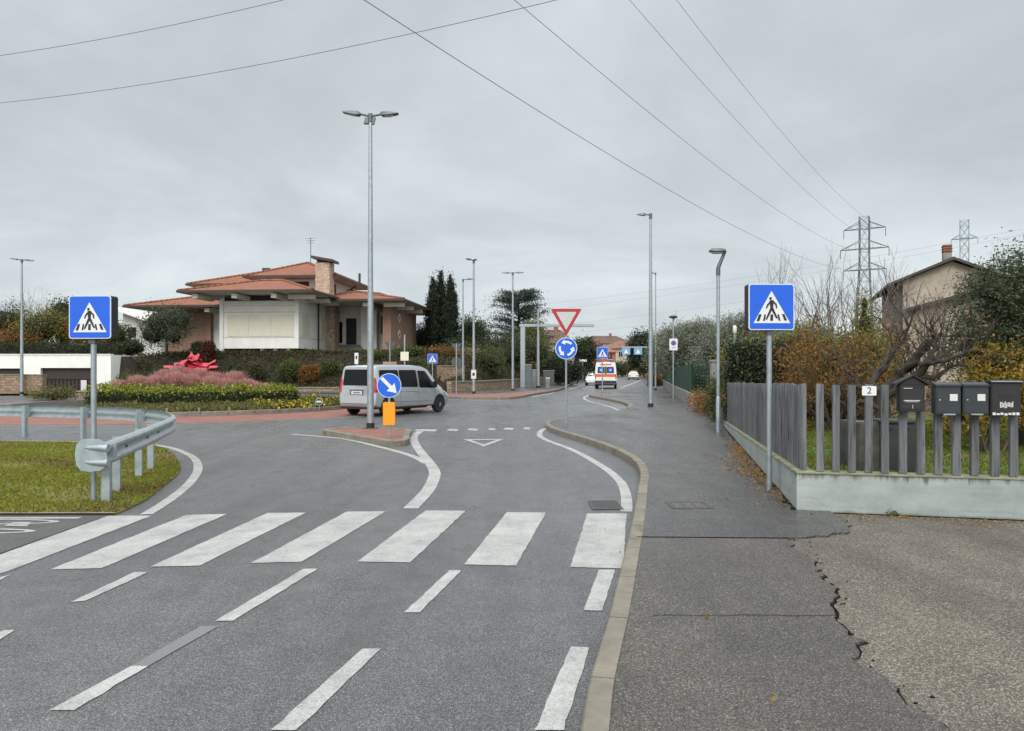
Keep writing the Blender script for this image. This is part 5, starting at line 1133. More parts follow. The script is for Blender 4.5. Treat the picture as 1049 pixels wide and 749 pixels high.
# pink grasses: each tussock its own plant
r_ = np.random.RandomState(21); base_px = np.linspace(124, 268, 9)
for k, px in enumerate(base_px):
    for row in (0, 1):
        d = 33.3 + row * 1.2 + (.8 if k > 6 else 0); px_ = px + row * 7 + r_.uniform(-3, 3); x = X_(px_, d); z = float(zmound(x, d)); hgt = (.92 if 1 < k < 7 else .72) * (1 + .1 * r_.normal()) + (.06 if row else 0); n = 1700
        if k in (0, 8) and row: continue
        th = r_.uniform(0, 2 * np.pi, n); lean = np.abs(r_.normal(0, .42, n)); L_ = hgt * r_.uniform(.55, 1.05, n); b = np.column_stack([x + .12 * r_.normal(size=n), d + .12 * r_.normal(size=n), np.full(n, z)])
        dx, dy = np.cos(th) * np.sin(lean), np.sin(th) * np.sin(lean); mid = b + np.column_stack([dx * L_ * .5, dy * L_ * .5, L_ * .62 * np.cos(lean)]); tip = b + np.column_stack([dx * L_ * 1.25, dy * L_ * 1.25, L_ * np.cos(lean)])
        wv = np.column_stack([-np.sin(th), np.cos(th), np.zeros(n)]) * .022; V = np.stack([b, mid + wv, tip, mid - wv], 1)
        o = quads('pink_grass', V, LF['pink'], loc=(x, d, z)); tag(o, 'feathery pink ornamental grass tussock round the red sculpture', 'ornamental grass', 'pink grass tussocks on the roundabout')
# red sculpture: crumpled folded plates
t = thing('sculpture', 'glossy red crumpled sculpture rising above the pink grasses', 'sculpture', (X_(197, 35.6), 35.6, 1.36)); r2 = random.Random(12)
def shard(c, ang, l, w_, h, tilt, bend):
    m = MB(); n = 6; vs = []; ca, sa = math.cos(ang), math.sin(ang)
    for i in range(n + 1):
        s_ = i / n - .5; x = s_ * l; zz = h + tilt * x + bend * (s_ * 2) ** 2 + r2.gauss(0, .03); ww = w_ * (1 - .55 * abs(s_ * 2) ** 1.5) * r2.uniform(.75, 1.15)
        for v, dz in ((-ww, -.05 + r2.gauss(0, .05)), (-.2 * ww, .09), (.35 * ww, .03), (ww, -.10 + r2.gauss(0, .05))): vs.append((c[0] + x * ca - v * sa, c[1] + x * sa + v * ca, zz + dz))
    for i in range((n + 1) * 4): v = vs[i]; vs.append((v[0], v[1], v[2] - .05))
    K = (n + 1) * 4; fs = []
    for i in range(n):
        for j in range(3): a = i * 4 + j; fs += [(a, a + 1, a + 5, a + 4), (K + a, K + a + 4, K + a + 5, K + a + 1)]
        fs += [(i * 4, i * 4 + 4, K + i * 4 + 4, K + i * 4), (i * 4 + 3, K + i * 4 + 3, K + i * 4 + 7, i * 4 + 7)]
    fs += [(0, K, K + 1, 1), (1, K + 1, K + 2, 2), (2, K + 2, K + 3, 3)] + [(n * 4 + j, n * 4 + j + 1, K + n * 4 + j + 1, K + n * 4 + j) for j in range(3)]
    m.add([(a_ * 1.1, b_, .25 + c_ * .66) for a_, b_, c_ in vs], fs); return m.build('folded_plate', 'redart', t)
for c, a, l, w_, h, ti, be in (((-.55, 0), .1, 1.3, .28, .42, -.02, .05), ((.5, -.05), -.1, 1.35, .26, .42, -.12, .05), ((-.15, .1), .35, 1.3, .3, .62, .15, -.08), ((.25, 0), -.3, 1.1, .28, .72, -.25, -.06), ((-.05, -.1), .05, .8, .26, .92, .1, -.12), ((.02, .05), 1.2, .6, .2, 1.1, .4, .15), ((.28, -.1), -.9, .5, .16, 1.02, -.5, .1), ((-.35, -.2), .6, .7, .2, .72, .35, .05), ((.65, .15), .15, .6, .16, .66, .5, .05), ((-.1, -.2), 0, 1.6, .24, .3, .02, .05), ((-.05, 0), 1.9, .45, .13, 1.25, .9, .05)): shard(c, a, l, w_, h, ti, be)
m = MB(); m.ring([(.6, -.5), (.5, .2), (.3, .45), (.12, .65)], n=9); m.build('plinth', 'redart', t)
# ------------------------------------------------------------------ vehicles
def interp(st, x, k):
    for a, b in zip(st, st[1:]):
        if a[0] <= x <= b[0]: t_ = (x - a[0]) / max(1e-6, b[0] - a[0]); return a[k] + (b[k] - a[k]) * t_
    return st[-1][k] if x > st[-1][0] else st[0][k]
def halfw(st, x, z):
    zb, zl, zt, wb, wt = (interp(st, x, k) for k in range(1, 6))
    if z <= zl: return wb
    t_ = min(1, (z - zl) / max(.01, zt - .1 - zl)); mid = (wb + wt) / 2 + .01
    if z > zt - .1: return wt - .04 * min(1, (z - zt + .1) / .065)
    return wb + (mid - wb) * t_ * 2 if t_ < .5 else mid + (wt - mid) * (t_ - .5) * 2
def body(st, paint, parent):
    m = MB(); vs = []
    for s_ in st:
        x, zb, zl, zt, wb, wt, sh = s_; h = [(0, zb), (wb * .86, zb), (wb * .97, zb + .07), (wb, zb + .2), (wb + .008, (zb + zl) / 2), (wb, zl), ((wb + wt) / 2 + .01, (zl + zt - .1) / 2), (wt, zt - .1), (wt - .04, zt - .035), (wt - .14, zt), (0, zt + .025)]
        ring = h + [(-a, b) for a, b in h[-2:0:-1]]
        for a, b in ring: vs.append((x + sh * (b - zb) / max(.1, zt - zb), a, b))
    K = 20; n = len(st); m.add(vs, [(i * K + j, i * K + (j + 1) % K, (i + 1) * K + (j + 1) % K, (i + 1) * K + j) for i in range(n - 1) for j in range(K)] + [tuple(range(K))[::-1], tuple((n - 1) * K + j for j in range(K))])
    return m.build('body', paint, parent, smooth=38)
def side(st, poly, s_, off, thick=.004):
    tr = [[poly[i] for i in t_] for t_ in tessellate_polygon([[Vector((p[0], p[1], 0)) for p in poly]])]
    md_ = lambda a, b: ((a[0] + b[0]) / 2, (a[1] + b[1]) / 2)
    for _ in range(3): tr = [q for a, b, c in tr for q in ((a, md_(a, b), md_(a, c)), (md_(a, b), b, md_(b, c)), (md_(a, c), md_(b, c), c), (md_(a, b), md_(b, c), md_(a, c)))]
    m = MB(); ix = {}
    for t_ in tr:
        f_ = []
        for x, z in t_:
            k = (round(x, 5), round(z, 5))
            if k not in ix: ix[k] = len(m.v); m.v.append((x, s_ * (halfw(st, x, z) + off + .004), z))
            f_.append(ix[k])
        if len(set(f_)) == 3: m.f.append(tuple(f_)); m.mi.append(0)
    return m
def rpoly(p, r=.06): return tri_round(p, r)
def rear(st, poly, off, thick=.006):
    x0, zb, zl, zt, wb, wt, sh = st[0]; f = lambda y, z, w_: (x0 + sh * (z - zb) / (zt - zb) - w_, y, z); return MB().prism(poly, off - thick, off, f)
def wheel(parent, x, y, r, s_, wd=.2):
    m = MB(); m.ring([(r * .66, -wd / 2), (r * .92, -wd / 2), (r, -wd * .3), (r, wd * .3), (r * .92, wd / 2), (r * .66, wd / 2)], (x, y, r), 'y', 28); w_ = m.build('wheel', 'tyre', parent, smooth=40)
    m = MB(); m.ring([(r * .66, -.03), (r * .63, .0), (r * .5, .012), (r * .2, .03), (r * .06, .03)] if s_ > 0 else [(r * .06, -.03), (r * .2, -.03), (r * .5, -.012), (r * .63, 0), (r * .66, .03)], (x, y + s_ * wd * .38, r), 'y', 28); m.build('rim', 'rim', w_, smooth=40)
    m = MB()
    for k in range(7): a = 2 * math.pi * k / 7; m.ring([(r * .07, -.002), (r * .07, .004)], (x + r * .44 * math.cos(a), y + s_ * (wd * .38 + .022), r + r * .44 * math.sin(a)), 'y', 8)
    m.build('rim_holes', 'ink', w_)
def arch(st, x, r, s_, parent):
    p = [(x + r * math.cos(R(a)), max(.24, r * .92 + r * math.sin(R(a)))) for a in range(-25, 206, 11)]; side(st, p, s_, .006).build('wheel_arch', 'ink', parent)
# silver van
t = thing('van', 'silver people carrier van with dark windows driving round the roundabout', 'van', (-5.1, 27.6, 0), R(58)); W = .95
lc = lambda m, n_, mt_, p=t, **k: m.build(n_, mt_, p, **k)
st = [(0, .46, 1.02, 1.86, .86, .76, .10), (.06, .36, 1.02, 1.91, .93, .78, .09), (.3, .30, 1.02, 1.93, .95, .79, .05), (1., .28, 1.02, 1.95, .955, .79, 0), (2.4, .28, 1.0, 1.95, .955, .79, 0), (3.0, .28, .98, 1.92, .95, .78, 0), (3.35, .28, .97, 1.82, .95, .77, 0), (3.75, .28, .95, 1.5, .945, .75, 0), (4.05, .28, .92, 1.22, .93, .74, 0), (4.4, .28, .82, 1.05, .90, .72, 0), (4.65, .30, .70, .88, .84, .66, 0), (4.8, .36, .55, .66, .70, .55, 0)]
V0 = bpy.data.objects.new('shell', None); bpy.data.objects.remove(V0)
for o_ in (0,):
    bd = body(st, 'silver', t); bd.location.y = .95
def vs_(m, n_, mt_, p=None, **k): o = m.build(n_, mt_, p or t, **k); o.location.y = .95; return o
for s_ in (-1, 1):
    vs_(side(st, rpoly([(.30, 1.12), (1.42, 1.10), (1.42, 1.76), (.36, 1.76)], .07), s_, .007), 'side_window', 'glass'); vs_(side(st, rpoly([(1.47, 1.10), (2.52, 1.08), (2.52, 1.76), (1.47, 1.76)], .05), s_, .007), 'side_window', 'glass')
    vs_(side(st, rpoly([(2.62, 1.06), (3.68, 1.02), (3.52, 1.28), (3.12, 1.72), (2.62, 1.74)], .06), s_, .007), 'door_window', 'glass')
    for x in (.75, 3.95): arch(st, x, .40, s_, t); bpy.data.objects[-1] if 0 else None
    h_ = MB()
    for x0_, z0_, x1_, z1_ in ((2.57, .42, 2.57, 1.75), (3.62, .5, 3.62, 1.0), (1.45, .40, 1.45, 1.05), (1.45, .9, 2.55, .9)):
        if s_ < 0 or x0_ != 1.45: h_ = side(st, [(x0_ - .006, z0_), (x0_ + .006 if x0_ == x1_ else x1_, z0_), (x1_ + .006 if x0_ == x1_ else x1_, z1_ if x0_ == x1_ else z0_ + .012), (x0_ - .006, z1_ if x0_ == x1_ else z0_ + .012)], s_, .004); vs_(h_, 'panel_gap', 'ink')
    for x in (2.35, 2.8): vs_(side(st, rpoly([(x, .90), (x + .2, .90), (x + .2, .95), (x, .95)], .015), s_, .035, .03), 'door_handle', 'silver')
    vs_(side(st, rpoly([(1.2, .55), (3.45, .52), (3.45, .585), (1.2, .62)], .02), s_, .018, .016), 'rub_strip', 'silver')
    vs_(MB().tube([(3.45, s_ * .93, 1.08), (3.42, s_ * 1.08, 1.12)], .03, 6), 'mirror_arm', 'black'); m = MB(); m.box((3.42, s_ * 1.10, 1.17), (.12, .20, .26)); vs_(m, 'mirror', 'black', bevel=.03)
    vs_(side(st, rpoly([(.02, .92), (.16, .92), (.14, 1.42), (.06, 1.50)], .03), s_, .012, .02), 'tail_light', 'taillight')
    vs_(rear(st, rpoly([(s_ * .80, .90), (s_ * .905, .90), (s_ * .835, 1.46), (s_ * .76, 1.40)], .03), .012), 'tail_light', 'taillight')
    vs_(side(st, rpoly([(4.36, .72), (4.66, .62), (4.56, .80), (4.3, .90)], .03), s_, .01), 'headlight', 'lamp')
    for x in (.75, 3.95): wheel(t, x, .95 + s_ * .84, .335, s_)
for o in [c for c in t.children if c.name.startswith('wheel_arch')]: o.location.y = .95
vs_(rear(st, rpoly([(-.74, 1.17), (.74, 1.17), (.66, 1.78), (-.66, 1.78)], .07), .007), 'rear_window', 'glass')
vs_(rear(st, rpoly([(-.78, .50), (.78, .50), (.78, .78), (-.78, .78)], .04), .05, .05), 'rear_bumper', 'silver', bevel=.015)
vs_(rear(st, rpoly([(-.34, .82), (.34, .82), (.34, 1.00), (-.34, 1.00)], .02), .006), 'plate_recess', 'dsteel')
pl = vs_(rear(st, [(-.26, .845), (.26, .845), (.26, .955), (-.26, .955)], .012), 'number_plate', 'white'); m = MB(); 
for k in range(7): m.bb((-.014, -.20 + .058 * k, .87), (-.02, -.165 + .058 * k, .93)); 
m.v = [(a + .10 * (.9 - .46) / 1.4 - .0, b, c) for a, b, c in m.v]; m.build('plate_characters', 'ink', pl)
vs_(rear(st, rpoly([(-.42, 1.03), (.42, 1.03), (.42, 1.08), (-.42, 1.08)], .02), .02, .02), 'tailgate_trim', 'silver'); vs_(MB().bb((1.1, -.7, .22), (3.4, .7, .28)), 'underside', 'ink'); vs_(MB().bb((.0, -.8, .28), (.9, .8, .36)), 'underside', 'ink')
m = MB(); m.tube([(1., 0, 1.98), (.9, 0, 2.1)], .012, 5); vs_(m, 'aerial', 'black')
m = MB(); n_ = 5
for i, (x, z0_) in enumerate(((3.38, 1.80), (3.75, 1.49), (4.03, 1.235))): m.v += [(x + .012, -.66, z0_ + .018), (x + .012, .66, z0_ + .018)]
m.f = [(0, 1, 3, 2), (2, 3, 5, 4)]; m.mi = [0, 0]; vs_(m, 'windscreen', 'glass')
# ambulance
d = 67.; t = thing('ambulance', 'white ambulance with an orange band and blue rear windows driving away', 'ambulance', (X_(620.5, d), d, 0), R(90 - 8)); st = [(0, .5, 1.2, 2.36, .97, .86, .06), (.08, .42, 1.2, 2.40, 1.0, .88, .06), (1.5, .36, 1.2, 2.42, 1.0, .88, 0), (4., .36, 1.2, 2.42, 1.0, .88, 0), (4.4, .36, 1.15, 2.1, 1.0, .86, 0), (5., .36, 1.0, 1.4, .98, .84, 0), (5.5, .4, .8, 1.1, .9, .8, 0), (5.7, .45, .7, .8, .8, .7, 0)]; body(st, 'vanwhite', t)
for s_ in (-1, 1):
    rear(st, rpoly([(s_ * .12, 1.42), (s_ * .74, 1.42), (s_ * .70, 1.98), (s_ * .12, 1.98)], .05), .008).build('rear_window', 'glass', t); rear(st, rpoly([(s_ * .22, 1.5), (s_ * .62, 1.5), (s_ * .60, 1.90), (s_ * .22, 1.90)], .03), .012).build('window_emblem', 'blue', t); rear(st, [(s_ * .34, 1.62), (s_ * .5, 1.62), (s_ * .5, 1.78), (s_ * .34, 1.78)], .015).build('window_mark', 'curtain', t)
    rear(st, rpoly([(s_ * .86, .9), (s_ * .96, .9), (s_ * .95, 1.25), (s_ * .86, 1.25)], .02), .016).build('tail_light', 'taillight', t); MB().bb((.1, s_ * .55 - .16, 2.40), (.3, s_ * .55 + .16, 2.5)).build('beacon', 'blue', t)
    side(st, [(.1, 1.12), (5., 1.05), (5., 1.28), (.1, 1.34)], s_, .006).build('orange_band', 'vanorange', t); wheel(t, .95, s_ * .86, .36, s_, .24); wheel(t, 4.7, s_ * .86, .36, s_, .24)
    MB().bb((4.3, s_ * 1.02, 1.25), (4.42, s_ * 1.26, 1.62)).build('mirror', 'black', t, bevel=.02)
rear(st, [(-.96, 1.08), (.96, 1.08), (.94, 1.34), (-.94, 1.34)], .009).build('orange_band', 'vanorange', t); rear(st, [(-.10, 1.36), (.10, 1.36), (.10, 2.02), (-.10, 2.02)], .010).build('yellow_panel', LF['flower'], t); rear(st, rpoly([(-.96, .48), (.96, .48), (.96, .74), (-.96, .74)], .03), .08, .08).build('rear_bumper', 'black', t)
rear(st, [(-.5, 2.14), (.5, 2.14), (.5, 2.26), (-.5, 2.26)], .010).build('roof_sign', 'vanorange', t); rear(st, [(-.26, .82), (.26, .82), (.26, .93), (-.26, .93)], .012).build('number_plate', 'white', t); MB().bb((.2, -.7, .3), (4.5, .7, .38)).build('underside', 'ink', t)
def small_car(label, px, d, rz, paint, group=None):
    t = thing('car', label, 'car', (X_(px, d), d, 0), rz); st = [(0, .4, .8, .95, .72, .62, .0), (.1, .3, .82, 1.02, .80, .66, 0), (.35, .26, .85, 1.25, .84, .62, 0), (.9, .24, .86, 1.44, .86, .58, 0), (2., .24, .86, 1.46, .86, .58, 0), (2.7, .24, .84, 1.2, .86, .62, 0), (3.1, .24, .82, .98, .85, .66, 0), (3.8, .28, .7, .82, .8, .66, 0), (4., .35, .55, .65, .68, .55, 0)]; body(st, paint, t)
    m = MB(); m.add([(.16, -.52, 1.06), (.16, .52, 1.06), (.72, .48, 1.40), (.72, -.48, 1.40)], [(0, 1, 2, 3)]).add([(.10, -.54, 1.07), (.10, .54, 1.07), (.66, .5, 1.41), (.66, -.5, 1.41)], [(3, 2, 1, 0)]); m.build('rear_window', 'glass', t)
    m = MB(); m.add([(3.08, -.56, 1.03), (3.08, .56, 1.03), (2.1, .5, 1.46), (2.1, -.5, 1.46)], [(3, 2, 1, 0)]); m.build('windscreen', 'glass', t)
    for s_ in (-1, 1):
        side(st, rpoly([(.7, .92), (2.7, .9), (2.2, 1.34), (.95, 1.34)], .06), s_, .008).build('side_window', 'glass', t); wheel(t, .75, s_ * .76, .31, s_, .18); wheel(t, 3.2, s_ * .76, .31, s_, .18)
        rear(st, rpoly([(s_ * .5, .62), (s_ * .74, .62), (s_ * .74, .78), (s_ * .5, .78)], .02), .03, .03).build('tail_light', 'taillight', t); MB().bb((3.72, s_ * .5 - .14, .55), (3.9, s_ * .5 + .14, .72)).build('headlight', 'headlight', t)
    MB().bb((-.06, -.7, .3), (.1, .7, .45)).build('rear_bumper', 'black', t); return t
small_car('white car driving away far down the road ahead of the ambulance', 648.8, 122, R(90 - 10), 'vanwhite')
small_car('pale oncoming car half hidden behind the ambulance', 608.6, 84, R(-90 - 8), 'vanwhite')
small_car('dark car parked by the pavement far down the road', 672.5, 118, R(90 - 10), 'backplate')
# ------------------------------------------------------------------ near side, behind the fences
t = hedge('laurel_hedge', 'dark evergreen hedge rising behind the wooden paling fence', 'hedge', cat([(6.85, 22.3), (7.7, 21.0), (8.5, 20.3), (9.3, 20.0)], 6), 1.2, 2.12, .3, 'laurel', .085, 1200, 31, wob=.13, asp=.55)
t = thing('concrete_post', 'mossy concrete gate post between the green fence and the wooden fence', 'post', (X_(731, 24), 24, .1)); MB().box((0, 0, (Z_(371, 24) - .1) / 2), (.20, .2, Z_(371, 24) - .1)).build('shaft', 'concrete', t, bevel=.015); MB().box((0, 0, Z_(371, 24) - .06), (.26, .26, .07)).build('cap', 'concrete', t, bevel=.01)
t = thing('garden_lamp', 'slim green garden lamp post with a pale lantern above the dark hedge', 'lamp', (X_(752.7, 25), 25, .3)); MB().tube([(0, 0, -.1), (0, 0, Z_(341, 25) - .3)], .05, 10).build('pole', 'poleg', t, smooth=50); MB().ring([(.05, 0), (.065, .05), (.065, .2), (.04, .25)], (0, 0, Z_(341, 25) - .3), n=14).build('lantern', 'lamp', t, smooth=50)
# olive trees and shrubs beyond the green fence
OG = 'olive trees beyond the green fence'
tree('olive_tree', 'silvery olive tree with a wide crown behind the green mesh fence', 'tree', (12.4, 50, .2), 1.6, .16, [(0, 0, 3.1, 2.5, 2.4, 1.7), (-1.5, -.4, 2.6, 1.4, 1.5, 1.4), (1.7, .3, 2.9, 1.7, 1.6, 1.5), (.5, 0, 3.9, 1.5, 1.4, 1.0), (-.9, .2, 3.8, 1.0, 1.1, .8)], 'olive', .15, 2300, 16, .22, 41, OG, .5, asp=.26)
tree('olive_tree', 'large olive tree nearest the wooden fence, its crown touching the park lamp', 'tree', (11.2, 36, .2), 1.4, .17, [(0, 0, 2.7, 2.0, 2.0, 1.4), (-1.3, 0, 2.2, 1.2, 1.3, 1.2), (1.5, .2, 2.4, 1.5, 1.5, 1.3), (-.1, 0, 3.55, 1.0, 1.1, .75), (1.1, .1, 3.2, .9, .9, .8)], 'olive', .115, 2600, 16, .17, 42, OG, .5, asp=.26)
tree('olive_tree', 'narrow dark olive tree at the far end of the green mesh fence', 'tree', (14.6, 68, .2), 1.9, .16, [(0, 0, 3.4, 2.2, 2, 2.0), (-.9, 0, 2.7, 1.5, 1.5, 1.4), (.9, 0, 3.9, 1.4, 1.4, 1.2)], 'olive', .19, 1300, 16, .26, 43, OG, .55, asp=.3)
tree('olive_tree', 'pale olive tree between the park lamp and the crossing sign', 'tree', (12.2, 31.5, .2), 1.3, .15, [(0, 0, 2.3, 1.7, 1.6, 1.1), (1.3, 0, 2.2, 1.4, 1.3, 1.1), (-1.1, 0, 2.1, 1.2, 1.2, 1.0), (.2, 0, 3.0, 1.0, 1., .6)], 'olive', .10, 2000, 16, .16, 44, OG, .5, asp=.26)
bush('shrub', 'yellow green climber spilling over the dark hedge near the park lamp', 'shrub', (8.6, 26.5, .3), [(0, 0, 1.9, 1.3, .8, .8), (1.4, .2, 2.3, 1.1, .8, .7)], 'yellowg', .10, 420, 12, .2, 45)
bush('shrub', 'brown withered shrub and ivy at the foot of the concrete gate post', 'shrub', (7.3, 26.6, .12), [(0, 0, .35, .55, 1.1, .38), (.25, 2.2, .42, .6, 1.0, .4), (-.15, -1.6, .3, .35, .6, .3)], 'rust', .075, 420, 12, .13, 46, core=.5)
bush('shrub', 'green ivy clump climbing the concrete gate post', 'shrub', (X_(733, 23.6), 23.6, .12), [(0, 0, .5, .3, .3, .5), (0, 0, 1.1, .2, .2, .4)], 'mid', .07, 150, 12, .09, 47, core=0)
# green mesh fence on its low wall
gl = [(8.15, 33.6), (12.0, 56), (16.2, 79.8)]
t = thing('low_wall', 'low brown concrete wall carrying the green mesh fence', 'wall', (*gl[0], .1)); m = MB(); L_, Q_ = offs(gl, .15), offs(gl, -.15)
for i in (0, 1): m.hexa([(*Q_[i], .05), (*Q_[i + 1], .05), (*L_[i + 1], .05), (*L_[i], .05), (*Q_[i], .70), (*Q_[i + 1], .66), (*L_[i + 1], .66), (*L_[i], .70)])
m.build('wall', 'concrete', t, world=True); m = MB(); m.hexa([(8.02, 33.4, .05), (9.6, 33.2, .05), (9.6, 33.5, .05), (8.02, 33.7, .05), (8.02, 33.4, .7), (9.6, 33.2, .70), (9.6, 33.5, .70), (8.02, 33.7, .7)]); m.build('return_wall', 'stone2', t, world=True)
t = thing('mesh_fence', 'dark green mesh fence with thin posts on the low wall', 'fence', (8.2, 33.7, .7)); zf = 1.95
segs = [((8.2, 33.75), (12.0, 56.1)), ((12., 56.1), (16.2, 79.8)), ((8.2, 33.75), (9.55, 33.45))]
for k, (a, b) in enumerate(segs):
    l = math.dist(a, b); n = max(2, int(l / 2.4)); ux, uy = (b[0] - a[0]) / l, (b[1] - a[1]) / l; ang = math.atan2(uy, ux)
    for i in range(n + (k != 0)): s_ = l * i / n; MB().tube([(a[0] + ux * s_, a[1] + uy * s_, .6), (a[0] + ux * s_, a[1] + uy * s_, zf + .06)], .035, 8).build('post', 'netgreen', t, world=True)
    m = MB()
    if k < 2: m.box(((a[0] + b[0]) / 2, (a[1] + b[1]) / 2, (zf + .75) / 2), (l, .02, zf - .76), ang); m.build('net', 'netgreen', t, world=True)
    m = MB(); st_ = .12 if k == 2 else .3
    for i in range(int(l / st_)): s_ = st_ * i; m.tube([(a[0] + ux * s_ - uy * -.03, a[1] + uy * s_ - .0, .72), (a[0] + ux * s_ - uy * -.03, a[1] + uy * s_, zf)], .012 if k == 2 else .018, 4)
    for z in np.linspace(.76, zf, 9): m.tube([(a[0] + uy * .03, a[1], z), (b[0] + uy * .03, b[1], z)], .010, 4)
    m.build('mesh', 'netgreen', t, world=True)
struct(MB().prism([(8.3, 33.6), (9.6, 33.4), (14, 33), (20, 79), (16.4, 79)], .05, .66).build('lawn', 'lawn'))
grass('garden_grass', 'bright green garden grass behind the return of the mesh fence', 'grass', [(8.4, 34), (12.5, 33.6), (13.5, 40), (9.4, 40)], .66, 9000, .10, .04, 'lawn', 15)
hedge('hedge', 'dark green hedge screening the garden behind the mesh fence', 'hedge', [(10.4, 42), (12.5, 41), (15.5, 40)], 1., 1.5, .6, 'dark', .12, 260, 48)
hedge('hedge', 'far reddish trimmed hedge end beside the pavement down the road', 'hedge', [(13.9, 73), (15.5, 80), (18, 92)], .9, 1.05, .1, 'rust', .2, 120, 49)
# brown shrub with bare arching twigs in front of the dark hedge
def twiggy(name, label, base, n, L0, r0, depth, spread, seed, leaf=None, size=.06, per=4, mt='twig', up=.05, lean=.6, cat_='shrub', nch=3, sig=.08, group=None, droop=0., shrink=.68, wig=.12):
    rng = np.random.RandomState(seed); t = thing(name, label, cat_, base, group=group); mb = MB(); tips = []
    for k in range(n):
        a = 2 * math.pi * (k + rng.uniform(0, .7)) / n; d = (math.cos(a) * lean, math.sin(a) * lean, 1.)
        grow(mb, (base[0] + .08 * math.cos(a), base[1] + .08 * math.sin(a), base[2] - .1), d, L0 * rng.uniform(.8, 1.15), r0, depth, rng, spread, nch, droop, tips, 4, shrink, wig, up)
    mb.build('branches', mt, t, world=True, smooth=80)
    if leaf:
        p = np.repeat(np.array(tips), per, 0); p = p + rng.normal(size=p.shape) * sig; p = p[p[:, 2] > base[2] + .1]; quads('foliage', leaves(p, size, rng, .5, .1), LF[leaf], t)
    return t
twiggy('shrub', 'rust brown shrub with arching bare twigs behind the crossing sign', (7.25, 16.6, .4), 9, .95, .035, 4, .55, 51, 'rust', .062, 4, lean=.75, sig=.10)
twiggy('shrub', 'rusty golden shrub with dense fine twigs behind the number plate picket', (8.45, 18.2, .4), 8, 1.0, .035, 4, .5, 52, 'rust', .065, 4, lean=.55, sig=.11)
bush('shrub', 'golden green leafy shrub mass under the pale conifer tip', 'shrub', (8.1, 17.4, .4), [(-.1, 0, 1.3, .7, .7, .8), (.4, .2, 1.7, .6, .6, .6), (-.6, .3, 1.6, .6, .6, .6), (.1, 0, .7, .8, .7, .5)], 'yellowg', .07, 620, 13, .16, 53, core=.5)
tree('conifer', 'pale yellow green conifer tip rising beneath the lattice pylon', 'tree', (9.65, 20.3, .4), 2.2, .07, [(0, 0, 1.6, .6, .6, 1.2), (0, 0, 2.6, .4, .4, .8), (0, 0, 3.15, .2, .2, .5)], 'yellowg', .085, 420, 14, .1, 54, core=.4, asp=.25, limbs=3)
# gnarled pruned tree
def gnarl():
    rng = np.random.RandomState(61); base = (X_(902, 13.2), 13.2, .4); t = thing('garden_tree', 'gnarled dark pruned tree with crooked boughs behind the wooden letter box', 'tree', base); mb = MB(); tips = []
    W = lambda px, py, d: P3(px, py, d)
    mb.tube([W(901, 470, 13.2), W(903, 440, 13.2), W(905, 420, 13.2), W(903, 402, 13.2)], [.17, .13, .12, .11], 10, False)
    for pts, rs in (([(903, 404, 13.2), (915, 392, 13.1), (925, 378, 13.), (940, 365, 12.9), (952, 352, 12.8), (966, 340, 12.7)], [.10, .095, .085, .07, .05, .02]), ([(904, 405, 13.2), (922, 398, 13.0), (938, 385, 12.8), (950, 372, 12.6), (957, 352, 12.6), (953, 335, 12.5)], [.10, .085, .08, .065, .045, .015]), ([(901, 404, 13.2), (893, 390, 13.4), (905, 376, 13.5), (917, 358, 13.6), (926, 345, 13.6), (930, 328, 13.6)], [.09, .07, .06, .05, .035, .012]),
                    ([(925, 378, 13.), (940, 372, 12.7), (962, 370, 12.4), (985, 362, 12.2), (1005, 358, 12.1)], [.06, .05, .04, .03, .012]), ([(950, 372, 12.6), (968, 362, 12.9), (985, 350, 13.), (1008, 346, 13.1)], [.045, .035, .025, .01]), ([(898, 402, 13.2), (880, 396, 13.3), (868, 400, 13.5), (856, 392, 13.6)], [.07, .05, .035, .015]), ([(880, 396, 13.3), (872, 384, 13.4), (862, 378, 13.4)], [.04, .03, .01]), ([(903, 420, 13.2), (885, 412, 13.3), (868, 416, 13.4), (850, 408, 13.4)], [.06, .045, .03, .012]), ([(938, 385, 12.8), (960, 388, 12.6), (975, 376, 12.5), (998, 377, 12.4)], [.05, .04, .03, .01])):
        P_ = cat([W(*p) for p in pts], 4); R_ = np.interp(np.linspace(0, 1, len(P_)), np.linspace(0, 1, len(rs)), rs); P_ = [tuple(np.array(p) + rng.normal(size=3) * .018) for p in P_]; mb.tube(P_, [float(r) * rng.uniform(.88, 1.15) for r in R_], 8, False)
        for p in P_[6::2]:
            for k in range(2): grow(mb, p, Vector((rng.normal() * .5, rng.normal() * .5, .9)), .42 * rng.uniform(.6, 1.3), .012, 2, rng, .45, 2, 0, tips, 3, .7, .1)
    mb.build('trunk', 'bark', t, world=True, smooth=70); p = np.array(tips); p = p[rng.uniform(size=len(p)) < .25]; quads('crown', leaves(p + rng.normal(size=p.shape) * .03, .05, rng, .5), LF['rust'], t)
gnarl()
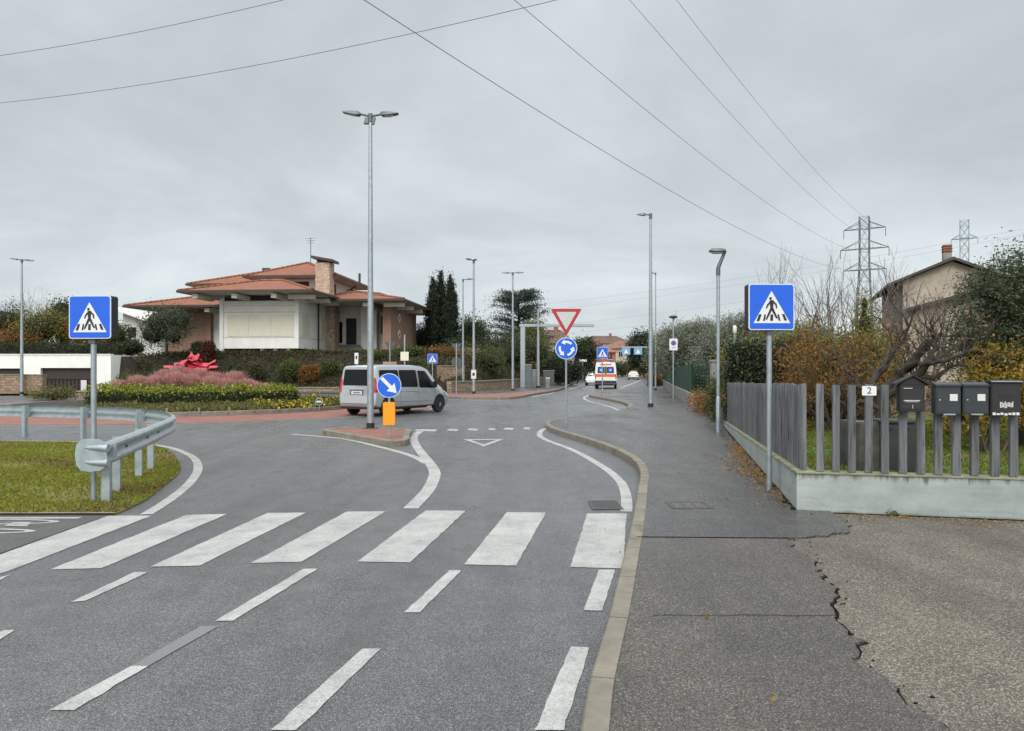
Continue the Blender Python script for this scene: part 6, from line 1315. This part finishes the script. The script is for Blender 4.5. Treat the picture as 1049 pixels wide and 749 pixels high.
# big dark evergreen at the edge and golden shrubs
tree('evergreen_tree', 'big dark green feathery tree towering over the black letter box', 'tree', (9.4, 13.6, .4), 1.4, .14, [(0, 0, 2.3, 1.25, 1.1, 1.2), (-.75, 0, 1.8, .7, .8, .7), (.4, .1, 3.0, 1.0, .9, .75), (1.4, .1, 2.5, 1.1, 1., 1.1), (-.5, 0, 2.8, .6, .6, .5), (2.4, .2, 2., 1.2, 1.1, 1.2)], 'feather', .075, 2100, 18, .13, 71, core=.5, asp=.28, up=.8)
twiggy('shrub', 'tall feathery green shoots rising over the dark evergreen tree', (9.45, 13.4, 2.3), 16, .66, .016, 3, .34, 72, 'feather', .045, 10, lean=.75, sig=.03, nch=3)
bush('shrub', 'golden yellow autumn shrub behind the black letter box', 'shrub', (8.0, 12.4, .4), [(0, 0, .95, .6, .5, .6), (.7, .1, 1.0, .6, .5, .55), (-.5, .1, .7, .5, .4, .45), (.3, .2, 1.5, .5, .4, .4), (1.3, .2, .9, .6, .5, .6)], 'gold', .058, 800, 12, .11, 73, core=.35)
twiggy('shrub', 'tangled brown leafy twigs between the gnarled tree and the dark evergreen', (9.1, 15.2, .4), 6, .75, .024, 4, .5, 74, 'rust', .05, 1, lean=.5)
for k, (px, d, L0, sd_, lab) in enumerate(((826, 38, 2.5, 81, 'bare pale tree with fine upright twigs above the rust shrub'), (862, 41, 2.9, 82, 'tallest bare twiggy tree standing beside the near pylon'), (918, 33, 2.1, 83, 'thin bare sapling before the gable of the old house'), (946, 31, 2.2, 84, 'bare branching sapling in front of the old house roof'))):
    twiggy('bare_tree', lab, (X_(px, d), d, .3), 5 if k < 2 else 4, L0, .075, 4, .30, sd_, None, mt='twigpale', up=.10, lean=.28, cat_='tree', nch=3, group='bare trees by the old house', shrink=.74, wig=.07)
# old house
D0 = 45.; c0 = Vector((X_(925, D0), D0, 0)); g_ = Vector((.936, -.351, 0)); s__ = Vector((.351, .936, 0)); t = thing('old_house', 'weathered grey plastered house with a gabled roof and brick chimney', 'house', (c0.x, c0.y, .2), math.atan2(g_.y, g_.x))
ze = Z_(279.5, D0) - .2; ze -= .38; zr = ze + 1.05
m = MB(); m.prism([(0, -.3), (8.6, -.3), (8.6, ze - 1.7), (2.6, zr - .1), (0, ze - .1)], 0, 11, lambda a, b, c: (a, c, b)); m.build('wall', 'hwall', t)
for nm, P_ in (('roof', [(-.9, ze - .42), (2.6, zr), (2.6, zr + .12), (-.9, ze - .30)]), ('roof', [(2.605, zr), (9.2, ze - 2.0), (9.2, ze - 1.88), (2.605, zr + .12)])): m = MB(); m.prism(P_, -.45, 11.4, lambda a, b, c: (a, c, b)); m.build(nm, 'fascia', t)
m = MB(); m.prism([(-.95, ze - .47), (2.6, zr - .06), (9.25, ze - 2.06), (9.25, ze - 1.95), (2.6, zr + .05), (-.95, ze - .36)], -.52, -.453, lambda a, b, c: (a, c, b)); m.build('verge_board', 'fascia', t)
m = MB(); m.hexa([(-1.1, -.6, ze - 2.35), (6.6, -.6, ze - .25), (6.6, -.003, ze - .25), (-1.1, -.003, ze - 2.35), (-1.1, -.6, ze - 2.15), (6.6, -.6, ze - .05), (6.6, -.003, ze - .05), (-1.1, -.003, ze - 2.15)]); m.build('stair_roof', 'fascia', t)
q = MB().bb((2.2, .3, zr - .3), (2.65, .75, zr + .45)).build('chimney', 'concrete', t); m = MB(); m.bb((2.2, .3, zr + .455), (2.65, .75, zr + .95)); m.build('brick_top', 'brick', q)
for k in range(3): MB().bb((2.16, .27, zr + .54 + .15 * k), (2.69, .78, zr + .57 + .15 * k)).build('brick_band', 'hdark', q)
for a, z0_, z1_, mt_ in ((5.4, 4.1, 5.4, 'hdark'), (5.0, .8, 2.4, 'poleg')):
    w_ = MB().bb((a, -.05, z0_), (a + 1.3, -.003, z1_)).build('window', mt_, t); MB().bb((a - .1, -.1, z0_ - .1), (a + 1.4, -.003, z0_ - .003)).build('sill', 'concrete', w_)
    for k in range(4): MB().bb((a + .1 + .35 * k, -.09, z0_ + .02), (a + .13 + .35 * k, -.06, z1_ - .02)).build('bar', 'ink', w_)
MB().bb((-.03, .6, 0), (-.003, 10.6, ze - .5)).build('pink_side', 'hpink', t)
m = MB(); m.tube([(-.06, .1, 0), (-.06, .1, ze - .6), (-.5, .1, ze - .5)], .05, 8); m.build('drainpipe', 'fascia', t, smooth=50)
# ------------------------------------------------------------------ far side vegetation
def zh(x, y): return float(zhill(x, y))
r_ = np.random.RandomState(7)
for k, (px, top, wdt, bot) in enumerate(((443.5, 285, 8.5, 380), (451.5, 276.5, 8., 380), (461.5, 283, 10., 380))):
    d = 76 + (k % 2) * 1.5; x = X_(px, d); z0 = zh(x, d); h = Z_(top, d) - z0; w_ = wdt / FPX * d
    bl = [(0, 0, h * f, w_ * q, w_ * q, h * .17) for f, q in ((.15, .80), (.30, .88), (.46, .82), (.60, .66), (.72, .48), (.82, .32))] + [(0, 0, h * .92, w_ * .15, w_ * .15, h * .09), (.42 * w_, 0, h * .66, w_ * .2, w_ * .22, h * .14), (-.42 * w_, 0, h * .62, w_ * .22, w_ * .22, h * .14)]
    tree('cypress', ('dark cypress on the side of the villa', 'tallest dark cypress in the middle of the three', 'wide dark cypress on the side of the street lamps')[k], 'tree', (x, d, z0), 1.2, .2, bl, 'cyp', .24, 900, 14, .13, 90 + k, 'cypresses beside the villa', .72, asp=.3, inner=.8, up=2.5)
def cedar():
    d = 95.; x = X_(531, d); z0 = zh(x, d); t = thing('cedar', 'spreading dark cedar with tiered branches behind the T shaped street lamp', 'tree', (x, d, z0)); rng = np.random.RandomState(97); mb = MB(); h = Z_(300, d) - z0; mb.tube([(x, d, z0 - .2), (x + .1, d, z0 + h * .5), (x, d, z0 + h * .97)], [.35, .26, .06], 9, False); P = []
    for k in range(90):
        f = rng.uniform(.22, .98); a = rng.uniform(0, 2 * np.pi); L = (3.7 * (1 - ((f - .45) / .62) ** 2) ** .5 if abs(f - .45) < .6 else .8) * rng.uniform(.75, 1.1); p0 = np.array([x, d, z0 + h * f]); p1 = p0 + np.array([math.cos(a) * L, math.sin(a) * L, L * .10 + .25]); mb.tube([p0, (p0 + p1) / 2 + [0, 0, .15], p1], [.09, .06, .02], 5, False)
        for s_ in np.linspace(.3, 1.05, 7): n = 38; c = p0 + (p1 - p0) * s_; P.append(c + rng.normal(size=(n, 3)) * [.42 * s_ + .15, .42 * s_ + .15, .12] + [0, 0, .05])
    mb.build('trunk', 'bark', t, world=True, smooth=70); quads('crown', leaves(np.concatenate(P), .26, rng, .3, .2), LF['cedar'], t)
cedar()
def far_tree(label, px, d, top, hw_, leaf, sd_, size=None, name='tree', group=None, zb=None, flat=1.):
    x = X_(px, d); z0 = zh(x, d) if zb is None else zb; h = Z_(top, d) - z0; w_ = hw_ / FPX * d; rr = random.Random(sd_)
    bl = [(0, 0, h * .62, w_, w_, h * .36)] + [(rr.uniform(-.6, .6) * w_, rr.uniform(-.5, .5) * w_, h * rr.uniform(.35, .78), w_ * rr.uniform(.4, .6), w_ * .5, h * rr.uniform(.18, .26)) for _ in range(5)]
    return tree(name, label, 'tree', (x, d, z0), h * .4, max(.08, .02 * h), bl, leaf, size or (1.9 / FPX * d), 620, 14, w_ * .17, sd_, group, .66)
def far_bush(label, px, d, top, hw_, leaf, sd_, group=None, z0=None, dens=380):
    x = X_(px, d); z0 = zh(x, d) if z0 is None else z0; h = max(.5, Z_(top, d) - z0); w_ = hw_ / FPX * d; rr = random.Random(sd_)
    bl = [(0, 0, h * .5, w_, w_ * .8, h * .48)] + [(rr.uniform(-.7, .7) * w_, rr.uniform(-.4, .4) * w_, h * rr.uniform(.35, .7), w_ * .45, w_ * .4, h * .3) for _ in range(4)]
    return bush('shrub', label, 'shrub', (x, d, z0), bl, leaf, 1.7 / FPX * d, dens, 13, w_ * .15, sd_, group, .62)
far_tree('round dark green tree just beyond the cypresses', 483, 82, 326, 19, 'dark', 101)
far_bush('dark rounded shrub against the brown wall of the villa', 431, 80, 330, 14, 'dark', 102)
far_tree('small grey green olive tree with a crooked trunk before the low wing of the villa', 171, 60.5, 311, 25, 'feather', 103, .13)
G1 = 'shrubs on the bank along the far pavement'
for k, (px, d, top, hw_, lf, lab) in enumerate(((452, 62, 366, 16, 'rust', 'brown mixed shrub on the bank above the crossing sign'), (478, 66, 358, 15, 'straw', 'straw coloured tall grass clump behind the lamp with the notice'), (500, 64, 356, 20, 'mid', 'green shrub leaning over the low stone wall past the lamp with the notice'), (518, 72, 350, 22, 'dark', 'dark shrub below the cedar'), (540, 78, 338, 22, 'mid', 'tall green shrub behind the thick gantry post'), (562, 84, 350, 18, 'mid', 'dull green tall shrub under the gantry arm'), (572, 76, 366, 12, 'cyp', 'dark clipped shrub below the white house with the orange base'), (584, 82, 368, 16, 'cyp', 'dark clipped hedge bush behind the roundabout sign'), (470, 70, 348, 18, 'dark', 'dark shrub below the cypresses'), (500, 78, 344, 20, 'dark', 'dark mass of shrub between the cypresses and the cedar'), (547, 86, 326, 18, 'yellowg', 'yellow green tree crown beside the thin lamp post'), (420, 60.5, 362, 12, 'mid', 'low green shrub at the corner of the brown wall'), (385, 60, 362, 10, 'mid', 'low green shrub below the entrance steps'))):
    far_bush(lab, px, d, top, hw_, lf, 110 + k, G1)
far_tree('dark evergreen tree beyond the street name board', 601, 128, 346, 13, 'dark', 130, zb=.5)
far_tree('dark spreading cedar far down the road behind the sign gantry', 656, 150, 338, 15, 'cyp', 131, zb=.5)
far_tree('dark cedar behind the olive trees at the far end of the pavement', 680, 130, 340, 12, 'cyp', 132, zb=.5)
for k, (px, d, top, hw_, lf, lab) in enumerate(((628, 170, 372, 14, 'dark', 'low dark roadside tree beyond the ambulance'), (645, 175, 370, 14, 'mid', 'dull green roadside tree beyond the white car'), (660, 160, 366, 9, 'gold', 'golden roadside bush beside the far pavement'), (668, 150, 362, 9, 'dark', 'dark roadside bush beside the far pavement'), (612, 140, 374, 9, 'dark', 'dark roadside bush near the oncoming car'))): far_bush(lab, px, d, top, hw_, lf, 140 + k, 'far roadside shrubs', z0=.1, dens=200)
# garden trees above the garage wall
G2 = 'garden trees above the garage wall'
for k, (px, d, top, hw_, lf, lab) in enumerate(((2, 62, 312, 26, 'dark', 'dark garden tree above the garage wall at the frame edge'), (42, 61, 316, 26, 'yellowg', 'yellow green garden tree beside the double headed lamp'), (70, 66, 305, 22, 'dark', 'tall dark garden tree just behind the crossing sign with black sides'), (92, 61, 322, 20, 'rust', 'reddish brown garden shrub below the crossing sign with black sides'), (118, 62, 330, 15, 'mid', 'mixed green garden tree between the crossing sign and the olive'), (134, 61, 350, 10, 'dark', 'small dark garden bush next to the white outbuilding'), (22, 60, 336, 22, 'rust', 'low rusty garden bush before the dark tree'))):
    far_tree(lab, px, d, top, hw_, lf, 150 + k, .15, 'garden_tree', G2)
for k, (px, d) in enumerate(((12, 72), (48, 74))): x = X_(px, d); twiggy('bare_tree', ('bare twigs of a leafless tree above the dark garden tree', 'bare leafless tree rising between the lamp and the crossing sign')[k], (x, d, zh(x, d)), 4, 2.6, .06, 4, .34, 160 + k, None, mt='twigpale', up=.08, lean=.35, cat_='tree', group='bare garden trees', shrink=.74)
hedge('hedge', 'low dark hedge along the top of the white garage wall', 'hedge', [(-42, 57.2), (-34, 57.2), (-30.2, 57.6)], 1., 1.0, 2.7, 'dark', .14, 140, 170)
far_bush('red leaved shrub beside the white corner of the villa', 213, 60, 350, 7, 'redl', 171); far_bush('green shrub between the red leaved shrub and the villa corner', 204, 60.5, 350, 8, 'dark', 172); far_bush('low green bush by the end of the white retaining wall', 136, 50.5, 383, 17, 'mid', 173, z0=.1); far_bush('dark green bush on the slope behind the red sculpture', 170, 55, 374, 22, 'dark', 174); far_bush('green bush on the dark bank below the villa', 296, 57.5, 369, 12, 'mid', 175); far_bush('tan bush on the dark bank beside the green one', 316, 57.3, 373, 10, 'rust', 176)
for k, (px, d, top, hw_, lf, lab) in enumerate(((236, 57.2, 372, 10, 'dark', 'dark green bush in the middle of the bank behind the sculpture'), (262, 57.8, 370, 9, 'bankg', 'olive brown bush on the bank below the cream shutters'), (338, 58, 367, 9, 'mid', 'green bush on the bank beside the stone pier of the villa'), (378, 57.5, 370, 12, 'bankg', 'olive brown bush on the bank behind the van roof'), (428, 57, 366, 10, 'mid', 'green bush on the bank next to the notice board'), (150, 57.5, 368, 10, 'bankg', 'olive brown bush at the top of the slope by the white retaining wall'))): far_bush(lab, px, d, top, hw_, lf, 300 + k, 'shrubs on the bank below the villa', dens=260)
far_bush('low yellow green verge bush before the garage gates', 52, 43, 408, 22, 'cover', 177, z0=.05)
r2_ = np.random.RandomState(180); n = 42000; x = r2_.uniform(-29, 2, n); f = np.interp(x, fx, fy); y = f + r2_.uniform(0, 9, n); P = np.column_stack([x, y, zhill(x, y) + np.abs(r2_.normal(0, .10, n))]); tag(quads('bank_cover', leaves(P, .17, r2_, .5, .4), LF['bank']), 'dark brown ground cover plants on the bank below the villa', 'ground cover', kind='stuff')
n = 9000; x = r2_.uniform(-27, -6, n); y = np.interp(x, fx, fy) + 6.2 + r2_.uniform(0, 1.6, n); P = np.column_stack([x, y, zhill(x, y) + np.abs(r2_.normal(0, .12, n))]); tag(quads('bank_top_plants', leaves(P, .15, r2_, .4, .8), LF['mid']), 'green plants along the top of the bank', 'ground cover', kind='stuff')
# roadside cabinets and bollards
for k, (px, d, w_, y0, lab) in enumerate(((541.5, 64.5, .55, 374, 'tall grey roadside cabinet next to the thick gantry post'), (548, 67, .5, 379, 'lower white roadside cabinet beside the thin lamp post'), (562, 74, 1.1, 380, 'wide dark grey roadside cabinet under the gantry arm'))):
    t = thing('roadside_cabinet', lab, 'cabinet', (X_(px, d), d, .12), 0, 'roadside cabinets on the far pavement'); h = Z_(y0, d) - .12; MB().bb((-w_ / 2, -.2, 0), (w_ / 2, .2, h)).build('body', ('dsteel', 'concrete', 'backplate')[k], t, bevel=.02); MB().bb((-w_ / 2 - .03, -.23, h + .001), (w_ / 2 + .03, .23, h + .05)).build('lid', 'steel', t); MB().bb((-w_ / 2 + .05, -.215, .1), (w_ / 2 - .05, -.2005, h - .08)).build('door', ('dsteel', 'concrete', 'backplate')[k], t)
t = thing('bollard', 'short pale bollard with a sloped top on the far pavement', 'bollard', (X_(561, 66), 66, .12)); MB().box((0, 0, .42), (.35, .3, .84)).build('post', 'concrete', t, bevel=.03); MB().box((0, 0, .87), (.4, .35, .06)).build('cap', 'hwhite', t)
hedge('hedge', 'far low garden wall hedge along the other side of the road', 'hedge', [(6., 94), (9.5, 112), (15, 140)], 1., 1.6, .1, 'dark', .25, 60, 190)
# far buildings
def far_house(label, x, d, w_, dp, h, rh, wallm, roofm, rz=0., nwin=3, base=0., bandm=None, fl=2):
    t = thing('house', label, 'house', (x, d, base), rz); MB().bb((-w_ / 2, 0, -.5), (w_ / 2, dp, h)).build('wall', wallm, t)
    if bandm: MB().bb((-w_ / 2 - .02, -.03, -.5), (w_ / 2 + .02, -.003, h * .48)).build('lower_wall', bandm, t)
    o_ = .6; m = MB(); m.add([(-w_ / 2 - o_, -o_, h + .002), (w_ / 2 + o_, -o_, h + .002), (w_ / 2 + o_, dp + o_, h + .002), (-w_ / 2 - o_, dp + o_, h + .002), (-w_ / 4, dp / 2, h + rh), (w_ / 4, dp / 2, h + rh)], [(0, 1, 5, 4), (1, 2, 5), (2, 3, 4, 5), (3, 0, 4), (3, 2, 1, 0)]); r = m.build('roof', roofm, t); MB().bb((w_ * .1, dp * .4, h + rh * .6), (w_ * .1 + .7, dp * .4 + .7, h + rh + .8)).build('chimney', 'brick', r)
    for f_ in range(fl):
        for k in range(nwin):
            u = -w_ / 2 + w_ * (k + .5) / nwin; z = h * (f_ + .35) / fl; q = MB().bb((u - .5, -.1, z), (u + .5, -.035, z + 1.3)).build('window', 'glass', t); MB().bb((u - .62, -.14, z - .1), (u + .62, -.035, z - .002)).build('sill', 'hwhite', q)
            MB().bb((u - .03, -.13, z), (u + .03, -.102, z + 1.3)).build('frame', 'hwhite', q)
    return t
far_house('white house with a dark brown roof and orange lower storey behind the shrubs', X_(559, 118), 118, 7, 9, Z_(352, 118) - .5, 2.4, 'farg', 'tilebrown', R(-12), 3, .5, 'faro')
far_house('cream house with a red tiled roof far down the road', X_(636, 190), 190, 12, 10, Z_(357, 190) - .5, 2.2, 'farw', 'tiledull', R(-35), 3, .5)
far_house('orange house with flat eaves beside the far cream house', X_(652, 205), 205, 8, 9, Z_(358, 205) - .5, 1.4, 'faro', 'tiledull', R(-20), 2, .5)
far_house('reddish far house behind the dark evergreen tree', X_(612, 175), 175, 9, 9, Z_(361, 175) - .5, 2., 'faro', 'tiledull', R(10), 3, .5)
far_house('brown roofed far house just above the ambulance', X_(622, 230), 230, 16, 10, Z_(352, 230) - .5, 2.6, 'farw', 'tilebrown', R(5), 4, .5)
far_house('pale far house beside the far dark cedar', X_(664, 240), 240, 9, 9, Z_(360, 240) - .5, 1.8, 'farg', 'tile', R(-8), 3, .5)
for k in range(46):                       # distant tree line, tree by tree
    rr = random.Random(900 + k); px = -160 + 1400 * k / 45 + rr.uniform(-10, 10)
    if 590 < px < 668: continue
    d = rr.uniform(230, 300); far_tree('distant tree on the skyline beyond the road', px, d, rr.uniform(350, 362), rr.uniform(18, 28), rr.choice(['dark', 'mid', 'dark']), 900 + k, group='distant skyline trees', zb=0.)
# ------------------------------------------------------------------ pylons and cables
def pylon(label, px, d, top, arms, wtop, wbot, mt, armw=None, flat=True):
    x = X_(px, d); t = thing('pylon', label, 'pylon', (x, d, 0), R(-32), 'steel lattice pylons'); H_ = Z_(top, d); m = MB(); r = d * .00036
    wz = lambda z: wbot + (wtop - wbot) * (min(1, z / (H_ * .72)) ** .75)
    zs = [0]; 
    while zs[-1] < H_ - 1: zs.append(min(H_, zs[-1] + max(1.3, wz(zs[-1]) * 1.5)))
    for a, b in ((-1, -1), (1, -1), (1, 1), (-1, 1)): m.tube([(a * wz(z) / 2, b * wz(z) / 2, z) for z in zs], r * 1.5, 4)
    for z0_, z1_ in zip(zs, zs[1:]):
        w0, w1 = wz(z0_) / 2, wz(z1_) / 2
        for p, q in (((-1, -1), (1, -1)), ((1, -1), (1, 1)), ((1, 1), (-1, 1)), ((-1, 1), (-1, -1))):
            m.tube([(p[0] * w0, p[1] * w0, z0_), (q[0] * w1, q[1] * w1, z1_)], r * .8, 3); m.tube([(q[0] * w0, q[1] * w0, z0_), (p[0] * w1, p[1] * w1, z1_)], r * .8, 3); m.tube([(p[0] * w1, p[1] * w1, z1_), (q[0] * w1, q[1] * w1, z1_)], r * .7, 3)
    m.build('lattice_mast', mt, t)
    for py, hwp in arms:
        z = Z_(py, d); L = hwp / FPX * d / math.cos(R(18)); a = MB(); w_ = wz(z) / 2
        for s_ in (-1, 1):
            for b in (-1, 1): a.tube([(0, b * w_, z), (s_ * L, 0, z)], r * 1.2, 4); a.tube([(s_ * w_, b * w_, z + L * .36), (s_ * L, 0, z)], r, 4)
            for q in (.35, .65): a.tube([(s_ * L * q, -w_ * (1 - q), z), (s_ * L * q, 0, z + L * .36 * (1 - q))], r * .7, 3)
        ao = a.build('cross_arm', mt, t)
        for s_ in (-1, 1): i_ = MB(); i_.tube([(s_ * L, 0, z), (s_ * L, 0, z - 1.9)], r * 1.3, 6); i_.build('insulator', mt, ao)
    return t
pylon('dark lattice pylon with three cross arms behind the bare trees', 885.5, 160, 222.5, ((234.5, 18.5), (255, 21.5), (276.5, 19)), 1.9, 4.6, 'pylon')
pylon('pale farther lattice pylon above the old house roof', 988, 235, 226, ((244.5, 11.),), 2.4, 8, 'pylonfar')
dirw = Vector((-.6257, -1.)); P1 = Vector((X_(885.5, 160), 160))
def hv(label, off, z0, px, py, b=.0006):
    x0 = P1.x + off * .85; y0 = 160 + off * .53; r_ = (px - CX) / FPX; tt = (x0 - r_ * y0) / (.6257 - r_); z = Z_(py, y0 - tt); a = (z0 - z + b * tt * tt) / tt
    pts = [(x0 - .6257 * s_, y0 - s_, z0 - a * s_ + b * s_ * s_) for s_ in np.linspace(0, 215, 60)]
    tag(MB().tube(pts, .017, 6).build('power_cable', 'wire', world=True), label, 'cable', 'high voltage cables')
hv('lowest power cable of the pylon, crossing the sky farthest from the pylon top', -4.2, Z_(279, 160), 373, 0); hv('middle power cable from the second cross arm of the pylon', -4.7, Z_(258, 160), 527, 0); hv('power cable from the top cross arm of the pylon', -4.1, Z_(237, 160), 645, 0); hv('thin earth cable from the very tip of the pylon', 0, Z_(222.5, 160), 693, 0)
def wire(label, a, b, sag, r, ext=(.5, .5), grp=None, m_='wire'):
    a, b = Vector(P3(*a)), Vector(P3(*b)); pts = [a.lerp(b, t_) + Vector((0, 0, -sag * 4 * t_ * (1 - t_))) for t_ in np.linspace(-ext[0], 1 + ext[1], 40)]
    tag(MB().tube(pts, r, 6).build('overhead_cable', m_, world=True), label, 'cable', grp)
GW = 'overhead cables above the roundabout'
wire('overhead cable running just above the lower one over the villa', (0, 57, 26.6), (290, 0, 22.5), .12, .008, (.4, .8), GW); wire('lower overhead cable passing above the double headed street lamp', (0, 105.5, 32), (570, 0, 22), .35, .009, (.3, .4), GW)
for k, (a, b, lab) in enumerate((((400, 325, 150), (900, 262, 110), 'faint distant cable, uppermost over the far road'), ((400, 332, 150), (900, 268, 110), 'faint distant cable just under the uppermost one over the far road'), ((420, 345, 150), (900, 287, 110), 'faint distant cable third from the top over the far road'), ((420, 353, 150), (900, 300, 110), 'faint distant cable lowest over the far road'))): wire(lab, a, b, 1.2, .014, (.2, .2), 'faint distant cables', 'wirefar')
